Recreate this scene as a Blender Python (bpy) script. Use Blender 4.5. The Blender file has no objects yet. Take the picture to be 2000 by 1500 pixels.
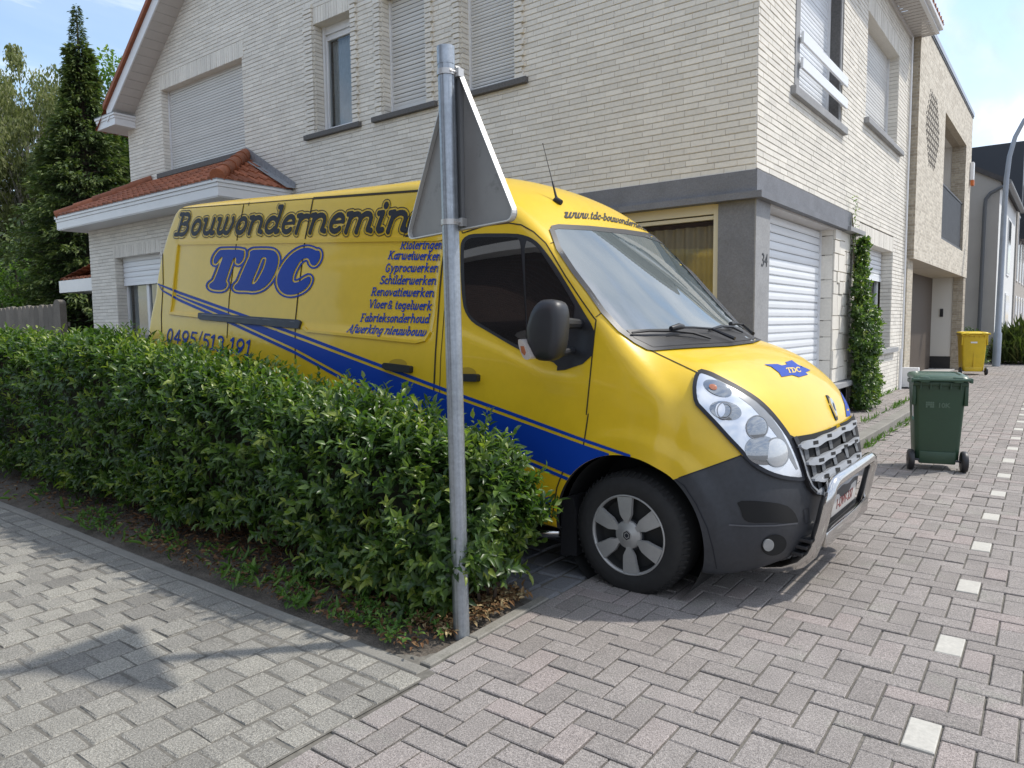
import bpy, bmesh, math, random
import numpy as np
from mathutils import Vector, Matrix
from mathutils.bvhtree import BVHTree
from mathutils.geometry import delaunay_2d_cdt
random.seed(7); rng = np.random.default_rng(11)
sc = bpy.context.scene; COL = sc.collection
# ------------------------------------------------------------------ camera
H = 1.45; FPX = 1413.70
PIT, ROL, YAW = [math.radians(v) for v in (4.75229, -0.6119, 37.71692)]
def _rot(p, r):
    c, s = math.cos(p), math.sin(p); P = np.array([[1, 0, 0], [0, c, -s], [0, s, c]])
    c, s = math.cos(r), math.sin(r); return np.array([[c, -s, 0], [s, c, 0], [0, 0, 1]]) @ P
MW = _rot(PIT, ROL) @ np.stack([[math.cos(YAW), 0, -math.sin(YAW)], [math.sin(YAW), 0, math.cos(YAW)], [0, -1, 0]], 1)  # world -> cam(x right,y down,z fwd)
def ray(px, py): return MW.T @ np.array([(px-1000)/FPX, (py-750)/FPX, 1.0])
def on(px, py, ax, val):
    d = ray(px, py); C = np.array([0, 0, H]); return C + (val-C[ax])/d[ax]*d
cam = bpy.data.objects.new('camera', bpy.data.cameras.new('camera')); COL.objects.link(cam); sc.camera = cam
cam.data.sensor_width = 36; cam.data.lens = 36*FPX/2000; cam.data.clip_start = .05; cam.data.clip_end = 2000
Rc = np.stack([MW[0], -MW[1], -MW[2]], 1)
cam.matrix_world = Matrix([[*Rc[0], 0], [*Rc[1], 0], [*Rc[2], H], [0, 0, 0, 1]])
# ------------------------------------------------------------------ sky, sun, exposure
SUN = Vector((1.1, 1.2, 2.2)).normalized()
elev = math.asin(SUN.z); azim = math.atan2(SUN.x, SUN.y)
w = bpy.data.worlds.new('World'); sc.world = w; w.use_nodes = True
nt = w.node_tree; nt.nodes.clear(); N = nt.nodes.new; Lk = nt.links.new
def nd(tree, t, **kw):
    n = tree.nodes.new(t)
    for k, v in kw.items():
        if k.startswith('i_'): n.inputs[int(k[2:]) if k[2:].isdigit() else k[2:]].default_value = v
        else: setattr(n, k, v)
    return n
sky = nd(nt, 'ShaderNodeTexSky', sky_type='NISHITA', sun_disc=False, sun_elevation=elev, sun_rotation=azim, air_density=1.3, dust_density=.8, ozone_density=1.5)
tc = N('ShaderNodeTexCoord'); sep = N('ShaderNodeSeparateXYZ'); Lk(tc.outputs['Generated'], sep.inputs[0])
zz = nd(nt, 'ShaderNodeMath', operation='ADD', i_1=.22); Lk(sep.outputs[2], zz.inputs[0])
zm = nd(nt, 'ShaderNodeMath', operation='MAXIMUM', i_1=.05); Lk(zz.outputs[0], zm.inputs[0])
dv = []
for k in (0, 1):
    d = nd(nt, 'ShaderNodeMath', operation='DIVIDE'); Lk(sep.outputs[k], d.inputs[0]); Lk(zm.outputs[0], d.inputs[1]); dv.append(d)
cmb = N('ShaderNodeCombineXYZ'); Lk(dv[0].outputs[0], cmb.inputs[0]); Lk(dv[1].outputs[0], cmb.inputs[1])
mp = nd(nt, 'ShaderNodeMapping'); mp.inputs['Rotation'].default_value = (0, 0, .75); mp.inputs['Scale'].default_value = (2.0, .75, 1); mp.inputs['Location'].default_value = (3.1, 1.3, 0)
Lk(cmb.outputs[0], mp.inputs[0])
n1 = nd(nt, 'ShaderNodeTexNoise'); n1.inputs['Scale'].default_value = 2.3; n1.inputs['Detail'].default_value = 9; n1.inputs['Roughness'].default_value = .58; n1.inputs['Distortion'].default_value = .35
Lk(mp.outputs[0], n1.inputs['Vector'])
rp = N('ShaderNodeValToRGB'); rp.color_ramp.elements[0].position = .42; rp.color_ramp.elements[1].position = .58
# more cloud to the right (+Y), clearer to the left
yb = nd(nt, 'ShaderNodeMath', operation='MULTIPLY_ADD', i_1=.15, i_2=.028); Lk(sep.outputs[0], yb.inputs[0])
ad = nd(nt, 'ShaderNodeMath', operation='ADD'); Lk(n1.outputs['Fac'], ad.inputs[0]); Lk(yb.outputs[0], ad.inputs[1])
Lk(ad.outputs[0], rp.inputs[0])
n2 = nd(nt, 'ShaderNodeTexNoise'); n2.inputs['Scale'].default_value = 2.3; n2.inputs['Detail'].default_value = 6; Lk(mp.outputs[0], n2.inputs['Vector'])
rc = N('ShaderNodeValToRGB'); rc.color_ramp.elements[0].position = .38; rc.color_ramp.elements[0].color = (2.9, 3.5, 4.7, 1); rc.color_ramp.elements[1].position = .66; rc.color_ramp.elements[1].color = (5.9, 6.2, 6.8, 1)
Lk(n2.outputs['Fac'], rc.inputs[0])
fac = nd(nt, 'ShaderNodeMath', operation='MULTIPLY_ADD', i_1=.80, i_2=.12); Lk(rp.outputs[0], fac.inputs[0])
mx = nd(nt, 'ShaderNodeMix', data_type='RGBA'); Lk(fac.outputs[0], mx.inputs[0]); Lk(sky.outputs[0], mx.inputs[6]); Lk(rc.outputs[0], mx.inputs[7])
bg = N('ShaderNodeBackground'); bg.inputs[1].default_value = .15; Lk(mx.outputs[2], bg.inputs[0])
ow = N('ShaderNodeOutputWorld'); Lk(bg.outputs[0], ow.inputs[0])
sl = bpy.data.lights.new('sun', 'SUN'); sl.energy = 2.65; sl.angle = math.radians(1.6); sl.color = (1, .955, .88)
so = bpy.data.objects.new('sun', sl); COL.objects.link(so); so.rotation_euler = SUN.to_track_quat('Z', 'Y').to_euler(); so.location = (20, 20, 40)
sc.view_settings.view_transform = 'Standard'; sc.view_settings.look = 'None'; sc.view_settings.exposure = .56; sc.view_settings.gamma = 1
sc.render.engine = 'CYCLES'
sc.cycles.use_denoising = True; sc.cycles.max_bounces = 8; sc.cycles.diffuse_bounces = 4; sc.cycles.transparent_max_bounces = 8; sc.cycles.caustics_reflective = False; sc.cycles.caustics_refractive = False
sc.cycles.sample_clamp_indirect = 8
# ------------------------------------------------------------------ helpers
def tag(o, label=None, cat=None, group=None, kind=None):
    for k, v in (('label', label), ('category', cat), ('group', group), ('kind', kind)):
        if v: o[k] = v
    return o
def empty(name, loc=(0, 0, 0), rot=(0, 0, 0), label=None, cat=None, group=None):
    o = bpy.data.objects.new(name, None); COL.objects.link(o); o.location = loc; o.rotation_euler = rot; o.empty_display_size = .1
    return tag(o, label, cat, group)
def raw(name, V, F, mats, parent=None, smooth=False, tint=None, mi=None, ftint=None):
    """V (n,3); F list of index tuples or int array (m,k)."""
    me = bpy.data.meshes.new(name); V = np.asarray(V, np.float32).reshape(-1, 3)
    if isinstance(F, np.ndarray):
        m, k = F.shape; li = F.astype(np.int32).ravel(); st = np.arange(m, dtype=np.int32)*k
    else:
        lens = np.fromiter((len(f) for f in F), np.int32, len(F)); li = np.fromiter((i for f in F for i in f), np.int32, int(lens.sum()))
        m = len(F); st = np.concatenate([[0], np.cumsum(lens)[:-1]]).astype(np.int32) if m else np.zeros(0, np.int32)
    me.vertices.add(len(V)); me.vertices.foreach_set('co', V.ravel())
    me.loops.add(len(li)); me.loops.foreach_set('vertex_index', li)
    me.polygons.add(m); me.polygons.foreach_set('loop_start', st)
    me.polygons.foreach_set('use_smooth', np.full(m, bool(smooth)))
    if not isinstance(mats, (list, tuple)): mats = [mats]
    for x in mats: me.materials.append(x)
    if mi is not None: me.polygons.foreach_set('material_index', np.asarray(mi, np.int32))
    if tint is not None:
        a = me.attributes.new('tint', 'FLOAT', 'POINT'); a.data.foreach_set('value', np.asarray(tint, np.float32))
    if ftint is not None:
        a = me.attributes.new('tint', 'FLOAT', 'FACE'); a.data.foreach_set('value', np.asarray(ftint, np.float32))
    me.update(calc_edges=True); me.validate()
    o = bpy.data.objects.new(name, me); COL.objects.link(o)
    if parent is not None: o.parent = parent
    return o
class MB:
    def __init__(s): s.v = []; s.f = []; s.t = []
    def add(s, V, F, t=.5):
        b = len(s.v); s.v += [tuple(p) for p in V]; s.f += [tuple(i+b for i in f) for f in F]; s.t += [t]*len(F); return s
    def box(s, a, b, t=.5, bev=0):
        x0, y0, z0 = [min(p, q) for p, q in zip(a, b)]; x1, y1, z1 = [max(p, q) for p, q in zip(a, b)]
        if bev <= 0:
            V = [(x, y, z) for z in (z0, z1) for y in (y0, y1) for x in (x0, x1)]
            return s.add(V, [(0, 2, 3, 1), (4, 5, 7, 6), (0, 1, 5, 4), (2, 6, 7, 3), (0, 4, 6, 2), (1, 3, 7, 5)], t)
        bm = bmesh.new(); bmesh.ops.create_cube(bm, size=1)
        for v in bm.verts: v.co = Vector(((x0+x1)/2+v.co.x*(x1-x0), (y0+y1)/2+v.co.y*(y1-y0), (z0+z1)/2+v.co.z*(z1-z0)))
        bmesh.ops.bevel(bm, geom=bm.edges[:], offset=min(bev, .45*min(x1-x0, y1-y0, z1-z0)), segments=2, profile=.5, affect='EDGES')
        s.bm(bm, t); return s
    def bm(s, bm, t=.5):
        bm.verts.index_update(); s.add([v.co[:] for v in bm.verts], [[v.index for v in f.verts] for f in bm.faces], t); bm.free()
    def quad(s, a, b, c, d, t=.5): return s.add([a, b, c, d], [(0, 1, 2, 3)], t)
    def tube(s, path, r, n=10, t=.5, caps=True):
        P = [Vector(p) for p in path]; R = r if isinstance(r, (list, tuple)) else [r]*len(P)
        V = []; up = None
        for i, p in enumerate(P):
            d = (P[min(i+1, len(P)-1)]-P[max(i-1, 0)]).normalized()
            if up is None: up = Vector((0, 0, 1)) if abs(d.z) < .9 else Vector((1, 0, 0))
            a = d.cross(up).normalized(); b = a.cross(d).normalized(); up = b
            for k in range(n):
                an = 2*math.pi*k/n; V.append(p+R[i]*(a*math.cos(an)+b*math.sin(an)))
        F = []
        for i in range(len(P)-1):
            for k in range(n): F.append((i*n+k, i*n+(k+1) % n, (i+1)*n+(k+1) % n, (i+1)*n+k))
        if caps: F.append(tuple(range(n))[::-1]); F.append(tuple((len(P)-1)*n+k for k in range(n)))
        return s.add(V, F, t)
    def lathe(s, prof, org, ax, n=32, t=.5, closed=False):
        """prof: (radius, along) list; axis 0/1/2."""
        V = []; F = []; m = len(prof)
        for k in range(n):
            an = 2*math.pi*k/n
            for r, l in prof:
                q = [0, 0, 0]; q[ax] = l; q[(ax+1) % 3] = r*math.cos(an); q[(ax+2) % 3] = r*math.sin(an)
                V.append((org[0]+q[0], org[1]+q[1], org[2]+q[2]))
        for k in range(n):
            for i in range(m-1+(1 if closed else 0)):
                a = k*m+i; b = k*m+(i+1) % m; c = ((k+1) % n)*m+(i+1) % m; d = ((k+1) % n)*m+i; F.append((a, b, c, d))
        return s.add(V, F, t)
    def prism(s, poly, f0, f1, t=.5):
        """poly 2d, f0/f1 map (u,v)->3d of the two caps."""
        n = len(poly); V = [f0(*p) for p in poly]+[f1(*p) for p in poly]
        F = [tuple(range(n))[::-1], tuple(range(n, 2*n))]+[(i, (i+1) % n, n+(i+1) % n, n+i) for i in range(n)]
        return s.add(V, F, t)
    def out(s, name, mat, parent=None, smooth=False, angle=None):
        o = raw(name, s.v, s.f, mat, parent, smooth=smooth or angle is not None, ftint=s.t)
        bm = bmesh.new(); bm.from_mesh(o.data); bmesh.ops.recalc_face_normals(bm, faces=bm.faces[:]); bm.to_mesh(o.data); bm.free()
        if angle is not None: o.data.set_sharp_from_angle(angle=math.radians(angle))
        return o
# ------------------------------------------------------------------ materials
def pm(name, col, rough=.5, metal=0., spec=.5, coat=0., noise=None, bump=None, tint=None, trans=0., noise2=None, dirt=None):
    """noise=(scale, amount) value variation; tint=(lo,hi) multiplies colour by per-element attribute; bump=(scale,strength,dist)"""
    m = bpy.data.materials.new(name); m.use_nodes = True; t = m.node_tree; p = t.nodes['Principled BSDF']; L = t.links.new
    p.inputs['Base Color'].default_value = (*col, 1); p.inputs['Roughness'].default_value = rough; p.inputs['Metallic'].default_value = metal
    p.inputs['Specular IOR Level'].default_value = spec; p.inputs['Coat Weight'].default_value = coat; p.inputs['Coat Roughness'].default_value = .06
    tcn = t.nodes.new('ShaderNodeTexCoord'); src = None
    def mul(prev, facnode):
        mxn = nd(t, 'ShaderNodeMix', data_type='RGBA', blend_type='MULTIPLY'); mxn.inputs[0].default_value = 1
        if prev is None: mxn.inputs[6].default_value = (*col, 1)
        else: L(prev, mxn.inputs[6])
        L(facnode, mxn.inputs[7]); return mxn.outputs[2]
    for nz in (noise, noise2):
        if nz:
            n = nd(t, 'ShaderNodeTexNoise'); n.inputs['Scale'].default_value = nz[0]; n.inputs['Detail'].default_value = 5; n.inputs['Roughness'].default_value = .62; L(tcn.outputs['Object'], n.inputs['Vector'])
            mr = nd(t, 'ShaderNodeMapRange'); mr.inputs['From Min'].default_value = .3; mr.inputs['From Max'].default_value = .7; mr.inputs['To Min'].default_value = 1-nz[1]; mr.inputs['To Max'].default_value = 1+nz[1]
            L(n.outputs['Fac'], mr.inputs[0]); src = mul(src, mr.outputs[0])
    if tint:
        a = nd(t, 'ShaderNodeAttribute', attribute_name='tint'); mr = nd(t, 'ShaderNodeMapRange'); mr.inputs['To Min'].default_value = tint[0]; mr.inputs['To Max'].default_value = tint[1]
        L(a.outputs['Fac'], mr.inputs[0]); src = mul(src, mr.outputs[0])
    if dirt:   # (scale, threshold, colour): blotches of another colour
        n = nd(t, 'ShaderNodeTexNoise'); n.inputs['Scale'].default_value = dirt[0]; n.inputs['Detail'].default_value = 7; n.inputs['Roughness'].default_value = .7; L(tcn.outputs['Object'], n.inputs['Vector'])
        mr = nd(t, 'ShaderNodeMapRange'); mr.inputs['From Min'].default_value = dirt[1]; mr.inputs['From Max'].default_value = dirt[1]+.12; L(n.outputs['Fac'], mr.inputs[0])
        mf = nd(t, 'ShaderNodeMath', operation='MULTIPLY', i_1=dirt[3] if len(dirt) > 3 else .7); L(mr.outputs[0], mf.inputs[0])
        mxn = nd(t, 'ShaderNodeMix', data_type='RGBA'); L(mf.outputs[0], mxn.inputs[0])
        if src is None: mxn.inputs[6].default_value = (*col, 1)
        else: L(src, mxn.inputs[6])
        mxn.inputs[7].default_value = (*dirt[2], 1); src = mxn.outputs[2]
    if src is not None: L(src, p.inputs['Base Color'])
    if bump:
        n = nd(t, 'ShaderNodeTexNoise'); n.inputs['Scale'].default_value = bump[0]; n.inputs['Detail'].default_value = 4; L(tcn.outputs['Object'], n.inputs['Vector'])
        b = nd(t, 'ShaderNodeBump'); b.inputs['Strength'].default_value = bump[1]; b.inputs['Distance'].default_value = bump[2] if len(bump) > 2 else .01; L(n.outputs['Fac'], b.inputs['Height']); L(b.outputs[0], p.inputs['Normal'])
    if trans:
        tr = nd(t, 'ShaderNodeBsdfTranslucent'); ms = t.nodes.new('ShaderNodeMixShader'); ms.inputs[0].default_value = trans
        if src is not None: L(src, tr.inputs[0])
        else: tr.inputs[0].default_value = (*col, 1)
        L(p.outputs[0], ms.inputs[1]); L(tr.outputs[0], ms.inputs[2]); L(ms.outputs[0], t.nodes['Material Output'].inputs[0])
    return m
def ramp_mat(name, stops, rough=.5, speck=None, trans=0., lich=None, spec=.4, bump=None, transcol=1.3):
    """colour from per-element attribute tint through a ramp; speck=(scale,amt); lich=(scale,thr,col,amt)"""
    m = bpy.data.materials.new(name); m.use_nodes = True; t = m.node_tree; p = t.nodes['Principled BSDF']; L = t.links.new
    p.inputs['Roughness'].default_value = rough; p.inputs['Specular IOR Level'].default_value = spec
    a = nd(t, 'ShaderNodeAttribute', attribute_name='tint'); r = t.nodes.new('ShaderNodeValToRGB'); L(a.outputs['Fac'], r.inputs[0])
    e = r.color_ramp.elements
    while len(e) < len(stops): e.new(.5)
    for k, (pos, c) in enumerate(stops): e[k].position = pos; e[k].color = (*c, 1)
    src = r.outputs[0]; tcn = t.nodes.new('ShaderNodeTexCoord')
    if lich:
        n = nd(t, 'ShaderNodeTexNoise'); n.inputs['Scale'].default_value = lich[0]; n.inputs['Detail'].default_value = 8; n.inputs['Roughness'].default_value = .75; L(tcn.outputs['Object'], n.inputs['Vector'])
        mr = nd(t, 'ShaderNodeMapRange'); mr.inputs['From Min'].default_value = lich[1]; mr.inputs['From Max'].default_value = lich[1]+.1; mr.inputs['To Max'].default_value = lich[3]; L(n.outputs['Fac'], mr.inputs[0])
        mxn = nd(t, 'ShaderNodeMix', data_type='RGBA'); L(mr.outputs[0], mxn.inputs[0]); L(src, mxn.inputs[6]); mxn.inputs[7].default_value = (*lich[2], 1); src = mxn.outputs[2]
    for sp in (speck or []):
        n = nd(t, 'ShaderNodeTexNoise'); n.inputs['Scale'].default_value = sp[0]; n.inputs['Detail'].default_value = 3; n.inputs['Roughness'].default_value = .7; L(tcn.outputs['Object'], n.inputs['Vector'])
        mr = nd(t, 'ShaderNodeMapRange'); mr.inputs['From Min'].default_value = .3; mr.inputs['From Max'].default_value = .7; mr.inputs['To Min'].default_value = 1-sp[1]; mr.inputs['To Max'].default_value = 1+sp[1]; L(n.outputs['Fac'], mr.inputs[0])
        mxn = nd(t, 'ShaderNodeMix', data_type='RGBA', blend_type='MULTIPLY'); mxn.inputs[0].default_value = 1; L(src, mxn.inputs[6]); L(mr.outputs[0], mxn.inputs[7]); src = mxn.outputs[2]
    L(src, p.inputs['Base Color'])
    if bump:
        n = nd(t, 'ShaderNodeTexNoise'); n.inputs['Scale'].default_value = bump[0]; n.inputs['Detail'].default_value = 4; L(tcn.outputs['Object'], n.inputs['Vector'])
        b = nd(t, 'ShaderNodeBump'); b.inputs['Strength'].default_value = bump[1]; b.inputs['Distance'].default_value = bump[2]; L(n.outputs['Fac'], b.inputs['Height']); L(b.outputs[0], p.inputs['Normal'])
    if trans:
        tr = nd(t, 'ShaderNodeBsdfTranslucent'); ms = t.nodes.new('ShaderNodeMixShader'); ms.inputs[0].default_value = trans
        hs = nd(t, 'ShaderNodeMix', data_type='RGBA', blend_type='MULTIPLY'); hs.inputs[0].default_value = 1; L(src, hs.inputs[6]); hs.inputs[7].default_value = (transcol*1.15, transcol*1.35, transcol*.5, 1)
        L(hs.outputs[2], tr.inputs[0]); L(p.outputs[0], ms.inputs[1]); L(tr.outputs[0], ms.inputs[2]); L(ms.outputs[0], t.nodes['Material Output'].inputs[0])
    return m
def brick_tex(name, c1, c2, cm, axes, bw=.21, bh=.06, mort=.008, rough=.85, off=(0, 0)):
    m = bpy.data.materials.new(name); m.use_nodes = True; t = m.node_tree; p = t.nodes['Principled BSDF']; L = t.links.new; p.inputs['Roughness'].default_value = rough
    g = t.nodes.new('ShaderNodeNewGeometry'); s = t.nodes.new('ShaderNodeSeparateXYZ'); c = t.nodes.new('ShaderNodeCombineXYZ'); L(g.outputs['Position'], s.inputs[0])
    L(s.outputs[axes[0]], c.inputs[0]); L(s.outputs[axes[1]], c.inputs[1])
    b = nd(t, 'ShaderNodeTexBrick'); L(c.outputs[0], b.inputs['Vector']); b.inputs['Color1'].default_value = (*c1, 1); b.inputs['Color2'].default_value = (*c2, 1); b.inputs['Mortar'].default_value = (*cm, 1)
    b.inputs['Scale'].default_value = 1; b.inputs['Brick Width'].default_value = bw; b.inputs['Row Height'].default_value = bh; b.inputs['Mortar Size'].default_value = mort; b.inputs['Mortar Smooth'].default_value = .2; b.inputs['Bias'].default_value = -.1
    n = nd(t, 'ShaderNodeTexNoise'); n.inputs['Scale'].default_value = 18; n.inputs['Detail'].default_value = 6; L(g.outputs['Position'], n.inputs['Vector'])
    mr = nd(t, 'ShaderNodeMapRange'); mr.inputs['From Min'].default_value = .3; mr.inputs['From Max'].default_value = .7; mr.inputs['To Min'].default_value = .82; mr.inputs['To Max'].default_value = 1.15; L(n.outputs['Fac'], mr.inputs[0])
    mxn = nd(t, 'ShaderNodeMix', data_type='RGBA', blend_type='MULTIPLY'); mxn.inputs[0].default_value = 1; L(b.outputs['Color'], mxn.inputs[6]); L(mr.outputs[0], mxn.inputs[7]); L(mxn.outputs[2], p.inputs['Base Color'])
    bp = nd(t, 'ShaderNodeBump', invert=True); bp.inputs['Strength'].default_value = .6; bp.inputs['Distance'].default_value = .006; L(b.outputs['Fac'], bp.inputs['Height']); L(bp.outputs[0], p.inputs['Normal'])
    return m
def glass_pane(name, col=(.8, .85, .85), refl=.22):
    m = bpy.data.materials.new(name); m.use_nodes = True; t = m.node_tree; t.nodes.clear(); L = t.links.new
    tr = nd(t, 'ShaderNodeBsdfTransparent'); tr.inputs[0].default_value = (*col, 1); g = nd(t, 'ShaderNodeBsdfGlossy'); g.inputs['Roughness'].default_value = .01
    fr = nd(t, 'ShaderNodeLayerWeight'); fr.inputs[0].default_value = .35; mr = nd(t, 'ShaderNodeMapRange'); mr.inputs['To Min'].default_value = refl*.5; mr.inputs['To Max'].default_value = min(1, refl*3.2); L(fr.outputs['Fresnel'], mr.inputs[0])
    ms = t.nodes.new('ShaderNodeMixShader'); L(mr.outputs[0], ms.inputs[0]); L(tr.outputs[0], ms.inputs[1]); L(g.outputs[0], ms.inputs[2]); o = t.nodes.new('ShaderNodeOutputMaterial'); L(ms.outputs[0], o.inputs[0]); return m
M = {}
M['white_brick'] = pm('white_painted_brick', (.74, .70, .62), .75, noise=(1.1, .05), noise2=(34, .06), tint=(.91, 1.06), dirt=(1.4, .60, (.50, .46, .37), .35), bump=(60, .35, .004))
M['mortar'] = pm('painted_joint', (.50, .475, .43), .9, noise=(30, .15))
M['bluestone'] = pm('bluestone', (.17, .175, .19), .7, noise=(3, .14), noise2=(60, .16), bump=(90, .3, .003))
M['bluestone_light'] = pm('bluestone_weathered', (.30, .30, .30), .75, noise=(3, .12), noise2=(50, .14))
M['sill'] = pm('dark_sill_stone', (.115, .11, .105), .8, noise=(40, .25))
M['upvc'] = pm('white_upvc', (.74, .74, .74), .4, noise=(2, .04))
M['shutter'] = pm('shutter_slats', (.64, .63, .60), .5, noise=(1.3, .05), tint=(.93, 1.05))
M['shutter_white'] = pm('shutter_white', (.80, .82, .84), .45, noise=(1.3, .03), tint=(.95, 1.03))
M['cream'] = pm('cream_frame', (.62, .57, .42), .5)
M['soffit'] = pm('soffit_board', (.55, .52, .49), .6, noise=(4, .05))
M['tile'] = pm('orange_roof_tile', (.30, .098, .043), .7, noise=(7, .22), noise2=(55, .2), tint=(.75, 1.2), dirt=(9, .6, (.10, .07, .05), .5))
M['lead'] = pm('lead_flashing', (.27, .28, .29), .55, noise=(20, .2))
M['pane'] = glass_pane('window_glass')
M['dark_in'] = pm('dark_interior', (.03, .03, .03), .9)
M['curtain'] = pm('net_curtain', (.62, .64, .66), .9, noise=(12, .1), trans=.3)
M['drape'] = pm('beige_curtain', (.42, .37, .29), .9)
M['metal_dark'] = pm('dark_metal', (.06, .06, .065), .45, metal=.5)
M['black'] = pm('black_plastic', (.018, .018, .02), .45, noise=(40, .15))
# ------------------------------------------------------------------ white brick house
YF = 7.535; XS = -2.64; XL = -16.06
class BW:
    def __init__(s): s.V = []; s.F = []; s.T = []; s.M = []
    def q(s, P, t, m): b = len(s.V); s.V += P; s.F.append((b, b+1, b+2, b+3)); s.T.append(t); s.M.append(m)
    def brick(s, org, u, n, a, b, z0, z1, d, t, up=(0, 0, 1)):
        def P(x, z, k): return (org[0]+u[0]*x+n[0]*k+up[0]*z, org[1]+u[1]*x+n[1]*k+up[1]*z, org[2]+up[2]*z+n[2]*k)
        e = .0035; i = len(s.V); r = lambda: random.uniform(-.0022, .0022)
        da = d+random.uniform(-.0012, .0012); db = d+random.uniform(-.0012, .0012)
        s.V += [P(a, z0, 0), P(b, z0, 0), P(b, z1, 0), P(a, z1, 0), P(a+e*.35, z0+e+r()*.6, da), P(b-e*.35, z0+e+r()*.6, db), P(b-e*.35, z1-e*.7+r()*.5, db-.001), P(a+e*.35, z1-e*.7+r()*.5, da-.001)]
        for f in ((4, 5, 6, 7), (0, 1, 5, 4), (1, 2, 6, 5), (2, 3, 7, 6), (3, 0, 4, 7)): s.F.append(tuple(i+k for k in f)); s.T.append(t); s.M.append(0)
    def wall(s, org, u, n, u0, u1, z0, z1, openings=(), ulim=None, course=.0665, L=.245, j=.0075, jv=.0028, dep=.011):
        nc = int(round((z1-z0)/course))
        for c in range(nc):
            a = z0+c*course; b = a+course; zm = (a+b)/2; lo, hi = u0, u1
            if ulim: lo, hi = ulim(zm, u0, u1)
            iv = [(lo, hi)]
            for (p, q, r, t) in openings:
                if r < zm < t:
                    nv = []
                    for (x, y) in iv:
                        if q <= x or p >= y: nv.append((x, y)); continue
                        if x < p: nv.append((x, p))
                        if q < y: nv.append((q, y))
                    iv = nv
            off = (c % 2)*L*.5+random.uniform(-.05, .05)
            for (x, y) in iv:
                if y-x < .01: continue
                P = lambda uu, zz: (org[0]+u[0]*uu+n[0]*.0025, org[1]+u[1]*uu+n[1]*.0025, org[2]+zz)
                s.q([P(x, a), P(y, a), P(y, b), P(x, b)], .5, 1)
                k = math.floor((x-off)/L); cur = x
                while cur < y-1e-4:
                    nx = off+(k+1)*L+random.uniform(-.008, .008); k += 1
                    if nx-cur < .035: continue
                    if y-nx < .035: nx = y
                    nx = min(nx, y)
                    s.brick(org, u, n, cur+(jv/2 if cur > x else 0), nx-(jv/2 if nx < y else 0), a+j/2, b-j/2, dep+random.uniform(-.0015, .002), random.random()); cur = nx
    def soldier(s, org, u, n, u0, u1, z0, z1, wd=.066, j=.006, dep=.014):
        m = max(1, int(round((u1-u0)/wd))); st = (u1-u0)/m
        P = lambda uu, zz: (org[0]+u[0]*uu+n[0]*.0025, org[1]+u[1]*uu+n[1]*.0025, org[2]+zz)
        s.q([P(u0, z0), P(u1, z0), P(u1, z1), P(u0, z1)], .5, 1)
        for k in range(m): s.brick(org, u, n, u0+k*st+j/2, u0+(k+1)*st-j/2, z0, z1, dep+random.uniform(-.002, .003), random.random())
        s.q([P(u0, z0), P(u1, z0), tuple(np.array(P(u1, z0))-np.array(n)*.2), tuple(np.array(P(u0, z0))-np.array(n)*.2)], .5, 0)
    def out(s, name, mats, parent): return raw(name, s.V, s.F, mats, parent, ftint=s.T, mi=s.M)
house = empty('white_brick_house', (XS, YF, 0), label='white painted brick corner house with orange tiled roof and closed roller shutters', cat='house')
HP = Matrix.Translation((-XS, -YF, 0))
def hadd(o, parent=None):
    o.parent = parent or house
    if parent is None or parent == house: o.data.transform(HP)
    else: o.data.transform(HP)
    return o
UX, NYm, UY, NX = (1, 0, 0), (0, -1, 0), (0, 1, 0), (1, 0, 0)
front_op = [(-14.6, -11.74, 4.5, 6.42), (-9.73, -8.81, 4.45, 6.44), (-8.16, -7.25, 4.45, 6.44), (-6.62, -5.70, 4.45, 6.44), (-6.2, XS, 0, 3.0), (-16.2, -10.9, 0, 3.6)]
bw = BW()
def glim(z, a, b): return (max(a, XL) if z < 5.75 else max(XL, -15.77+(z-5.93)/.787), b)
bw.wall((0, YF, 0), UX, NYm, XL, XS, .6, 9.0, front_op, glim)
side_op = [(8.72, 10.87, 4.0, 7.0), (12.27, 14.74, 4.45, 6.36), (YF, 11.57, .0, 3.0), (12.1, 14.71, .95, 2.93)]
bw.wall((XS, 0, 0), UY, NX, YF, 15.83, .02, 6.86, side_op)
for (a, b, z0) in ((-14.6, -11.74, 6.16), (-9.73, -8.81, 6.2), (-8.16, -7.25, 6.2), (-6.62, -5.70, 6.2)): bw.soldier((0, YF, 0), UX, NYm, a-(.06 if a < -10 else 0), b+(.06 if a < -10 else 0), z0, 6.449)
bw.soldier((XS, 0, 0), UY, NX, 12.27, 14.74, 6.09, 6.36); bw.soldier((XS, 0, 0), UY, NX, 12.1, 14.71, 2.67, 2.93)
# reveals of the openings (brick returns)
for (a, b, z0, z1) in ((-14.6, -11.74, 4.56, 6.16), (-9.73, -8.81, 4.52, 6.2), (-8.16, -7.25, 4.52, 6.2), (-6.62, -5.70, 4.52, 6.2)):
    bw.wall((a, YF, 0), UY, NX, 0, .2, z0-.05, z1, L=.4); bw.wall((b, YF, 0), UY, (-1, 0, 0), 0, .2, z0-.05, z1, L=.4)
for (a, b, z0, z1) in ((12.27, 14.74, 4.5, 6.09), (12.1, 14.71, .95, 2.67)):
    bw.wall((XS-.18, b, 0), UX, NYm, 0, .18, z0, z1, L=.36); bw.wall((XS-.18, a, 0), UX, (0, 1, 0), 0, .18, z0, z1, L=.36)
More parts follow.
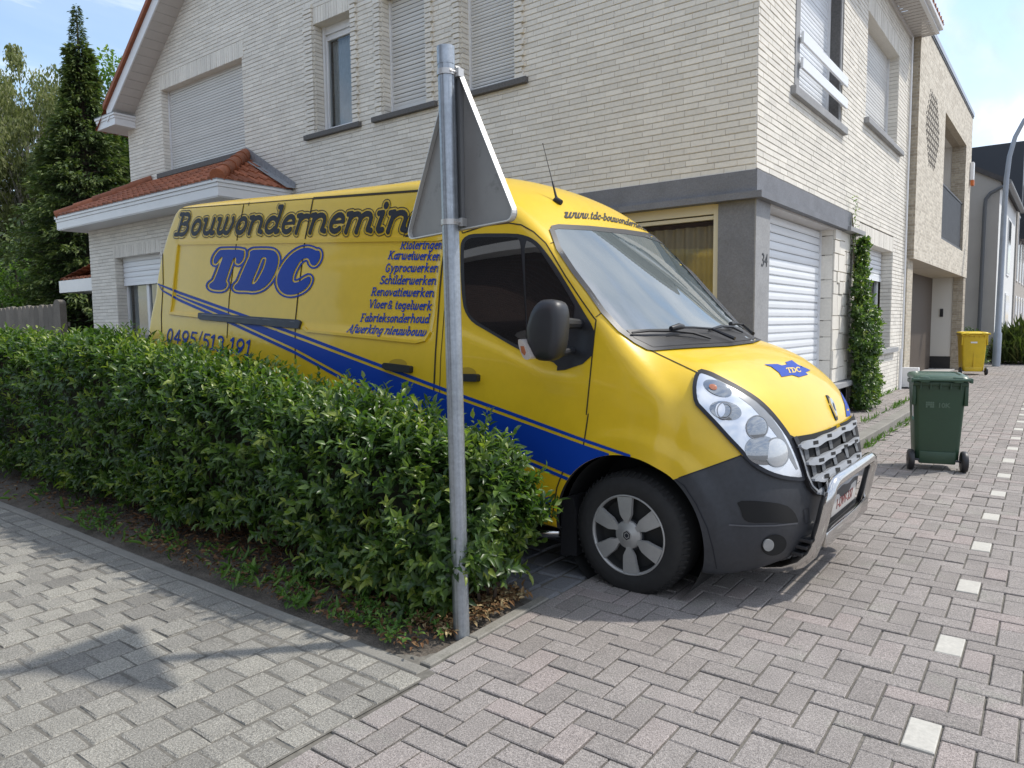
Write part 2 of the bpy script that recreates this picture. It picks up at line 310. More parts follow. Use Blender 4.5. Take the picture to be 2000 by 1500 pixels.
# projecting brick jambs beside the three narrow windows
for (a, b) in ((-9.95, -9.73), (-8.81, -8.67), (-8.30, -8.16), (-7.25, -7.11), (-6.76, -6.62), (-5.70, -5.56)):
    k = 0; z = 4.52
    while z < 6.5:
        jit = (k % 2)*.03; t = random.random(); a2 = a+(jit if a in (-9.95, -8.30, -6.76) else 0); b2 = b-(0 if a in (-9.95, -8.30, -6.76) else jit)
        bw.brick((0, YF-.004, 0), UX, NYm, a2, b2, z+.005, z+.0615, .045+random.uniform(-.004, .004), t); z += .0665; k += 1
# little extension at the left (front wall, right wall)
YE = 6.65
bw.wall((0, YE, 0), UX, NYm, XL-.05, -10.9, .3, 3.46, [(-15.0, -13.2, .9, 3.05)])
bw.wall((-10.9, 0, 0), UY, NX, YE, YF, .3, 3.46)
bw.wall((XL-.05, 0, 0), UY, (-1, 0, 0), YE, YF+1, .3, 3.46)
bw.soldier((0, YE, 0), UX, NYm, -15.06, -13.14, 2.82, 3.05)
bw.wall((-15.0, YE, 0), UY, NX, 0, .18, .9, 2.82, L=.36); bw.wall((-13.2, YE, 0), UY, (-1, 0, 0), 0, .18, .9, 2.82, L=.36)
# left flank and back in plain sheets
for P in ([(XL, YF, .3), (XL, 15.8, .3), (XL, 15.8, 5.7), (XL, YF, 5.7)], [(XL, 15.8, .3), (XS, 15.8, .3), (XS, 15.8, 6.8), (XL, 15.8, 5.7)],
          [(XL+.6, YF+.4, 6.3), (XS, YF+.4, 6.8), (-8.66, YF+.4, 11.2), (-8.7, YF+.4, 11.2)]): bw.q([tuple(p) for p in P], .5, 0)
hadd(bw.out('wall', [M['white_brick'], M['mortar']], None))
# dark sheet added inside so nothing shines through the windows
mb = MB(); mb.box((XL+.2, YF+.35, .3), (XS-.35, YF+.5, 6.6)); mb.box((XS-.6, YF+.5, .02), (XS-.42, 15.6, 6.6)); mb.box((-15.5, YE+.45, .3), (-12, YE+.5, 3.2)); hadd(mb.out('light_block_sheet', M['dark_in']))
def shutter(org, u, n, u0, u1, z0, z1, p, mat, parent=None, bot=True):
    V, F, T = [], [], []; z = z0
    pr = [(0, 0), (.12, .006), (.5, .009), (.84, .006), (.865, -.010), (.999, -.010)]
    def P(uu, zz, k): return (org[0]+u[0]*uu+n[0]*k, org[1]+u[1]*uu+n[1]*k, org[2]+zz)
    if bot:
        b = MB(); q = [P(u0, z0-.06, 0), P(u1, z0, .014)]; b.box(q[0], q[1]); V += b.v; F += b.f; T += [.5]*len(b.f)
    while z < z1:
        t = random.random(); tip = random.uniform(-.0015, .0015)
        for i in range(len(pr)-1):
            b = len(V); V += [P(u0, z+pr[i][0]*p, pr[i][1]+tip), P(u1, z+pr[i][0]*p, pr[i][1]+tip), P(u1, z+pr[i+1][0]*p, pr[i+1][1]+tip), P(u0, z+pr[i+1][0]*p, pr[i+1][1]+tip)]; F.append((b, b+1, b+2, b+3)); T.append(t)
        z += p
    o = raw('roller_shutter', V, F, mat, ftint=T); return hadd(o, parent)
# first floor front
shutter((0, YF+.15, 0), UX, NYm, -14.56, -11.78, 4.62, 6.2, .049, M['shutter'])
shutter((0, YF+.17, 0), UX, NYm, -8.12, -7.29, 4.66, 6.2, .060, M['shutter'])
shutter((0, YF+.17, 0), UX, NYm, -6.58, -5.74, 4.60, 6.2, .043, M['shutter'])
for (a, b, d) in ((-14.6, -11.74, .12), (-8.16, -7.25, .14), (-6.62, -5.70, .14)):
    for x in (a, b-.04): mb = MB(); mb.box((x+.002, YF+d, 4.5), (x+.038, YF+d+.05, 6.19)); hadd(mb.out('shutter_rail', M['upvc']))
def window(org, u, n, u0, u1, z0, z1, fr=.075, parent=None, curt=M['curtain'], split=None):
    """casement: frame with sash, pane and net curtain; org at the outer plane, n outward"""
    def B(b, a0, a1, c0, c1, k0, k1): b.box((org[0]+u[0]*a0+n[0]*k0, org[1]+u[1]*a0+n[1]*k0, org[2]+c0), (org[0]+u[0]*a1+n[0]*k1, org[1]+u[1]*a1+n[1]*k1, org[2]+c1), bev=.004)
    wn = MB()
    for (g, k0, k1, q) in ((0, -.06, 0, fr*.55), (fr*.6, -.055, .012, fr*.62)):
        a0, a1, c0, c1 = u0+g, u1-g, z0+g, z1-g
        B(wn, a0, a0+q, c0, c1, k0, k1); B(wn, a1-q, a1, c0, c1, k0, k1); B(wn, a0+q+.001, a1-q-.001, c0, c0+q, k0, k1-.001); B(wn, a0+q+.001, a1-q-.001, c1-q, c1, k0, k1-.001)
    if split: B(wn, split-.05, split+.05, z0+fr, z1-fr, -.05, .01)
    f = hadd(wn.out('window', M['upvc'], angle=30), parent)
    def sheet(name, k, mat, wav=0, g=.0):
        V, F = [], []; m = 40 if wav else 1; e = fr*1.1+g
        for i in range(m+1):
            uu = u0+e+(u1-u0-2*e)*i/m; kk = k+wav*math.sin(i*1.9)*math.sin(i*.37+1)
            for zz in (z0+e, z1-e): V.append((org[0]+u[0]*uu+n[0]*kk, org[1]+u[1]*uu+n[1]*kk, org[2]+zz))
        for i in range(m): F.append((2*i, 2*i+2, 2*i+3, 2*i+1))
        o = raw(name, V, F, mat, f, smooth=bool(wav)); o.data.transform(HP); return o
    sheet('pane', -.02, M['pane']); 
    if curt: sheet('curtain', -.11, curt, .012, .0)
    return f
window((0, YF+.2, 0), UX, NYm, -9.73, -8.81, 4.55, 6.08)
mb = MB(); mb.box((-9.72, YF+.17, 6.08), (-8.82, YF+.24, 6.2)); hadd(mb.out('shutter_box', M['upvc'])); mb = MB(); mb.box((-9.71, YF+.15, 4.55), (-9.66, YF+.198, 6.2)); hadd(mb.out('shutter_rail', M['upvc']))
def sill(a, b, mat='sill', parent=None): m = MB(); m.box(a, b, bev=.006); return hadd(m.out('window_sill', M[mat]), parent)
sill((-9.99, YF-.075, 4.445), (-8.64, YF+.16, 4.52)); sill((-8.36, YF-.075, 4.445), (-7.06, YF+.16, 4.52)); sill((-6.82, YF-.075, 4.445), (-5.51, YF+.16, 4.52))
sill((-14.78, YF-.09, 4.45), (-11.66, YF+.16, 4.545))
# side: tall window with bluestone surround, two rails
mb = MB(); mb.box((XS-.2, 8.72, 4.09), (XS+.02, 8.875, 6.9)); mb.box((XS-.2, 8.6, 4.0), (XS+.07, 10.98, 4.1), bev=.006); mb.box((XS-.2, 10.80, 4.1), (XS-.004, 10.87, 6.9)); hadd(mb.out('stone_surround', M['bluestone_light']))
mb = MB(); mb.box((XS-.5, 10.795, 4.1), (XS-.02, 10.803, 6.9)); hadd(mb.out('stone_reveal', M['sill']))
shutter((XS-.19, 0, 0), UY, NX, 8.9, 10.79, 4.17, 6.9, .055, M['shutter_white'])
for z in (4.62, 4.335):
    mb = MB(); mb.box((XS+.045, 8.83, z), (XS+.075, 10.9, z+.125), bev=.004); mb.box((XS-.05, 8.90, z+.03), (XS+.045, 8.93, z+.09)); mb.box((XS-.05, 10.82, z+.03), (XS+.045, 10.85, z+.09)); hadd(mb.out('guard_rail', M['shutter_white']))
for (a, b, c, d) in ((10.77, 10.8, 4.1, 6.9), (12.27, 12.30, 4.5, 6.1), (14.71, 14.74, 4.5, 6.1), (10.6, 10.63, .57, 2.72)): mb = MB(); mb.box((XS-.19, a, c), (XS-.145, b, d)); hadd(mb.out('shutter_rail', M['upvc']))
shutter((XS-.18, 0, 0), UY, NX, 12.3, 14.72, 4.56, 6.14, .055, M['shutter'])
sill((XS-.15, 12.17, 4.42), (XS+.085, 14.1, 4.51), 'bluestone_light'); sill((XS-.15, 14.105, 4.42), (XS+.08, 15.08, 4.50), 'bluestone_light')
# side ground floor window, half closed shutter
shutter((XS-.18, 0, 0), UY, NX, 12.13, 14.68, 2.2, 2.7, .075, M['shutter_white'])
window((XS-.22, 0, 0), UY, NX, 12.1, 14.71, .95, 2.67, split=13.4)
sill((XS-.15, 12.0, .86), (XS+.09, 15.1, .945), 'bluestone_light')
# bluestone band, ledge, corner columns, shop front
mb = MB()
mb.box((-6.2, YF-.03, 2.775), (XS+.028, YF+.2, 3.0)); mb.box((XS-.2, YF+.2, 2.775), (XS+.028, 11.57, 3.0))
mb.box((-6.2, YF-.10, 2.705), (XS+.10, YF+.2, 2.774)); mb.box((XS-.2, YF+.2, 2.705), (XS+.10, 11.58, 2.774)); hadd(mb.out('stone_band', M['bluestone']))
mb = MB(); mb.box((XS-.20, 11.0, 2.698), (XS+.14, 11.9, 2.76)); hadd(mb.out('stone_ledge', M['bluestone_light']))
mb = MB(); mb.box((-3.03, YF-.006, .0), (XS-.002, YF+.28, 2.704)); hadd(mb.out('corner_column', M['bluestone']))
mb = MB(); mb.box((XS-.002, YF-.002, .0), (XS+.014, 7.97, 2.704)); hadd(mb.out('column_facing', M['bluestone_light']))
mb = MB(); mb.box((XS-.2, 7.97, 2.68), (XS+.02, 11.0, 2.704)); hadd(mb.out('lintel_soffit', M['soffit']))
shutter((XS-.18, 0, 0), UY, NX, 7.9, 10.61, .62, 2.69, .098, M['shutter_white'])
mb = MB(); mb.box((XS-.25, 7.6, .0), (XS-.03, 11.4, .50)); hadd(mb.out('plinth', M['sill']))
mb = MB(); mb.box((XS-.25, 7.6, .5), (XS+.12, 11.66, .575), bev=.005); hadd(mb.out('window_sill', M['bluestone_light']))
# stone clad pier right of the shop shutter
b2 = BW(); zc = .575; rowi = 0
b2.q([(XS-.1, 10.62, .575), (XS+.004, 10.62, .575), (XS+.004, 10.62, 2.70), (XS-.1, 10.62, 2.70)], .5, 1); b2.q([(XS+.001, 10.62, .575), (XS+.001, 11.5, .575), (XS+.001, 11.5, 2.70), (XS+.001, 10.62, 2.70)], .5, 1)
b2.q([(XS-.2, 11.5, .575), (XS+.004, 11.5, .575), (XS+.004, 11.5, 2.70), (XS-.2, 11.5, 2.70)], .5, 0)
def stones(y0, y1, z0, z1, depth):
    if (y1-y0) > .38 or (z1-z0) > .3:
        if (y1-y0) > (z1-z0)*random.uniform(.7, 1.2): m = y0+(y1-y0)*random.uniform(.35, .65); stones(y0, m, z0, z1, depth+1); stones(m, y1, z0, z1, depth+1)
        else: m = z0+(z1-z0)*random.uniform(.35, .65); stones(y0, y1, z0, m, depth+1); stones(y0, y1, m, z1, depth+1)
    else: b2.brick((XS, 0, 0), UY, NX, y0+.004, y1-.004, z0+.004, z1-.004, .022+random.uniform(-.008, .012), random.random())
stones(10.63, 11.5, .58, 2.70, 0)
z = .58
while z < 2.65: h = random.uniform(.2, .34); h = min(h, 2.7-z); b2.brick((XS, 10.625, 0), (-1, 0, 0), NYm, 0, .18, z+.004, z+h-.004, .012+random.uniform(-.005, .006), random.random()); z += h
hadd(b2.out('stone_pier', [M['white_brick'], M['mortar']], None))
# front shop window with cream frame and drapes
mb = MB()
mb.box((-3.09, YF+.02, .6), (-3.031, YF+.12, 2.70)); mb.box((-6.1, YF+.03, 2.60), (-3.09, YF+.12, 2.704)); mb.box((-6.1, YF+.045, 2.545), (-3.09, YF+.11, 2.585)); mb.box((-6.2, YF+.02, .5), (-3.03, YF+.14, .7)); mb.box((-6.2, YF+.02, .5), (-6.1, YF+.14, 2.7))
sw = hadd(mb.out('shop_window', M['cream']))
o = raw('pane', [(-6.1, YF+.07, .7), (-3.09, YF+.07, .7), (-3.09, YF+.07, 2.545), (-6.1, YF+.07, 2.545)], [(0, 1, 2, 3)], M['pane'], sw); o.data.transform(HP)
V, F = [], []
for i in range(241):
    x = -6.1+3.01*i/240; y = YF+.2+.022*math.sin(i*.62)+.012*math.sin(i*.23)
    for zz in (.7, 2.5): V.append((x, y, zz))
for i in range(240): F.append((2*i, 2*i+2, 2*i+3, 2*i+1))
o = raw('curtain', V, F, M['drape'], sw, smooth=True); o.data.transform(HP)
# house number painted on the column
def fontmesh(name, body, size, mat, loc, rot, parent=None, shear=0, off=0, align='CENTER', ext=.001, hp=False):
    c = bpy.data.curves.new(name, 'FONT'); c.body = body; c.size = size; c.shear = shear; c.offset = off; c.align_x = align; c.extrude = ext
    o = bpy.data.objects.new(name+'_tmp', c); COL.objects.link(o); dg = bpy.context.evaluated_depsgraph_get(); me = bpy.data.meshes.new_from_object(o.evaluated_get(dg)); bpy.data.objects.remove(o)
    me.materials.clear(); me.materials.append(mat); me.transform(Matrix.Translation(loc) @ Matrix(rot).to_4x4())
    r = bpy.data.objects.new(name, me); COL.objects.link(r)
    if parent is not None: r.parent = parent
    if hp: me.transform(HP)
    return r
ROT_SIDE = ((0, 0, 1), (1, 0, 0), (0, 1, 0))      # text x -> +Y, y -> +Z, normal +X
fontmesh('house_number', '34', .20, M['black'], (XS+.018, 7.80, 2.03), ROT_SIDE, house, shear=.1, hp=True)
# roof: gable roof, verge board, soffits, gutters
ZE_L, ZE_R, RX, RZ = 5.93, 6.80, -8.66, 11.62
Y0, Y1 = 7.11, 16.0
V = [(XL-.65, Y0, 5.9), (RX, Y0, RZ), (RX, Y1, RZ), (XL-.65, Y1, 5.9), (XS+.75, Y0, 6.72), (XS+.75, Y1, 6.72)]
V = [(-16.5, Y0, 5.66), (RX, Y0, RZ), (RX, Y1, RZ), (-16.5, Y1, 5.66), (XS+.55, Y0, 6.86), (XS+.55, Y1, 6.86)]
def tiles(P0, U, Vv, nu, nv, mat, amp=.028, parent=None, name='roof', step=.02, clip=None):
    """wavy pantiles over parallelogram P0 + s*U + t*Vv; clip(s,t)->bool"""
    P0, U, Vv = map(np.array, (P0, U, Vv)); nrm = np.cross(U, Vv); nrm = nrm/np.linalg.norm(nrm)
    nrm = nrm if nrm[2] > 0 else -nrm; V, F, T = [], [], []; sub = 8
    for r in range(nv):
        tr = np.random.default_rng(r).random(nu+1)
        for k in range(nu*sub):
            s0, s1 = k/(nu*sub), (k+1)/(nu*sub)
            if clip and not clip((s0+s1)/2, (r+.5)/nv): continue
            b = len(V)
            for s in (s0, s1):
                ph = (s*nu) % 1.0; hgt = amp*(math.sin(ph*2*math.pi)*.6+.4*math.sin(ph*4*math.pi+.6))
                for (t, e) in ((r/nv, step+hgt), ((r+1)/nv+.01, hgt*.9)): V.append(P0+s*U+t*Vv+nrm*(e+.02))
                V.append(P0+s*U+(r/nv)*Vv+nrm*(hgt*.9-.0))
            F.append((b, b+3, b+4, b+1)); F.append((b+2, b+5, b+3, b)); tt = tr[int(s0*nu)]; T += [tt, tt]
    o = raw(name, V, F, mat, ftint=T); return hadd(o, parent)
roof = tiles((-16.5, Y0-.04, 5.60), (0, Y1-Y0, 0), (RX+16.5, 0, RZ-5.60), 40, 24, M['tile'])
tiles((XS+.5, Y0-.04, 6.86), (0, Y1-Y0, 0), (RX-XS-.5, 0, RZ-6.86), 40, 20, M['tile'])
mb = MB()   # verge barge board + tile edge along the left slope and right slope
def slope(x0, z0, x1, z1, y0, y1, dn, up):
    mb.add([(x0, y0, z0-dn), (x1, y0, z1-dn), (x1, y0, z1+up), (x0, y0, z0+up), (x0, y1, z0-dn), (x1, y1, z1-dn), (x1, y1, z1+up), (x0, y1, z0+up)], [(0, 1, 2, 3), (7, 6, 5, 4), (0, 4, 5, 1), (3, 2, 6, 7), (0, 3, 7, 4), (1, 5, 6, 2)])
slope(-16.02, 5.90, RX, RZ-.1, 7.09, 7.115, .19, .06); slope(RX, RZ-.1, XS+.5, 6.80, 7.09, 7.115, .19, .06); hadd(mb.out('barge_board', M['upvc']))
mb = MB(); slope(-16.05, 5.98, RX, RZ, 7.03, 7.22, .03, .07); slope(RX, RZ, XS+.5, 6.9, 7.03, 7.22, .03, .07); hadd(mb.out('verge_tiles', M['tile']))
# verge soffit: boards across the slope
V, F, T = [], [], []; n = 46
for i in range(n):
    a, b = i/n, (i+.93)/n
    q = [(-15.9+a*(RX+15.9), 7.115, 5.80+a*(RZ-.28-5.80)), (-15.9+b*(RX+15.9), 7.115, 5.80+b*(RZ-.28-5.80))]
    k = len(V); V += [q[0], q[1], (q[1][0], YF, q[1][2]), (q[0][0], YF, q[0][2])]; F.append((k, k+1, k+2, k+3)); T.append(random.random())
    k = len(V); c = (q[1][0]+.03, 7.115, q[1][2]+.035); d = (-15.9+(i+1)/n*(RX+15.9), 7.115, 5.80+(i+1)/n*(RZ-.28-5.80)); V += [q[1], (q[1][0], 7.115, q[1][2]+.012), (q[1][0], YF, q[1][2]+.012), (q[1][0], YF, q[1][2])]; F.append((k, k+1, k+2, k+3)); T.append(0)
    k = len(V); V += [(q[1][0], 7.115, q[1][2]+.012), (d[0], 7.115, d[2]+.012), (d[0], YF, d[2]+.012), (q[1][0], YF, q[1][2]+.012)]; F.append((k, k+1, k+2, k+3)); T.append(0)
hadd(raw('soffit', V, F, M['soffit'], ftint=T))
# boxed gutter ends and fascias
def fascia(x0, x1, y0, y1, z0, z1, name='gutter_box', topz=.018):
    mb = MB(); mb.box((x0, y0, z0), (x1, y1, z0+(z1-z0)*.55), bev=.004); mb.box((x0-.012, y0-.012, z0+(z1-z0)*.555), (x1+.012, y1, z0+(z1-z0)*.78), bev=.004); mb.box((x0-.03, y0-.03, z0+(z1-z0)*.785), (x1+.03, y1, z1-.012), bev=.004)
    o = hadd(mb.out(name, M['upvc'])); m2 = MB(); m2.box((x0-.036, y0-.036, z1-.0115), (x1+.036, y1, z1)); o2 = m2.out('gutter_edge', M['lead'], o); o2.data.transform(HP); return o
fascia(-16.55, -15.72, 7.11, 16.0, 5.615, 5.865)
fascia(-16.47, -10.43, 6.19, YF+.0, 3.455, 3.715)
# right eave
V, F = [], []; sx = XS+.0; ex = on(1832, 72, 2, 6.76)[0]
m = 60
for i in range(m):
    y0 = Y0+(15.95-Y0)*i/m; y1 = Y0+(15.95-Y0)*(i+.92)/m; y2 = Y0+(15.95-Y0)*(i+1)/m; b = len(V)
    V += [(sx, y0, 6.76), (ex, y0, 6.76), (ex, y1, 6.76), (sx, y1, 6.76), (sx, y1, 6.768), (ex, y1, 6.768), (ex, y2, 6.768), (sx, y2, 6.768)]; F += [(b, b+1, b+2, b+3), (b+4, b+5, b+6, b+7)]
hadd(raw('soffit', V, F, M['soffit'], ftint=[.5]*len(F)))
mb = MB(); mb.box((ex-.01, Y0, 6.75), (ex+.05, 15.98, 6.92)); mb.box((ex+.045, Y0, 6.80), (ex+.11, 15.98, 6.93), bev=.01); mb.box((sx, 15.951, 6.75), (ex+.0, 15.975, 6.80)); mb.box((sx, Y0, 6.75), (ex, Y0+.02, 6.9)); hadd(mb.out('gutter_box', M['upvc']))
mb = MB(); mb.box((sx+.013, Y0, 6.69), (sx+.05, 15.83, 6.759)); hadd(mb.out('soffit_trim', M['soffit']))
# extension roof, hips, flashing
ez = 3.70
tiles((-16.47, 6.16, ez), (6.05, 0, 0), (0, 1.375, .74), 30, 5, M['tile'], clip=lambda s, t: (s*6.05 > t*1.3) and ((1-s)*6.05 > t*1.30))
tiles((-10.42, 6.16, ez), (0, 1.4, 0), (-1.30, 0, .74), 8, 5, M['tile'], clip=lambda s, t: s*1.4 > t*1.37)
def hip(a, b, name='hip_tiles'):
    mb = MB(); a, b = Vector(a), Vector(b); n = 5
    for i in range(n):
        p, q = a+(b-a)*(i/n), a+(b-a)*((i+1.08)/n); mb.tube([p, q], [.115, .095], 12, random.random())
    return hadd(mb.out(name, M['tile'], angle=50))
hip((-10.45, 6.2, ez+.05), (-11.72, 7.53, ez+.80)); hip((-16.44, 6.2, ez+.03), (-15.17, 7.53, ez+.78))
mb = MB(); mb.box((-15.2, YF-.07, 4.37), (-11.7, YF-.015, 4.449)); mb.add([(-10.3, YF-.03, 3.73), (-10.3, YF-.03, 3.82), (-11.7, YF-.03, 4.62), (-11.75, YF-.03, 4.48), (-10.3, YF-.2, 3.72), (-11.75, YF-.2, 4.47)], [(0, 1, 2, 3), (0, 3, 5, 4)]); hadd(mb.out('flashing', M['lead']))
# extension soffit + window
mb = MB(); mb.box((-16.45, 6.2, 3.44), (-10.45, YF, 3.454)); hadd(mb.out('soffit', M['upvc']))
shutter((0, YE+.14, 0), UX, NYm, -14.97, -13.23, 2.34, 2.85, .10, M['shutter_white'])
window((0, YE+.18, 0), UX, NYm, -15.0, -13.2, .9, 2.82, split=-14.1)
# downpipe, white meter cabinet
mb = MB(); mb.tube([(XS+.05, 15.7, 6.7), (XS+.05, 15.7, .9)], .018, 8); mb.tube([(XS+.06, 15.55, .9), (XS+.06, 15.5, .1)], .03, 8); hadd(mb.out('downpipe', M['upvc'], angle=50))
# low wing behind, left
wing = empty('garden_annex', (-19, 7.8, 0), label='low white annex with small orange tiled roof behind the left end of the house', cat='annex')
b3 = BW(); b3.wall((0, 7.8, 0), UX, NYm, -18.9, -16.1, .3, 2.4); b3.wall((-18.9, 0, 0), UY, (-1, 0, 0), 7.8, 12, .3, 2.4, L=.4); o = b3.out('wall', [M['white_brick'], M['mortar']], wing); o.data.transform(Matrix.Translation((19, -7.8, 0)))
mb = MB(); mb.box((-19.9, 7.45, 2.33), (-16.07, 12, 2.62)); o = mb.out('fascia', M['upvc'], wing); o.data.transform(Matrix.Translation((19, -7.8, 0)))
o = tiles((-19.8, 7.45, 2.63), (0, 4.5, 0), (1.9, 0, .30), 20, 6, M['tile'], parent=wing); o.data.transform(HP.inverted() @ Matrix.Translation((19, -7.8, 0)))
o = tiles((-19.8, 7.45, 2.63), (3.7, 0, 0), (0, 2.2, .36), 16, 6, M['tile'], parent=wing, clip=lambda s, t: s*3.7 > t*1.9); o.data.transform(HP.inverted() @ Matrix.Translation((19, -7.8, 0)))
# ------------------------------------------------------------------ ground: court, road, kerbs, bed, driveway
M['paver_red'] = ramp_mat('road_paver', [(0, (.238, .214, .196)), (.4, (.268, .242, .222)), (.75, (.29, .262, .242)), (1, (.31, .265, .245))], .85, speck=[(330, .55), (130, .42), (5, .10)], lich=(2.1, .56, (.27, .265, .225), .55), bump=(190, .9, .006))
M['paver_grey'] = ramp_mat('court_paver', [(0, (.205, .194, .172)), (.5, (.27, .256, .224)), (1, (.33, .312, .268))], .88, speck=[(300, .5), (110, .42), (4, .12)], lich=(3.0, .58, (.20, .195, .17), .5), bump=(150, 1., .008))
M['paver_white'] = pm('white_marking_stone', (.47, .45, .40), .8, noise=(60, .1), noise2=(9, .06), bump=(150, .3, .003))
M['joint'] = pm('joint_sand', (.145, .135, .115), .95, noise=(40, .3), noise2=(3, .2))
M['sett'] = ramp_mat('blue_setts', [(0, (.10, .105, .115)), (.5, (.15, .155, .165)), (1, (.20, .20, .205))], .7, speck=[(90, .2), (300, .2)], bump=(70, .5, .006))
M['kerb'] = pm('concrete_kerb', (.225, .212, .185), .9, noise=(3, .14), noise2=(120, .22), bump=(150, .4, .004), dirt=(5, .56, (.13, .125, .10), .6))
M['asph'] = pm('far_ground', (.20, .19, .18), .95, noise=(2, .15))
M['soil'] = pm('garden_soil', (.105, .088, .070), 1., noise=(9, .3), noise2=(120, .4), bump=(60, .8, .02))
o = raw('ground', [(-200, -60, -.06), (200, -60, -.06), (200, 400, -.06), (-200, 400, -.06)], [(0, 1, 2, 3)], M['asph']); o['kind'] = 'structure'
class PV:
    def __init__(s): s.V = []; s.F = []; s.T = []; s.M = []
    def stone(s, cx, cy, hx, hy, z, rot, t, bev=.006, m=0, tilt=.004, rough=0.):
        c, sn = math.cos(rot), math.sin(rot); i = len(s.V); tx, ty = random.gauss(0, tilt), random.gauss(0, tilt); dz = random.gauss(0, .0018)
        for (ex, zz) in ((0, z-.03), (0, z-bev*.8), (bev, z)):
            for sx, sy in ((-1, -1), (1, -1), (1, 1), (-1, 1)):
                x = sx*(hx-ex)+(random.uniform(-rough, rough) if rough else 0); y = sy*(hy-ex)+(random.uniform(-rough, rough) if rough else 0)
                s.V.append((cx+c*x-sn*y, cy+sn*x+c*y, zz+dz+(x*tx+y*ty if zz > z-.02 else 0)))
        s.F.append((i+8, i+9, i+10, i+11)); s.T.append(t); s.M.append(m)
        for a in (0, 4):
            for k in range(4): s.F.append((i+a+k, i+a+(k+1) % 4, i+a+4+(k+1) % 4, i+a+4+k)); s.T.append(t); s.M.append(m)
    def out(s, name, mats): o = raw(name, s.V, s.F, mats, ftint=s.T, mi=s.M); o['kind'] = 'structure'; return o
U = .109; rot = math.radians(.97); cr, sr = math.cos(rot), math.sin(rot)
def g2w(u, v): return (-.358+cr*u-sr*v, 2.79+sr*u+cr*v)
pv = PV()
def inroad(x, y):
    if y < 2.1: return x > -2.16 and x < 3.2 and y > .2
    if y < 7.9: return x > -2.24 and x < 2.6
    if y < 15.8: return x > (-1.93 if y < 8.7 else -1.83) and x < 2.2
    return x > -2.6 and x < 2.2 and y < 34
for i in range(-26, 34):
    for j in range(-26, 300):
        d = (-i-j) % 4
        if d == 0: ci, cj, hx, hy = i, j+.5, U-.0038, U/2-.0038
        elif d == 3: ci, cj, hx, hy = i+.5, j+1, U/2-.0042, U-.0038
        else: continue
        # white marking stones: every second upright stone of column 0
        white = (d == 3 and i == -1 and j % 8 == 2)
        x, y = g2w(ci*U+U/2, cj*U-3*U)
        if not inroad(x, y): continue
        seam = -2.052 if y < 2.1 else (-2.098-.03*(y-2.1) if y < 3.06 else (-2.125 if y < 7.9 else -1.828))
        if y < 8.7 and x-hx < seam:
            nx0 = seam+.004
            if x+hx-nx0 < .025: continue
            x, hx = (nx0+x+hx)/2, (x+hx-nx0)/2
        pv.stone(x, y, hx, hy, .002 if white else 0, rot, random.random(), .004, 1 if white else 0, tilt=.006)
pv.out('road', [M['paver_red'], M['paver_white']])
o = raw('road_bed', [(-2.9, .0, -.0095), (4, .0, -.0095), (4, 60, -.0095), (-2.9, 60, -.0095)], [(0, 1, 2, 3)], M['joint']); o['kind'] = 'structure'
o = raw('far_road', [(-2.6, 34, .0), (3, 34, .0), (3, 160, .0), (-2.6, 160, .0)], [(0, 1, 2, 3)], pm('far_paving', (.26, .225, .215), .9, noise=(1, .1))); o['kind'] = 'structure'
pv = PV(); x = -2.055; k = 0
while x > -12.5:
    wd = (.13, .14, .15)[k] if k < 3 else random.uniform(.160, .172); y = 1.91; k += 1
    filler = k % 2 == 0
    if filler: pv.stone(x-wd/2, y-.035, wd/2-.005, .03, 0, 0, random.random()*.9, .008, tilt=.01, rough=.003); y -= .075
    while y > -.9 and not (x < -6 and y < .0):
        ln = (.126 if k < 4 else .149)+random.uniform(-.005, .005); pv.stone(x-wd/2, y-ln/2, wd/2-.0046, ln/2-.0046, 0, random.gauss(0, .014), min(1, max(0, random.gauss(.5, .24))), .006, tilt=.008, rough=.005); y -= ln
    x -= wd
x = -2.06
while x > -12.5: pv.stone(x-.065, 1.977, .0605, .0605, 0, random.gauss(0, .006), min(1, max(0, random.gauss(.5, .22))), .007, tilt=.01, rough=.002); x -= .131
pv.out('court_paving', [M['paver_grey']])
o = raw('court_bed', [(-14, -2, -.0045), (-2.05, -2, -.0045), (-2.05, 2.12, -.0045), (-14, 2.12, -.0045)], [(0, 1, 2, 3)], M['joint']); o['kind'] = 'structure'
pv = PV(); x = -2.10
while x > -12: L = random.choice((.5, 1.0, .7)); pv.stone(x-L/2, 2.078, L/2-.002, .033, .004, 0, .5, .006, tilt=.004, rough=.003); x -= L
y = 2.125
while y < 3.0: L = random.choice((.32, .43, .55)); L = min(L, 3.06-y); pv.stone(-2.135-.03*(y-2.1), y+L/2, .030, L/2-.003, .008, .03, .5, .006, tilt=.003); y += L+.001
pv.out('bed_edging', [M['kerb']])
# soil of the bed
nx, ny = 160, 26; V = []; hz = rng.normal(0, 1, (nx+1, ny+1))
for i in range(nx+1):
    for j in range(ny+1):
        x = -11+(11-2.165)*i/nx; y = 2.113+(3.36-2.113)*j/ny; e = min(1, min(j, 6)/4); e2 = min(1, (nx-i)/3)
        V.append((x, y, -.05 if x > -2.95 and y > 2.96 else -.012+e*e2*(.028+.012*math.sin(x*3.1+y*5)+.006*hz[i, j])))
F = [(i*(ny+1)+j, (i+1)*(ny+1)+j, (i+1)*(ny+1)+j+1, i*(ny+1)+j+1) for i in range(nx) for j in range(ny)]
o = raw('bed_soil', V, F, M['soil'], smooth=True); o['kind'] = 'structure'
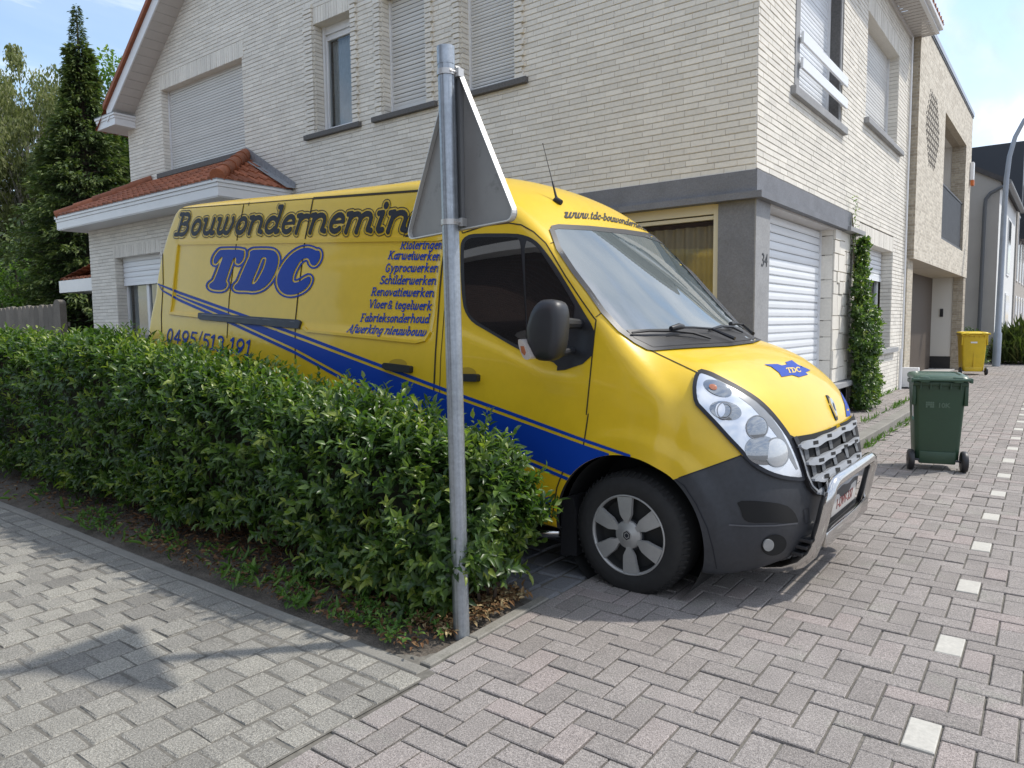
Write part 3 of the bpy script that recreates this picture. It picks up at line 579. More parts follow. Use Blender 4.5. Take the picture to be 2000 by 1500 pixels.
# driveway of blue setts, rising towards the house
pv = PV(); sl_ = math.tan(math.radians(3.6)); x = -2.13
while x > -7.6:
    wd = random.uniform(.13, .2); y = 3.0+random.uniform(0, .03)
    while y < 7.4:
        ln = random.uniform(.13, .26); zz = max(0, (-2.4-x))*sl_
        if not (y < 3.37 and x < -2.9): pv.stone(x-wd/2, y+ln/2, wd/2-.007, ln/2-.007, zz, random.gauss(0, .02), random.random(), .012, tilt=.02, rough=.007)
        y += ln
    x -= wd
pv.out('driveway', [M['sett']])
o = raw('driveway_bed', [(-2.1, 3.04, -.012), (-2.1, 7.6, -.012), (-2.4, 7.6, -.012), (-2.4, 3.04, -.012), (-9, 7.6, 6.6*sl_-.012), (-9, 3.04, 6.6*sl_-.012)], [(0, 1, 2, 3), (3, 2, 4, 5)], M['joint']); o['kind'] = 'structure'
# pavement with kerb along the side wall
pv = PV(); y = 8.68
while y < 15.8: pv.stone(-1.90, y+.5, .075, .497, .118, 0, .5, .012, tilt=.001); y += 1.0
pv2 = PV()
for i in range(6):
    y = 8.72+(i % 2)*.11
    while y < 15.7: pv2.stone(-2.03-.108*i, y+.108, .050, .106, .112, 0, random.random(), .005, tilt=.012); y += .218
o = pv2.out('pavement', [M['paver_red']])
for i in range(len(pv.V)):
    if pv.V[i][2] < .1: pv.V[i] = (pv.V[i][0], pv.V[i][1], -.02)
pv.out('kerb', [M['kerb']])
mb = MB(); mb.box((XS, 8.7, -.02), (-1.97, 15.8, .098)); o = mb.out('pavement_bed', M['joint']); o['kind'] = 'structure'
# ------------------------------------------------------------------ leaves
TL8 = np.array([(0, 0, 0), (.34, .5, .10), (.34, 0, 0), (.34, -.5, .10), (.70, .36, .04), (.70, 0, -.06), (.70, -.36, .04), (1, 0, -.18)], float)
FL8 = np.array([(0, 2, 1), (0, 3, 2), (2, 5, 4), (2, 4, 1), (2, 3, 6), (2, 6, 5), (5, 7, 4), (5, 6, 7)])
TL5 = np.array([(0, 0, 0), (.45, .5, .08), (.45, 0, -.02), (.45, -.5, .08), (1, 0, -.14)], float); FL5 = np.array([(0, 2, 1), (0, 3, 2), (2, 4, 1), (2, 3, 4)])
def unit(a): return a/np.maximum(1e-9, np.linalg.norm(a, axis=-1, keepdims=True))
def leaves(P, D, N_, S, Wd, tint, T=TL8, Fc=FL8):
    """P origin, D leaf direction, N_ rough normal, S length, Wd width ratio -> V, F, tint per vertex"""
    D = unit(D); Yv = unit(np.cross(N_, D)); Z = np.cross(D, Yv)
    n, m = len(P), len(T); Wd = np.broadcast_to(Wd, (n,))
    V = P[:, None]+S[:, None, None]*(T[None, :, 0, None]*D[:, None]+(T[None, :, 1, None]*Wd[:, None, None])*Yv[:, None]+T[None, :, 2, None]*Z[:, None])
    F = (Fc[None]+(np.arange(n)*m)[:, None, None]).reshape(-1, 3); return V.reshape(-1, 3), F, np.repeat(tint, m)
M['hedge_leaf'] = ramp_mat('hedge_leaf', [(0, (.028, .058, .017)), (.45, (.058, .112, .028)), (.75, (.12, .19, .036)), (1, (.26, .31, .06))], .36, trans=.36, spec=.5, speck=[(7, .18)])
M['twig'] = pm('twig', (.07, .05, .035), .9)
M['stem'] = pm('climber_stem', (.10, .08, .05), .9)
def shoots(P, Nrm, nl, ln, lsz, upb=.6, spread=.45, tip=.3, wd=.42, T=TL8, Fc=FL8, base=.45, rg=rng):
    """leafy shoots: nl leaves spiralling along each shoot"""
    n = len(P); D = unit(Nrm+np.array([0, 0, upb])+rg.normal(0, spread, (n, 3))); A = unit(np.cross(D, rg.normal(0, 1, (n, 3)))); B = np.cross(D, A)
    ph = rg.uniform(0, 6.28, n); L = ln*rg.uniform(.6, 1.35, n); st = rg.normal(base, .20, n); V_, F_, T_ = [], [], []; off = 0
    for k in range(nl):
        f = (k+.5)/nl; an = ph+k*2.4; R = A*np.cos(an)[:, None]+B*np.sin(an)[:, None]
        open_ = 1.25-.75*f; d = D*(1-.55*open_)+R*open_*.75; d = d+np.array([0, 0, -.18])*(1-f)+rg.normal(0, .12, (n, 3))
        p = P+D*(L*f)[:, None]; s = lsz*rg.uniform(.62, 1.28, n)*(1.05-.35*f)
        nr = unit(D*.9-R*.35+np.array([0, 0, .45])+rg.normal(0, .22, (n, 3)))
        v, fc, tt = leaves(p, d, nr, s, wd*rg.uniform(.85, 1.15, n), np.clip(st+tip*(f-.35)+rg.normal(0, .05, n), 0, 1), T, Fc)
        V_.append(v); F_.append(fc+off); T_.append(tt); off += len(v)
    return np.concatenate(V_), np.concatenate(F_), np.concatenate(T_)
def hz(a, b, c): return .5*math.sin(a*1.7+c)+.3*math.sin(a*4.1+b*3.3+1.3*c)+.2*math.sin(a*9.3+b*7.7)
# ------------------------------------------------------------------ hedge between court and driveway
hedge = empty('clipped_hedge', (-6, 2.7, 0), label='long clipped evergreen laurel hedge in the earth bed in front of the yellow van', cat='hedge')
HM = Matrix.Translation((6, -2.7, 0))
def htop(x): return float(np.interp(x, [-11, -6.2, -5.0, -4.0, -3.2, -2.6, -2.1, -1.9], [1.30, 1.28, 1.15, 1.02, .925, .84, .75, .60]))
def hprof(x, s):
    """s 0..1 around the section: front bottom -> top -> back"""
    t = htop(x); lo = .12 if x > -3.4 else .2
    o_ = .13*max(0, min(1, (x+2.8)/.35)); k = np.array([(2.54-o_*.4, lo-.06), (2.45-o_*.5, .28), (2.42-o_*.1, .60*t), (2.46+o_, t*.9), (2.56+o_, t-.01), (2.78, t+.01), (3.02, t-.05), (3.10, t-.3), (3.10, .4)])
    i = s*(len(k)-1); a = int(min(i, len(k)-2)); f = i-a; p = k[a]*(1-f)+k[a+1]*f; tn = k[a+1]-k[a]; nr = np.array([-tn[1], tn[0]]); nr = nr/np.linalg.norm(nr)
    if x > -2.5: c = np.array([2.80, .5]); q = 1-((x+2.5)/.42)**2*.45; p = c+(p-c)*q
    return p, nr
P, Q = [], []
while len(P) < 5200:
    x = random.uniform(-10.3, -2.16); s = random.random()**.8 if x > -4.5 else random.random(); s = min(s, .93)
    if x < -6.5 and random.random() < .35: continue
    (y, z), n = hprof(x, s); d = .06*hz(x*2.2, z*3, 1)+random.uniform(-.13, .015)
    nn = np.array([0.0, n[0], n[1]])
    if x > -2.4: nn[0] += (x+2.4)*2.2
    P.append((x, y+n[0]*d, z+n[1]*d)); Q.append(nn)
P = np.array(P); Q = unit(np.array(Q)); V1, F1, T1 = shoots(P, Q, 9, .13, .073, upb=.55, base=.42, tip=.34)
# right end face
P2, Q2 = [], []
for k in range(520):
    a = random.uniform(0, 1)**.6; th = random.uniform(0, 6.28); y = 2.82+.27*a*math.cos(th); z = .47+.33*a*math.sin(th)
    P2.append((-2.27-.10*a+random.uniform(-.12, .02)+.05*hz(y*5, z*5, 2), y, z)); Q2.append((1, .5*a*math.cos(th), .5*a*math.sin(th)))
V2, F2, T2 = shoots(np.array(P2), unit(np.array(Q2)), 9, .12, .072, upb=.5, base=.45, tip=.34)
# tall sprigs on top
P3 = []
for k in range(300):
    x = random.uniform(-10, -3.0) if random.random() < .75 else random.uniform(-5, -2.2); P3.append((x, random.uniform(2.5, 3.05), htop(x)+random.uniform(-.08, -.02)))
V3, F3, T3 = shoots(np.array(P3), np.tile([0, 0, 1.], (len(P3), 1)), 9, .17, .070, upb=.8, spread=.3, base=.66, tip=.3)
P4 = [(random.uniform(-3.4, -2.3), random.uniform(2.42, 2.62), random.uniform(.04, .32)) for k in range(170)]
V4, F4, T4 = shoots(np.array(P4), np.tile([0.1, -1, .2], (len(P4), 1)), 7, .14, .07, upb=.3, base=.55, tip=.3)
Vs, Fs, Ts, off = [], [], [], 0
for v, f, t in ((V1, F1, T1), (V2, F2, T2), (V3, F3, T3), (V4, F4, T4)): Vs.append(v); Fs.append(f+off); Ts.append(t); off += len(v)
o = raw('foliage', np.concatenate(Vs), np.concatenate(Fs), M['hedge_leaf'], hedge, smooth=True, tint=np.concatenate(Ts)); o.data.transform(HM)
mb = MB()   # stems and inner twigs
for k in range(420):
    x = random.uniform(-10.3, -2.3); y = random.uniform(2.68, 3.0); p = [(x, y, -.02)]; z = 0
    for q in range(4): z += htop(x)*.23; p.append((p[-1][0]+random.gauss(0, .06), min(3.0, max(2.62, p[-1][1]+random.gauss(0, .06))), z))
    mb.tube(p, [.012, .010, .008, .006, .004], 4, caps=False)
o = mb.out('stems', M['twig'], hedge); o.data.transform(HM)
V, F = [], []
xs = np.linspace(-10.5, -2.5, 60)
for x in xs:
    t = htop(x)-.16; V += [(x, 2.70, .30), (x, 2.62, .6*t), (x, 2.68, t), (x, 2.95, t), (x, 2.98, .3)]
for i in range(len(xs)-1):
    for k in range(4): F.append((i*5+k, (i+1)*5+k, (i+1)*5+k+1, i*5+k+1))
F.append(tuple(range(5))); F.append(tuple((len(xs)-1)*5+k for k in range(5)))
o = raw('dark_core', V, F, pm('hedge_core_shade', (.030, .032, .018), 1., noise=(30, .5)), hedge); o.data.transform(HM)  # solid core against see-through; the hedge's inner shade put into its colour
# litter, weeds, pebbles in the bed
M['dead_leaf'] = ramp_mat('dead_leaf', [(0, (.06, .035, .02)), (.4, (.13, .065, .03)), (.75, (.22, .13, .06)), (1, (.42, .33, .18))], .8, spec=.2)
n = 5200; x = -2.2-np.abs(rng.normal(0, 1, n))*2.6; y = 2.13+.75*rng.random(n)**.8; x = np.clip(x, -10, -2.2)
k = rng.random(n) < .16; x[k] = rng.uniform(-2.45, -2.19, k.sum()); y[k] = rng.uniform(2.35, 3.0, k.sum())
P = np.stack([x, y, .036+rng.uniform(0, .018, n)], 1); D = np.stack([rng.normal(0, 1, n), rng.normal(0, 1, n), rng.normal(0, .25, n)], 1); Nn = np.stack([rng.normal(0, .4, n), rng.normal(0, .4, n), np.ones(n)], 1)
tt = np.clip(rng.normal(.4, .2, n), 0, 1); tt[k] = np.clip(rng.normal(.8, .2, k.sum()), 0, 1)
V, F, T = leaves(P, D, Nn, rng.uniform(.018, .05, n), .42, tt); o = raw('leaf_litter', V, F, M['dead_leaf'], tint=T); tag(o, 'brown dry leaves littering the earth under the hedge', 'leaf litter', kind='stuff')
M['weed'] = ramp_mat('weed_leaf', [(0, (.04, .09, .015)), (.5, (.08, .17, .03)), (1, (.16, .26, .05))], .5, trans=.3)
Pw, Qw = [], []
for c in range(46):
    cx = -2.3-abs(random.gauss(0, 1))*2.6; cy = random.uniform(2.15, 2.42)
    for q in range(random.randint(3, 9)): Pw.append((cx+random.gauss(0, .06), min(2.6, max(2.14, cy+random.gauss(0, .04))), .03)); Qw.append((random.gauss(0, .4), random.gauss(0, .4), 1))
V, F, T = shoots(np.array(Pw), unit(np.array(Qw)), 6, .05, .034, upb=.3, spread=.5, base=.5, tip=.2, wd=.5)
Pg = np.array([(-2.6-abs(random.gauss(0, 1))*2.4, random.uniform(2.13, 2.45), .02) for k in range(140)]); Dg = np.stack([rng.normal(0, .7, 140), rng.normal(0, .7, 140), rng.uniform(.3, .9, 140)], 1)
Vg, Fg, Tg = leaves(Pg, Dg, rng.normal(0, 1, (140, 3)), rng.uniform(.05, .14, 140), .22, rng.uniform(.4, .9, 140))
o = raw('bed_weeds', np.concatenate([V, Vg]), np.concatenate([F, Fg+len(V)]), M['weed'], smooth=True, tint=np.concatenate([T, Tg])); tag(o, 'small green weeds and fallen green leaves along the bed edge', 'weeds', kind='stuff')
Pg = []
for k in range(240):
    y = random.uniform(8.7, 14.6); Pg.append((random.choice((-1.81, -1.81, -2.62, -2.1))+random.gauss(0, .02), y if random.random() < .6 else random.uniform(12.5, 15.7), .0))
Pg = np.array(Pg); Pg[:, 2] = np.where(Pg[:, 0] < -1.9, .11, 0); n = len(Pg)*5; Pg = np.repeat(Pg, 5, 0)+rng.normal(0, .012, (n, 3))*[1, 2, 0]
V, F, T = leaves(Pg, np.stack([rng.normal(.15, .5, n), rng.normal(0, .5, n), rng.uniform(.4, 1, n)], 1), rng.normal(0, 1, (n, 3)), rng.uniform(.04, .12, n), .14, rng.uniform(.3, 1, n), TL5, FL5)
o = raw('kerb_grass', V, F, M['weed'], tint=T); tag(o, 'tufts of grass growing from the kerb and pavement joints', 'grass', kind='stuff')
# ------------------------------------------------------------------ climber at the pier
cl = empty('climbing_shrub', (XS+.3, 11.6, .11), label='tall narrow evergreen shrub climbing the white wall beside the stone pier', cat='shrub'); CM = Matrix.Translation((-XS-.3, -11.6, -.11))
P, Q = [], []
while len(P) < 1700:
    z = random.uniform(.14, 2.6); w_ = np.interp(z, [.1, .5, 1.3, 1.75, 2.1, 2.6], [.40, .46, .44, .30, .12, .05])*(1+.25*hz(z*3, 0, 1)); th = random.uniform(0, 6.28); r = random.random()**.4
    P.append((XS+.10+max(-.06, .30*w_*r*math.cos(th)+.22*w_), 11.72+w_*r*math.sin(th)+.12*math.sin(z*3)-(.15 if z > 1.8 else 0), z)); Q.append((abs(math.cos(th))+.3, math.sin(th), .15))
V, F, T = shoots(np.array(P), unit(np.array(Q)), 8, .10, .072, upb=.3, base=.42, tip=.36, wd=.5)
P = [(XS+.05+.02*random.random(), 11.45-.04*(z-2.5)+random.gauss(0, .04), z) for z in np.linspace(2.4, 3.2, 26)]
Vb, Fb, Tb = shoots(np.array(P), np.tile([1., 0, 0], (len(P), 1)), 3, .06, .05, base=.55, wd=.5)
o = raw('foliage', np.concatenate([V, Vb]), np.concatenate([F, Fb+len(V)]), M['hedge_leaf'], cl, smooth=True, tint=np.concatenate([T, Tb])); o.data.transform(CM)
mb = MB()
for k in range(7): mb.tube([(XS+.15+random.gauss(0, .05), 11.7+random.gauss(0, .08), .1), (XS+.12, 11.7+random.gauss(0, .12), 1.2), (XS+.08, 11.55+random.gauss(0, .08), 2.3), (XS+.04, 11.45, 3.0)], [.018, .014, .009, .004], 5)
o = mb.out('stems', M['stem'], cl); o.data.transform(CM)
# ------------------------------------------------------------------ beige brick house
h2 = empty('beige_brick_house', (-2.48, 15.9, 0), label='modern beige brick house with recessed balcony and diamond pattern of vent holes', cat='house'); H2 = Matrix.Translation((2.48, -15.9, 0))
def put(o, par, Mx): o.parent = par; o.data.transform(Mx); return o
XF = -2.48; mbx = brick_tex('beige_brick_street', (.66, .60, .49), (.44, .385, .30), (.62, .57, .49), (1, 2), off=(0, 0)); mby = brick_tex('beige_brick_shaded', (.44, .38, .29), (.30, .25, .185), (.42, .38, .31), (0, 2)); mbz = pm('beige_soffit', (.50, .45, .37), .9, noise=(3, .1)); plaster = pm('grey_plaster', (.62, .59, .54), .9, noise=(2, .06)); slat = pm('brown_slats', (.13, .105, .085), .6)  # second brick is the street brick with shade put into its colour
YA, YB, ZT, ZO = 15.9, 24.7, 7.15, 2.63; by0, by1, bz0, bz1 = 19.4, 23.45, 3.30, 6.13
def Q(V, F, mat, name, par, Mx): return put(raw(name, V, F, mat), par, Mx)
def yz(x, y0, y1, z0, z1): return [(x, y0, z0), (x, y1, z0), (x, y1, z1), (x, y0, z1)]
V, F = [], []
for q in (yz(XF, YA, by0, ZO, ZT), yz(XF, by1, YB, ZO, ZT), yz(XF, by0, by1, ZO, bz0), yz(XF, by0, by1, bz1, ZT)): b = len(V); V += q; F.append((b, b+1, b+2, b+3))
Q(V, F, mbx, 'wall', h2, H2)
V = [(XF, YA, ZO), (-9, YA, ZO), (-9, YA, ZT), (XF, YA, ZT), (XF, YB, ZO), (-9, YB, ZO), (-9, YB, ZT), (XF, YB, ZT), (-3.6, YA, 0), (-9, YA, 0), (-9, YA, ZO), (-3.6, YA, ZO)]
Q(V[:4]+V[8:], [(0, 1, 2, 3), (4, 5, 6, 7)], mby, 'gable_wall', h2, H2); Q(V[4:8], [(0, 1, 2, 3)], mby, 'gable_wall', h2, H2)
V = []; F = []   # balcony recess
d = XF-1.5
for q in ([(XF, by1, bz0), (XF-.33, by1, bz0), (XF-.33, by1, bz1), (XF, by1, bz1)], [(XF, by0, bz0), (XF-.33, by0, bz0), (XF-.33, by0, bz1), (XF, by0, bz1)], [(XF, by0, bz1), (XF, by1, bz1), (XF-.33, by1, bz1), (XF-.33, by0, bz1)]): b = len(V); V += q; F.append((b, b+1, b+2, b+3))
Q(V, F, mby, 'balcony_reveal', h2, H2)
mb = MB(); mb.box((d-.05, by0-.3, bz0-.02), (d, by1+.3, bz1+.02)); mb.box((d, by1+.02, bz0), (XF-.331, by1+.06, bz1)); mb.box((d, by0-.06, bz0), (XF-.331, by0-.02, bz1)); mb.box((d, by0-.1, bz1+.003), (XF-.331, by1+.1, bz1+.06)); mb.box((d, by0-.1, bz0-.1), (XF-.02, by1+.1, bz0-.004)); put(mb.out('balcony_lining', plaster), h2, H2)
mb = MB(); y = by0+.03
while y < by1-.03: mb.box((XF-.075, y, bz0+.05), (XF-.055, y+.035, 4.56)); y += .055
mb.box((XF-.09, by0, 4.56), (XF-.04, by1, 4.60)); mb.box((XF-.09, by0, bz0+.01), (XF-.03, by1, bz0+.07)); put(mb.out('balcony_railing', M['metal_dark']), h2, H2)
mb = MB(); mb.box((-9, YA-.01, ZT+.001), (XF+.03, YB+.03, ZT+.11)); put(mb.out('parapet_cap', pm('zinc', (.42, .44, .47), .4, metal=.6)), h2, H2)
mb = MB(); mb.box((XF+.004, YA-.005, ZT-.05), (XF+.016, YB+.01, ZT)); put(mb.out('parapet_trim', M['metal_dark']), h2, H2)
mb = MB()
for r in range(23):
    z = 4.6+r*.066
    for c in range(17):
        y = 16.75+c*.105+(r % 2)*.05; e = abs(c/16*2-1)+abs((r-11)/11)*.62
        if e < 1.18 and ((r+2*c) % 4 != 0): mb.box((XF+.002, y, z), (XF+.004, y+.058, z+.052))
put(mb.out('vent_holes', pm('vent_dark', (.05, .042, .035), .9)), h2, H2)
V = [(XF, YA, ZO), (XF, YB, ZO), (-4, YB, ZO), (-4, YA, ZO)]; Q(V, [(0, 1, 2, 3)], mbz, 'overhang_soffit', h2, H2)
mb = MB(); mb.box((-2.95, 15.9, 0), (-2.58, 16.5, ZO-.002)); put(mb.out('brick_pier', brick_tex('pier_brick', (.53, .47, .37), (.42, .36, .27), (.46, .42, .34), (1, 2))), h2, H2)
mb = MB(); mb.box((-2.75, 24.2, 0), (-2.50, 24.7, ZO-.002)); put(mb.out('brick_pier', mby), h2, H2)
mb = MB(); y = 16.5
while y < 24.2: mb.box((-3.32, y, .03), (-3.27, y+.07, ZO-.002)); y += .105
mb.box((-3.40, 16.4, 0), (-3.33, 24.3, ZO-.002)); put(mb.out('slatted_garage_door', slat), h2, H2)
mb = MB(); mb.box((-3.33, 24.22, .38), (-2.752, 24.4, ZO-.002)); ew = put(mb.out('entrance_wall', pm('white_plaster', (.66, .64, .59), .9)), h2, H2)
mb = MB(); mb.box((-3.33, 24.205, 0), (-2.752, 24.4, .378)); put(mb.out('plinth', M['black']), h2, H2)
mb = MB(); mb.box((-3.05, 24.19, 1.52), (-2.97, 24.22, 1.75), bev=.006); mb.box((-3.03, 24.185, 1.55), (-2.99, 24.19, 1.62), 1); put(mb.out('intercom', M['black']), ew, H2)
mb = MB(); mb.box((-3.35, 16.5, -.01), (-2.62, 24.2, .03)); o = mb.out('entrance_floor', pm('pale_slab', (.40, .39, .37), .8, noise=(2, .08))); o['kind'] = 'structure'
mb = MB(); mb.box((-2.62, 15.86, .13), (-2.32, 15.99, .52), bev=.012); a = mb.out('cabinet', M['upvc']); mb = MB(); mb.box((-2.625, 15.85, 0), (-2.315, 15.995, .129)); b = mb.out('base', M['black'])
mc = empty('meter_cabinet', (-2.47, 15.9, 0), label='small white cabinet with black base at the corner between the two houses', cat='cabinet'); CM2 = Matrix.Translation((2.47, -15.9, 0)); put(a, mc, CM2); put(b, mc, CM2)
mb = MB(); mb.box((XF+.002, 24.4, 5.35), (XF+.10, 24.62, 5.85), bev=.02); al = put(mb.out('housing', M['upvc']), None, Matrix()); mb = MB(); mb.box((XF+.02, 24.42, 5.20), (XF+.11, 24.60, 5.36), bev=.02); bl = mb.out('lens', pm('orange_lens', (.55, .13, .02), .3))
ab = empty('alarm_siren', (XF, 24.5, 5.2), label='white alarm box with orange lens on the far end of the beige house', cat='alarm'); AM = Matrix.Translation((-XF, -24.5, -5.2)); put(al, ab, AM); put(bl, ab, AM)
# ------------------------------------------------------------------ grey house and row behind
h3 = empty('grey_rendered_house', (-2, 28, 0), label='grey rendered house with white street front, dark roof edge and bent downpipe', cat='house'); H3 = Matrix.Translation((2, -28, 0))
rend = pm('grey_render', (.36, .345, .32), .9, noise=(1.2, .06)); whi = pm('white_render', (.72, .72, .70), .9); drk = pm('dark_tiles', (.05, .046, .046), .7, noise=(8, .3)); blk = pm('black_zinc', (.022, .026, .034), .45); glz = pm('dark_glazing', (.05, .06, .07), .08)
def zr(x): return 5.78+(-2-x)*.585
Q([(-2, 28, 0), (-7, 28, 0), (-7, 28, zr(-7)), (-2, 28, zr(-2))], [(0, 1, 2, 3)], rend, 'gable_wall', h3, H3)
Q(yz(-2, 28, 36, 0, 5.78), [(0, 1, 2, 3)], whi, 'wall', h3, H3)
Q([(-1.85, 27.9, zr(-1.85)), (-1.85, 36, zr(-1.85)), (-7, 36, zr(-7)), (-7, 27.9, zr(-7)), (-1.85, 27.9, zr(-1.85)+.16), (-1.85, 36, zr(-1.85)+.16), (-7, 36, zr(-7)+.16), (-7, 27.9, zr(-7)+.16)], [(0, 3, 2, 1), (4, 5, 6, 7), (0, 1, 5, 4), (3, 0, 4, 7)], drk, 'roof', h3, H3)
mb = MB(); mb.tube([(-1.78, 27.92, 5.74), (-1.78, 36, 5.74)], .085, 10); put(mb.out('gutter', pm('grey_gutter', (.2, .2, .2), .5), angle=50), h3, H3)
mb = MB(); mb.tube([(-1.80, 27.90, 5.66), (-1.95, 27.86, 5.58), (-2.25, 27.86, 5.42), (-2.36, 27.86, 5.25), (-2.38, 27.86, 5.0), (-2.40, 27.86, .1)], .055, 8); put(mb.out('downpipe', pm('grey_pipe', (.09, .095, .10), .5), angle=50), h3, H3)
for (y0, y1, z0, z1) in ((29.2, 30.3, 3.1, 5.0), (32.0, 33.2, 3.1, 5.0), (29.4, 30.4, .1, 2.3), (32.0, 33.6, .9, 2.3)):
    mb = MB(); mb.box((-2.0+.002, y0-.08, z0-.08), (-1.97, y1+.08, z1+.08)); f = put(mb.out('window', M['upvc']), h3, H3); mb = MB(); mb.box((-1.969, y0, z0), (-1.962, y1, z1)); put(mb.out('pane', glz), f, H3)
def row_house(y0, y1, zm, zt, lower, lab, xf=-1.95):
    h = empty('row_house', (xf, y0, 0), label=lab, cat='house', group='dark topped row houses far down the street'); Mx = Matrix.Translation((-xf, -y0, 0))
    mb = MB(); mb.box((-8, y0, 0), (xf, y1, zm)); put(mb.out('wall', lower), h, Mx)
    mb = MB(); mb.box((-8.2, y0-.05, zm+.002), (xf+.12, y1, zt)); mb.box((xf, y0+1.5, zm-1.2), (xf+.45, y0+4.5, zm+1.0)); put(mb.out('black_storey', blk), h, Mx)
    y = y0+.7
    while y < y1-1: 
        for (a, b) in ((.3, 2.4), (3.0, zm-.3)):
            mb = MB(); mb.box((xf+.002, y, a), (xf+.03, y+.8, b)); f = put(mb.out('window', M['upvc']), h, Mx); mb = MB(); mb.box((xf+.031, y+.1, a+.1), (xf+.036, y+.7, b-.1)); put(mb.out('pane', glz), f, Mx)
        y += 1.9
row_house(36.2, 50, 6.0, 8.55, pm('greige_brick', (.38, .35, .31), .9, noise=(20, .15)), 'row house with black box storey rising behind the grey rendered house')
row_house(50.2, 66, 6.0, 8.3, pm('red_brick', (.24, .10, .065), .9, noise=(20, .2)), 'farthest row house at the right edge with red brick ground floor', xf=-1.8)
# street lamp
lp = empty('street_lamp', (-1.8, 26.5, 0), label='tall grey street lamp with curved arm standing by the grey house', cat='street lamp'); LM = Matrix.Translation((1.8, -26.5, 0)); galv = pm('galvanised_grey', (.30, .33, .37), .5, metal=.35, noise=(3, .1))
mb = MB(); pts = [(-1.8, 26.5, -.03), (-1.79, 26.5, 1.0), (-1.79, 26.5, 1.05), (-1.77, 26.5, 4.5), (-1.75, 26.5, 5.6), (-1.70, 26.5, 6.25), (-1.58, 26.5, 6.8), (-1.38, 26.5, 7.25), (-1.05, 26.5, 7.65), (-.6, 26.5, 7.9), (-.1, 26.5, 8.0)]
mb.tube(pts, [.11, .11, .085, .075, .07, .065, .06, .055, .05, .045, .045], 14); put(mb.out('pole', galv, angle=50), lp, LM)
mb = MB(); mb.box((-.2, 26.38, 7.93), (.5, 26.62, 8.06), bev=.04); put(mb.out('lamp_head', galv, angle=40), lp, LM)
# shrubs by the grey house
def shrub(name, lab, cx, cy, rx, ry, hh, n, mat, base, grass=True, cat='shrub'):
    s = empty(name, (cx, cy, 0), label=lab, cat=cat)
    a = rng.uniform(0, 6.28, n); r = np.sqrt(rng.random(n)); P = np.stack([rx*r*np.cos(a), ry*r*np.sin(a), np.zeros(n)], 1)
    if grass:
        P[:, 2] = rng.uniform(0, .6, n)*hh*(1-.6*r); D = np.stack([P[:, 0]*.8+rng.normal(0, .25, n), P[:, 1]*.5+rng.normal(0, .25, n), rng.uniform(.5, 1.2, n)], 1)
        V, F, T = leaves(P, D, rng.normal(0, 1, (n, 3)), rng.uniform(.25, .55, n)*hh*(1.15-.5*r), .08, np.clip(rng.normal(base, .18, n), 0, 1))
    else:
        P[:, 2] = hh*(.1+.9*rng.random(n)*np.sqrt(np.maximum(0, 1-r**2*.8))); V, F, T = shoots(P, unit(P+[0, 0, .3]), 7, .12, .08, base=base)
    raw('foliage', V, F, mat, s, tint=T); return s
M['grassy'] = ramp_mat('ornamental_grass', [(0, (.035, .055, .015)), (.6, (.09, .12, .035)), (1, (.21, .20, .08))], .7, trans=.3)
shrub('ornamental_grass', 'big tuft of ornamental grass beside the street lamp base', -1.35, 28.6, .75, 1.0, 1.5, 2600, M['grassy'], .5)
shrub('ornamental_grass', 'ornamental grass tuft at the far right edge of the picture', -1.2, 31.5, .8, 1.4, 1.5, 2200, M['grassy'], .55)
shrub('dark_shrub', 'dark low shrub behind the yellow wheelie bin', -2.45, 25.9, .45, .9, 1.15, 420, M['hedge_leaf'], .35, False)
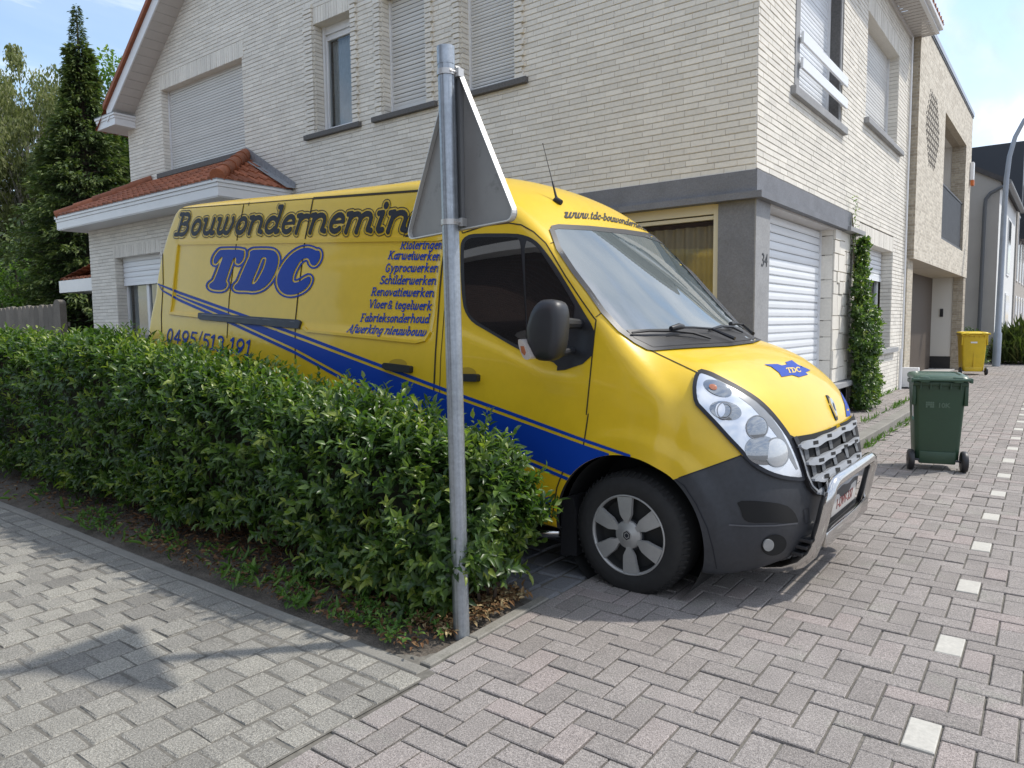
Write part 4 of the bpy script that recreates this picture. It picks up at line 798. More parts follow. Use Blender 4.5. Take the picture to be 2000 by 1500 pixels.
# ------------------------------------------------------------------ wheelie bins
def bin_(name, lab, loc, rotz, hgt, wid, dep, col, colL, text=None, sticker=False, plate=False):
    b = empty(name, loc, (0, 0, rotz), lab, 'wheelie bin', 'wheelie bins set out on the paving')
    mat = pm(name+'_plastic', col, .42, noise=(5, .08), noise2=(60, .05)); matl = pm(name+'_lid_plastic', colL, .4, noise=(5, .06))
    w0, w1, d0, d1 = wid*.80, wid*.96, dep*.70, dep*.95; zb, zt = .09*hgt, .90*hgt
    bm = bmesh.new(); rings = []
    for (f, ex) in ((0, 0), (.03, .0), (.16, 0), (.161, .0), (1, 0)):
        z = zb+(zt-zb)*f; ww = (w0+(w1-w0)*f)/2; y1_ = dep*.5; y0_ = -dep*.5+(dep-d0)*(1-f)*.9 if False else -(d0+(d1-d0)*f)/2; y1_ = (d0+(d1-d0)*f)/2
        r = .045; ring = []
        for (sx, sy, a0) in ((1, 1, 0), (-1, 1, 90), (-1, -1, 180), (1, -1, 270)):
            for k in range(4): an = math.radians(a0+30*k); ring.append(bm.verts.new((sx*(ww-r)+r*math.cos(an), (y1_-r if sy > 0 else y0_+r)+r*math.sin(an), z)))
        rings.append(ring)
    for a, c in zip(rings, rings[1:]):
        for k in range(16): bm.faces.new((a[k], a[(k+1) % 16], c[(k+1) % 16], c[k]))
    bm.faces.new(rings[0][::-1]); bm.faces.new(rings[-1])
    mb = MB(); mb.bm(bm)
    for s in (-1, 1):   # corner ribs below the rim and comb lifting rim
        mb.box((s*w1*.5-.02 if s > 0 else -w1*.5-.012, -d1*.5+.01, zt-.24*hgt), (s*w1*.5+.012 if s > 0 else -w1*.5+.02, -d1*.5+.05, zt-.02), bev=.006)
    mb.box((-wid/2, -dep/2, zt-.045), (wid/2, dep/2, zt), bev=.012)
    for k in range(5): x = -wid*.36+k*wid*.18; mb.box((x-.006, -dep/2-.012, zt-.075), (x+.006, -dep/2+.03, zt-.01))
    mb.box((-w0*.42, -d0*.5-.022, zb-.02), (w0*.42, -d0*.5+.06, zb+.10), bev=.01)
    body = mb.out('body', mat, b, angle=40)
    mb = MB()   # lid: shallow dome with rim, hinge lugs and handle bar
    bm = bmesh.new(); rings = []
    for (f, z) in ((1.02, zt+.004), (1.03, zt+.03), (.97, zt+.05), (.80, zt+.058), (.76, zt+.045), (.3, zt+.052)):
        r = .05; ring = []
        for (sx, sy, a0) in ((1, 1, 0), (-1, 1, 90), (-1, -1, 180), (1, -1, 270)):
            for k in range(4): an = math.radians(a0+30*k); ring.append(bm.verts.new((sx*(wid/2*f-r)+r*math.cos(an), sy*(dep/2*f-r)+r*math.sin(an), z+(.012*math.sin((sy+1)))) ))
        rings.append(ring)
    for a, c in zip(rings, rings[1:]):
        for k in range(16): bm.faces.new((a[k], a[(k+1) % 16], c[(k+1) % 16], c[k]))
    bm.faces.new(rings[0][::-1]); bm.faces.new(rings[-1]); mb.bm(bm)
    for s in (-1, 1): mb.box((s*wid*.30-.04, -dep/2-.055, zt-.01), (s*wid*.30+.04, -dep/2+.02, zt+.045), bev=.012)
    mb.out('lid', matl, b, angle=40)
    mb = MB(); mb.tube([(-wid*.52, -dep/2-.05, zt+.018), (wid*.52, -dep/2-.05, zt+.018)], .014, 10); mb.box((-wid*.55, -dep/2-.06, zt-.01), (-wid*.5, -dep/2+.03, zt+.035), bev=.006); mb.box((wid*.5, -dep/2-.06, zt-.01), (wid*.55, -dep/2+.03, zt+.035), bev=.006); mb.out('handle', matl, b, angle=40)
    mb = MB(); mb.tube([(-wid*.46, -d0*.5-.01, .10), (wid*.46, -d0*.5-.01, .10)], .011, 8); mb.out('axle', M['metal_dark'], b, angle=40)
    for s in (-1, 1):
        mb = MB(); mb.lathe([(.02, -.028), (.075, -.03), (.092, -.026), (.101, -.012), (.101, .012), (.092, .026), (.075, .03), (.055, .018), (.03, .018), (.02, .03)], (s*wid*.485, -d0*.5-.01, .098), 0, 28, closed=False); mb.lathe([(.0, .02), (.03, .026), (.03, -.026), (0, -.02)], (s*wid*.485, -d0*.5-.01, .098), 0, 12); mb.out('wheel', M['black'], b, angle=40)
    yb = lambda z: -(d0+(d1-d0)*(z-zb)/(zt-zb))/2-.003
    if text:
        z = hgt*.64; lm = pm('faded_print', (.085, .135, .095), .6); th = math.atan2((d1-d0)/2, zt-zb)
        R = ((1, 0, 0), (0, math.sin(th), -math.cos(th)), (0, math.cos(th), math.sin(th))); R = ((1, 0, 0), (0, -math.sin(th), -math.cos(th)), (0, math.cos(th), -math.sin(th)))
        fontmesh('print', text, .062, lm, (.035, yb(z)-.002, z), R, b, off=.002)
        mb = MB(); g = .011
        for (i, j) in ((0, 0), (0, 1), (0, 2), (1, 2), (2, 2), (3, 2), (3, 1), (3, 0), (2, 0), (1, 1), (2, 1)): mb.box((-.115+i*.018, yb(z+j*.02)-.002, z-.004+j*.02), (-.115+i*.018+.0155, yb(z+j*.02)-.001, z+.013+j*.02))
        mb.out('emblem', lm, b)
    if sticker:
        mb = MB(); q = lambda y, z: (-(w0+(w1-w0)*(z-zb)/(zt-zb))/2-.003, y, z); z0, z1 = hgt*.50, hgt*.69; y0_, y1_ = -.16, -.06
        mb.add([q(y0_, z0+.03), q(y1_, z0+.03), q(y1_, z1), q(y0_, z1)], [(0, 1, 2, 3)]); s_ = mb.out('sticker', M['upvc'], b); mb = MB(); mb.add([q(y0_, z0), q(y1_, z0), q(y1_, z0+.029), q(y0_, z0+.029)], [(0, 1, 2, 3)]); mb.out('sticker_band', pm('teal_print', (.03, .30, .24), .5), s_)
    if plate:
        mb = MB(); z = hgt*.72; mb.box((-.09, yb(z)-.004, z-.02), (.06, yb(z)-.001, z+.02)); mb.out('label_plate', M['upvc'], b)
        mb = MB(); mb.box((-.01, yb(hgt*.4)-.012, zb+.1), (.01, yb(hgt*.4)+.02, zt-.1)); mb.out('rib', mat, b)
    return b
bin_('green_wheelie_bin', 'dark green wheelie bin standing in the street beside the kerb', (-1.025, 8.10, 0), math.radians(15), .96, .46, .50, (.024, .058, .032), (.045, .092, .060), '10K', True)
bin_('yellow_wheelie_bin', 'bright yellow wheelie bin farther down the street by the beige house', (-2.07, 22.4, 0), math.radians(18), 1.17, .60, .62, (.66, .45, .015), (.72, .52, .02), None, False, True)
# ------------------------------------------------------------------ road sign seen from behind
sp = empty('road_sign', (-2.2, 2.44, 0), label='galvanised pole with triangular road sign seen from its grey back', cat='road sign'); SM = Matrix.Translation((2.2, -2.44, 0))
M['galv'] = pm('galvanised_steel', (.36, .39, .42), .42, metal=.75, noise=(6, .16), noise2=(60, .14), bump=(40, .12, .002))
mb = MB(); prof = []
for k in range(64):
    a = 2*math.pi*k/64; r = .038-.0022*max(0, math.cos(a*9))**6; prof.append((r*math.cos(a), r*math.sin(a)))
mb.prism(prof, lambda u, v: (-2.2+u, 2.44+v, -.05), lambda u, v: (-2.235+u, 2.44+v, 2.60)); o = mb.out('pole', M['galv'], sp, angle=60); o.data.transform(SM)
mb = MB(); mb.tube([(-2.235, 2.44, 2.59), (-2.236, 2.44, 2.667)], .0395, 28); o = mb.out('pole_cap', M['galv'], sp, angle=50); o.data.transform(SM)
s_ = .88; phi = math.radians(-13.5); c0 = np.array([-2.230, 2.502, 1.873]); dx = np.array([math.cos(phi), math.sin(phi), 0]); nb = np.array([math.sin(phi), -math.cos(phi), 0])  # nb points to camera side (back)
def rtri(s, r, inset=0):
    hgt = s*.866; C = [(0, hgt), (-s/2, 0), (s/2, 0)]; cen = np.array((0, hgt/3)); P = []
    for i, c in enumerate(C):
        c = np.array(c); d = (cen-c)/np.linalg.norm(cen-c); q = c+d*(2*r+2*inset); a0 = {0: 30, 1: 150, 2: 270}[i]
        for k in range(7): an = math.radians(a0+120*k/6); P.append(q+r*np.array((math.cos(an), math.sin(an))))
    return P
def sg(k): return lambda u, v: tuple(c0+dx*u+np.array([0, 0, v])+nb*k)
back = pm('sign_back', (.27, .26, .245), .5, metal=.2, noise=(3, .12), dirt=(7, .58, (.06, .055, .05), .5))
mb = MB(); P = rtri(s_, .035); P2 = rtri(s_, .033, .005); n = len(P)
mb.prism(P, sg(-.003), sg(0)); o = mb.out('sign_plate', back, sp); o.data.transform(SM)
V = [sg(-.004)(*p) for p in P]+[sg(.022)(*p) for p in P]+[sg(.022)(*p) for p in P2]+[sg(.001)(*p) for p in P2]
F = [(k+r*n, (k+1) % n+r*n, (k+1) % n+(r+1)*n, k+(r+1)*n) for r in range(3) for k in range(n)]
o = raw('folded_rim', V, F, pm('alu_rim', (.62, .61, .58), .45, metal=.3, dirt=(20, .6, (.2, .19, .17), .5)), sp); o.data.transform(SM)
mb = MB(); mb.prism(rtri(s_-.01, .034), sg(-.0065), sg(-.0045)); o = mb.out('sign_face', pm('sign_red', (.45, .02, .02), .4), sp); o.data.transform(SM)
mb = MB(); mb.prism(rtri(s_-.22, .03), lambda u, v: sg(-.0085)(u, v+.065), lambda u, v: sg(-.007)(u, v+.065)); o = mb.out('sign_centre', M['upvc'], sp); o.data.transform(SM)
mb = MB(); mb.prism([(-.022, .02), (.05, .02), (.05, .66), (-.022, .66)], sg(.0015), sg(.02)); o = mb.out('mounting_channel', pm('channel_grey', (.25, .25, .25), .4, metal=.4), sp); o.data.transform(SM)
for z in (2.555, 1.905):
    xx = -2.2-.035*z/2.6; mb = MB(); mb.lathe([(.0425, -.012), (.0425, .012), (.039, .012), (.039, -.012)], (xx, 2.44, z), 2, 32, closed=True); mb.box((xx+.03, 2.455, z-.018), (xx+.058, 2.490, z+.018)); mb.tube([(xx+.035, 2.425, z), (xx+.05, 2.47, z)], .005, 8); mb.tube([(xx+.034, 2.422, z), (xx+.037, 2.43, z)], .009, 6)
    o = mb.out('pole_clamp', pm('clamp_alu', (.55, .54, .52), .4, metal=.5), sp, angle=45); o.data.transform(SM)
# ------------------------------------------------------------------ wooden fence at the left
fn = empty('wooden_fence', (-18.5, 7, 0), label='weathered grey palisade fence of round topped boards behind the hedge', cat='fence'); FM = Matrix.Translation((18.5, -7, 0))
wood = pm('weathered_wood', (.15, .132, .108), .9, noise=(2, .2), noise2=(40, .22), tint=(.75, 1.2))
mb = MB(); x = -18.45; k = 0
while x > -25.5:
    wd = .34 if k == 0 else random.uniform(.22, .30); z1 = 2.12 if k == 0 else 2.02+random.uniform(-.02, .02)
    P = [(x-wd, 0), (x, 0)]+[(x-wd/2+wd/2*math.cos(a), z1-.10+.10*math.sin(a)) for a in np.linspace(0, math.pi, 9)]
    t = random.random(); yy = 6.95-(.06 if k == 0 else 0); mb.prism(P, lambda u, v, y=yy: (u, y, v), lambda u, v: (u, 7.03, v), t); x -= wd+.008; k += 1
put(mb.out('boards', wood), fn, FM); mb = MB(); mb.box((-25.5, 7.04, 1.5), (-18.45, 7.09, 1.6)); mb.box((-25.5, 7.04, .5), (-18.45, 7.09, .6)); put(mb.out('rails', wood), fn, FM)
# ------------------------------------------------------------------ trees
M['spruce'] = ramp_mat('spruce_needles', [(0, (.022, .040, .018)), (.5, (.058, .092, .032)), (.8, (.11, .15, .045)), (1, (.15, .18, .05))], .6, trans=.2)
M['birch'] = ramp_mat('birch_leaf', [(0, (.09, .11, .04)), (.5, (.17, .19, .07)), (1, (.30, .30, .13))], .55, trans=.35, transcol=1.1)
M['maple'] = ramp_mat('broad_leaf', [(0, (.025, .06, .012)), (.5, (.06, .12, .02)), (1, (.15, .23, .03))], .5, trans=.35)
M['bark'] = pm('bark', (.07, .055, .045), .95, noise=(6, .3)); M['birch_bark'] = pm('birch_bark', (.45, .43, .40), .8, noise=(5, .35))
def spruce(lab, x, y, hgt, prof, seed, dens=1.0, mat=None, low=.0):
    t = empty('spruce_tree', (x, y, 0), label=lab, cat='tree'); r = np.random.default_rng(seed); mb = MB(); mb.tube([(0, 0, 0), (.05, 0, hgt*.5), (0, 0, hgt*.98)], [.22, .12, .02], 8); P, D, S, T = [], [], [], []
    nb = int(hgt*42*dens)
    for k in range(nb):
        f = (k+r.random())/nb; z = low+(hgt-low)*f; R = float(np.interp(hgt-z, prof[0], prof[1]))*(.72+.42*r.random())+.04; a = k*2.399+r.normal(0, .3); d = np.array((math.cos(a), math.sin(a), 0)); droop = .22*R*(1-f)
        if R > .5: mb.tube([(0, 0, z), tuple(d*R*.9+np.array((0, 0, z-droop*.7)))], [.025, .006], 4, caps=False)
        m = int((10 if z > hgt-1.2 else 26)+R*46)
        for q in range(m):
            s = (.25+.75*r.random()**.7); side = r.normal(0, .16)*R*(1.1-s)+r.normal(0, .06); p = d*R*s+np.array((-d[1], d[0], 0))*side+np.array((0, 0, z-droop*s*s+.12*R*max(0, s-.8)+r.normal(0, .05)))
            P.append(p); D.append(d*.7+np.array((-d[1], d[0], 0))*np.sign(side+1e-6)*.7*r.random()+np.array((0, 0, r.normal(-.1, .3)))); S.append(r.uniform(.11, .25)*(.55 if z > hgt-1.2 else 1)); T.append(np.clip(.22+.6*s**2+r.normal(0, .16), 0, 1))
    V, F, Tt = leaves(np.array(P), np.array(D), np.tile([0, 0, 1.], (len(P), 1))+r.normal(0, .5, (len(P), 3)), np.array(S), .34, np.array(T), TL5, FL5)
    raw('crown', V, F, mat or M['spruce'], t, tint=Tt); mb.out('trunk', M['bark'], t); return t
spruce('tall slim dark spruce towering behind the fence left of the house', -24.7, 10.2, 11.3, ([0, .5, 1.0, 1.6, 3, 4.5, 6.2, 11], [.0, .07, .20, .34, .56, 1.20, 1.75, 2.3]), 5, 1.35)
spruce('lower dark conifer filling the gap between fence and annex', -20.8, 10.4, 5.2, ([0, 2, 5], [.1, 1.2, 2.0]), 9, 1.0)
def broad(name, lab, x, y, hgt, rx, zc, rz, nc, seed, mat, bark, lsz, droop=0., trunk=.25, per=90, clump=.55, cat='tree', br=None):
    t = empty(name, (x, y, 0), label=lab, cat=cat); r = np.random.default_rng(seed); mb = MB(); mb.tube([(0, 0, 0), (.1, .05, zc*.6), (-.05, 0, zc+rz*.5)], [trunk, trunk*.7, trunk*.15], 8); P, D, S, T = [], [], [], []
    for k in range(nc):
        a, b = r.uniform(0, 6.28), r.uniform(-1, 1); q = r.random()**.45; c = np.array((rx*q*math.cos(a)*math.sqrt(1-b*b), rx*q*math.sin(a)*math.sqrt(1-b*b), zc+rz*q*b)); cs = clump*r.uniform(.6, 1.3); ct = r.normal(0, .14)+.15*b
        mb.tube([(0, 0, zc-rz*.5+.3*(c[2]-zc)), tuple(c*np.array((.5, .5, 0))+np.array((0, 0, c[2]*.9))), tuple(c)], [br or trunk*.28, (br or trunk*.28)*.5, .006], 4, caps=False)
        n = int(per*r.uniform(.6, 1.3)); u = r.normal(0, 1, (n, 3)); u = unit(u)*(r.random((n, 1))**.4)*cs
        if droop: u[:, 2] = -np.abs(u[:, 2])*droop; u[:, :2] *= .55
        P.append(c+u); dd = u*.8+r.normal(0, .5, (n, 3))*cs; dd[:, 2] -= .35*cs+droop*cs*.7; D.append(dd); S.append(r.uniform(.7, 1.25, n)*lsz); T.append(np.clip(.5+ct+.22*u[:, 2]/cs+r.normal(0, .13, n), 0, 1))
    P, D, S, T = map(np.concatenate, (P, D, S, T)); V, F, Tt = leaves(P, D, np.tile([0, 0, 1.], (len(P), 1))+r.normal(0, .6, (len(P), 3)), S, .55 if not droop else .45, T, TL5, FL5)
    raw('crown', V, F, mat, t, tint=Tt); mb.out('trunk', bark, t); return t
broad('birch_tree', 'weeping birch with pale drooping foliage at the left edge', -41.5, 14.5, 15.5, 5.6, 8.4, 7.0, 420, 3, M['birch'], M['birch_bark'], .20, droop=1.9, trunk=.26, per=230, clump=.95, br=.022)
broad('maple_tree', 'bright green broadleaf tree peeping out above the roof edge', -35.0, 17.0, 14.3, 3.9, 9.6, 4.9, 150, 4, M['maple'], M['bark'], .24, per=130, clump=.8)
broad('thuja_bush', 'bright green feathery conifer bush at the left edge above the fence', -28.5, 9.4, 4.0, 2.2, 1.9, 1.7, 110, 6, M['maple'], M['bark'], .14, per=120, clump=.5, cat='bush')
broad('dark_bush', 'dark bush between the birch trunk and the spruce', -33.0, 13.5, 6.5, 3.6, 3.2, 3.2, 150, 8, M['spruce'], M['bark'], .22, per=110, clump=.7, cat='bush')
broad('dark_bush', 'dark bush under the birch at the left edge', -42.0, 12.5, 6.0, 4.0, 2.6, 2.9, 150, 12, M['spruce'], M['bark'], .24, per=110, clump=.8, cat='bush')
# house across the court, mirrored in the van windows
bh = empty('brown_brick_house', (-6, -6, 0), label='brown brick house with white eaves across the court, mirrored in the van window', cat='house'); BM = Matrix.Translation((6, 6, 0))
mb = MB(); mb.box((-16, -14, 0), (-3.0, -6, 5.2)); put(mb.out('wall', brick_tex('brown_brick', (.11, .06, .045), (.075, .042, .032), (.13, .11, .10), (0, 2))), bh, BM)
mb = MB(); mb.box((-10, -6, 2.9), (-3.4, -4.6, 3.15)); mb.box((-16.4, -14.4, 5.202), (-2.5, -5.6, 5.45)); put(mb.out('eaves', M['upvc']), bh, BM)
mb = MB(); mb.prism([(-16.4, 5.46), (-2.5, 5.46), (-9.4, 9.6)], lambda u, v: (u, -14.4, v), lambda u, v: (u, -5.6, v)); put(mb.out('roof', drk), bh, BM)
for x in (-8.5, -6.0): mb = MB(); mb.box((x, -6.03, .9), (x+1.3, -5.985, 2.4)); put(mb.out('window', M['upvc']), bh, BM)
# ------------------------------------------------------------------ yellow van
TH = math.radians(3.8); VO = np.array([-1.852, 4.39, .308])
VR = np.array([[math.cos(TH), 0, math.sin(TH)], [0, 1, 0], [-math.sin(TH), 0, math.cos(TH)]])    # columns = local axes in world
van = empty('delivery_van', tuple(VO), (0, TH, 0), 'yellow delivery van with blue stripe and building firm lettering parked nose to the street', 'van')
VC = VR.T @ (np.array([0, 0, H])-VO)
def vray(px, py): return VR.T @ ray(px, py)
def lpt(px, py, y): d = vray(px, py); t = (y-VC[1])/d[1]; return VC+t*d          # on plane local y
def lpx(px, py, x): d = vray(px, py); t = (x-VC[0])/d[0]; return VC+t*d
def ss(x, a, b): t = np.clip((x-a)/(b-a), 0, 1); return t*t*(3-2*t)
def smax(a, b, k): h = np.clip(.5+.5*(a-b)/k, 0, 1); return b+(a-b)*h+k*h*(1-h)
def itp(x, xs, ys): return np.interp(x, xs, ys)
def spl(x, xs, ys):
    """monotone-ish cubic (Catmull-Rom) interpolation"""
    xs = np.array(xs, float); ys = np.array(ys, float); m = np.gradient(ys, xs); i = np.clip(np.searchsorted(xs, x)-1, 0, len(xs)-2); h = xs[i+1]-xs[i]; t = np.clip((x-xs[i])/h, 0, 1)
    return ys[i]*(2*t**3-3*t*t+1)+m[i]*h*(t**3-2*t*t+t)+ys[i+1]*(3*t*t-2*t**3)+m[i+1]*h*(t**3-t*t)
def body_sdf(x, y, z):
    a = np.abs(y)
    W = 1.03-.018*((z-.5)/.6)**2*(z < .9)-.010*ss(z, .5, 1.0)
    W = np.where(z > .9, 1.03-.018*.444-.010-.118*np.clip((z-.9)/1.05, 0, 2)**1.25, W)
    W = W-.062*ss(x, -1.3, .3)*ss(z, .75, 1.5)-.03*ss(x, -.6, .5)
    W = W-.012*ss(-x, 4.4, 5.1)
    # recessed side panel and upper waist groove
    rb = np.minimum(ss(z, .945, .985)*(1-ss(z, 1.585, 1.60)), ss(x, -4.80, -4.77)*(1-ss(x, -1.50, -1.47)))
    W = W-.014*rb
    gz = ss(z, 1.592, 1.602)*(1-ss(z, 1.606, 1.66)); W = W-.010*gz*ss(x, -4.85, -4.8)*(1-ss(x, -1.42, -1.36))
    # shoulder of the cab door
    zs = itp(x, [-1.35, -1.18, -.9, -.58, -.45], [1.03, .995, .925, .825, .82]); W = W-.016*ss(z, zs-.015, zs+.03)*ss(x, -1.36, -1.33)*(1-ss(x, -.40, -.28))
    # wheel arch flare
    r = np.sqrt(x*x+(z-.02)**2); W = W+.020*(1-ss(r, .50, .585))*ss(z, -.2, .1)*ss(x, -.5, .1)
    side = a-W
    # nose
    xc = spl(z, [-.3, -.15, 0, .10, .20, .30, .45, .60, .70, .80, .90], [.60, .70, .80, .835, .848, .848, .822, .777, .735, .67, .56])
    nose = (x-xc+(.20-.02*(1-ss(z, .10, .5)))*(np.clip(a, 0, 1.2)/.9)**2.6)*.9
    zh = spl(x, [-.6, -.3, -.06, .15, .34, .50, .62, .70, .76, .80], [1.20, 1.14, 1.085, 1.045, .985, .90, .81, .725, .63, .5])
    hood = (z-zh+.10*(a/.85)**2.4)*.88
    ws = (x+.055)*.693+(z-1.0)*.721+.045*(a/.8)**3-.055
    zr = spl(x, [-5.3, -4.5, -3, -2.3, -1.8, -1.45, -1.15, -.95, -.80, -.6], [2.04, 2.06, 2.072, 2.085, 2.095, 2.075, 1.995, 1.905, 1.81, 1.66])
    roof = (z-zr+.135*(a/.9)**2.4)*.93
    rear = x*-1-(5.175-.018*np.clip((z-.8)/.4, 0, 3)-.26*np.clip((z-1.2)/.8, 0, 2)**2)
    bot = -.122-z+.055*ss(x, .45, .80)+.062*(1-ss(x, .05, .45))
    nz_ = smax(smax(nose, hood, .10), side, .26)
    cab = smax(smax(ws, roof, .07), rear, .05); cab = smax(cab, side, .065)
    cab = smax(cab, x-.16, .05)
    k = .10; h = np.clip(.5+.5*(cab-nz_)/k, 0, 1); f = cab*(1-h)+nz_*h-k*h*(1-h)
    f = smax(f, rear, .02); f = smax(f, bot, .03)
    return f
def surface_net(fn, lo, hi, h):
    ax = [np.arange(l, u+h, h) for l, u in zip(lo, hi)]; G = np.meshgrid(*ax, indexing='ij'); D = fn(*G).astype(np.float32); n = D.shape; I = D < 0
    cnt = np.zeros([k-1 for k in n], np.int8)
    for a in (0, 1):
        for b in (0, 1):
            for c in (0, 1): cnt += I[a:n[0]-1+a, b:n[1]-1+b, c:n[2]-1+c]
    cell = (cnt > 0) & (cnt < 8); idx = -np.ones(cell.shape, np.int64); ijk = np.argwhere(cell); idx[cell] = np.arange(len(ijk))
    acc = np.zeros((len(ijk), 3)); num = np.zeros(len(ijk))
    for (o0, o1) in [((a, b, 0), (a, b, 1)) for a in (0, 1) for b in (0, 1)]+[((a, 0, b), (a, 1, b)) for a in (0, 1) for b in (0, 1)]+[((0, a, b), (1, a, b)) for a in (0, 1) for b in (0, 1)]:
        p = ijk+o0; q = ijk+o1; d0 = D[tuple(p.T)]; d1 = D[tuple(q.T)]; c = (d0 < 0) != (d1 < 0); t = np.where(c, d0/np.where(c, d0-d1, 1), 0)
        acc += np.where(c[:, None], np.array(o0)+t[:, None]*(np.array(o1)-np.array(o0)), 0); num += c
    P = (ijk+acc/num[:, None])*h+np.array(lo); F = []
    for a in range(3):
        b, c = (a+1) % 3, (a+2) % 3; s0 = [slice(None)]*3; s1 = [slice(None)]*3; s0[a] = slice(0, n[a]-1); s1[a] = slice(1, n[a])
        e = np.argwhere(I[tuple(s0)] != I[tuple(s1)]); e = e[(e[:, b] > 0) & (e[:, c] > 0) & (e[:, b] < n[b]-1) & (e[:, c] < n[c]-1)]
        def at(db, dc): q = e.copy(); q[:, b] += db; q[:, c] += dc; return idx[tuple(q.T)]
        q = np.stack([at(-1, -1), at(0, -1), at(0, 0), at(-1, 0)], 1); fl = ~I[tuple(e.T)]; q[fl] = q[fl][:, ::-1]; F.append(q)
    F = np.concatenate(F); F = F[(F >= 0).all(1)]
    e = 1e-3
    for it in range(3):
        d = fn(P[:, 0], P[:, 1], P[:, 2]); g = np.stack([(fn(P[:, 0]+e, P[:, 1], P[:, 2])-d)/e, (fn(P[:, 0], P[:, 1]+e, P[:, 2])-d)/e, (fn(P[:, 0], P[:, 1], P[:, 2]+e)-d)/e], 1); gl = np.maximum(.3, np.linalg.norm(g, axis=1))
        st = np.clip(d/gl, -.5*h, .5*h); P = P-st[:, None]*g/gl[:, None]
    return P, F
BP, BF = surface_net(body_sdf, (-5.25, -1.10, -.18), (.95, 1.10, 2.2), .0235)
def inpoly(px, py, poly):
    r = np.zeros(np.shape(px), bool); n = len(poly)
    for i in range(n):
        x0, y0 = poly[i]; x1, y1 = poly[(i+1) % n]; c = ((y0 > py) != (y1 > py)); r ^= c & (px < (x1-x0)*(py-y0)/(y1-y0+1e-12)+x0)
    return r
def vproj(P):
    """van local points -> photograph pixels"""
    Wd = np.asarray(P) @ VR.T+VO-np.array([0, 0, H]); q = Wd @ MW.T; return np.stack([1000+FPX*q[:, 0]/q[:, 2], 750+FPX*q[:, 1]/q[:, 2]], 1)
M['yellow'] = pm('yellow_paint', (.72, .475, .016), .36, coat=.4, spec=.4, noise=(1.5, .05), noise2=(14, .03), dirt=(34, .70, (.22, .15, .03), .6))
M['blue'] = pm('blue_vinyl', (.004, .046, .33), .45, spec=.25)
M['print'] = pm('dark_print', (.022, .024, .030), .5, spec=.25)
M['gap'] = pm('panel_gap', (.035, .025, .008), .8)
M['bumper'] = pm('bumper_plastic', (.034, .037, .043), .5, spec=.45, noise=(4, .16), noise2=(40, .12), dirt=(7, .6, (.075, .075, .072), .4), bump=(300, .12, .001))
M['liner'] = pm('arch_liner', (.010, .010, .010), .9)
M['rubber'] = pm('tyre_rubber', (.018, .0175, .017), .8, noise=(25, .2), bump=(90, .25, .003))
M['wsglass'] = pm('windscreen_glass', (.085, .11, .115), .015, spec=.5); M['wsglass'].node_tree.nodes['Principled BSDF'].inputs['IOR'].default_value = 2.9  # windscreen base lightened to stand in for a sunlit dashboard behind it
M['sideglass'] = pm('side_glass', (.010, .011, .012), .015); M['sideglass'].node_tree.nodes['Principled BSDF'].inputs['IOR'].default_value = 1.9
M['chrome'] = pm('polished_steel', (.62, .61, .59), .14, metal=1., noise=(9, .06), dirt=(9, .58, (.25, .22, .18), .5))
M['lampglass'] = pm('headlamp_silver', (.72, .74, .77), .13, metal=.6, coat=1.)
M['lampclear'] = pm('headlamp_lens', (.30, .32, .34), .06, metal=.75, coat=1.)
M['grille'] = pm('grille_plastic', (.33, .345, .365), .45, noise=(20, .08))
bvh = BVHTree.FromPolygons([Vector(p) for p in BP], [tuple(f) for f in BF]); cen = BP[BF].mean(1); near = cen.copy(); near[:, 1] = -np.abs(near[:, 1]); npx = vproj(near)
z6 = lambda *a: [(1000+x*.36, 700+y*.36) for x, y in a]
BUMP = z6((860, 663), (1050, 597), (1245, 526), (1330, 560), (1420, 600), (1500, 630), (1560, 590), (1640, 515), (1800, 395), (1885, 320), (2100, 300), (2100, 1300), (700, 1300), (700, 720))
def grad(P, e=1e-3):
    P = np.atleast_2d(P); d = body_sdf(P[:, 0], P[:, 1], P[:, 2]); g = np.stack([body_sdf(P[:, 0]+e, P[:, 1], P[:, 2])-d, body_sdf(P[:, 0], P[:, 1]+e, P[:, 2])-d, body_sdf(P[:, 0], P[:, 1], P[:, 2]+e)-d], 1)/e
    return d, g
def split_mesh(P, F, d):
    P = np.asarray(P)
    """cut faces along d=0 -> (verts, faces) of the d<0 side and of the d>=0 side"""
    V = [tuple(p) for p in P]; cutv = {}; neg, pos = [], []
    for f in F:
        f = list(f); s = d[f] < 0
        if s.all(): neg.append(tuple(f)); continue
        if not s.any(): pos.append(tuple(f)); continue
        a, b = [], []
        for i, j in zip(f, np.roll(f, -1)):
            (a if d[i] < 0 else b).append(int(i))
            if (d[i] < 0) != (d[j] < 0):
                k = (min(i, j), max(i, j))
                if k not in cutv: t = d[i]/(d[i]-d[j]); cutv[k] = len(V); V.append(tuple(P[i]*(1-t)+P[j]*t))
                a.append(cutv[k]); b.append(cutv[k])
        if len(a) > 2: neg.append(tuple(a))
        if len(b) > 2: pos.append(tuple(b))
    def compact(F_):
        u = sorted({i for f in F_ for i in f}); m = {k: i for i, k in enumerate(u)}; return np.array([V[k] for k in u]), [tuple(m[i] for i in f) for f in F_]
    return compact(neg), compact(pos)
nv = BP.copy(); nv[:, 1] = -np.abs(nv[:, 1]); vp = vproj(nv)
def poly_sdf(X, Y, poly):
    D = np.full(X.shape, 1e9); n = len(poly)
    for i in range(n):
        x0, y0 = poly[i]; x1, y1 = poly[(i+1) % n]; dx, dy = x1-x0, y1-y0; L2 = dx*dx+dy*dy+1e-12; t = np.clip(((X-x0)*dx+(Y-y0)*dy)/L2, 0, 1); D = np.minimum(D, np.hypot(X-x0-t*dx, Y-y0-t*dy))
    return np.where(inpoly(X, Y, poly), -D, D)
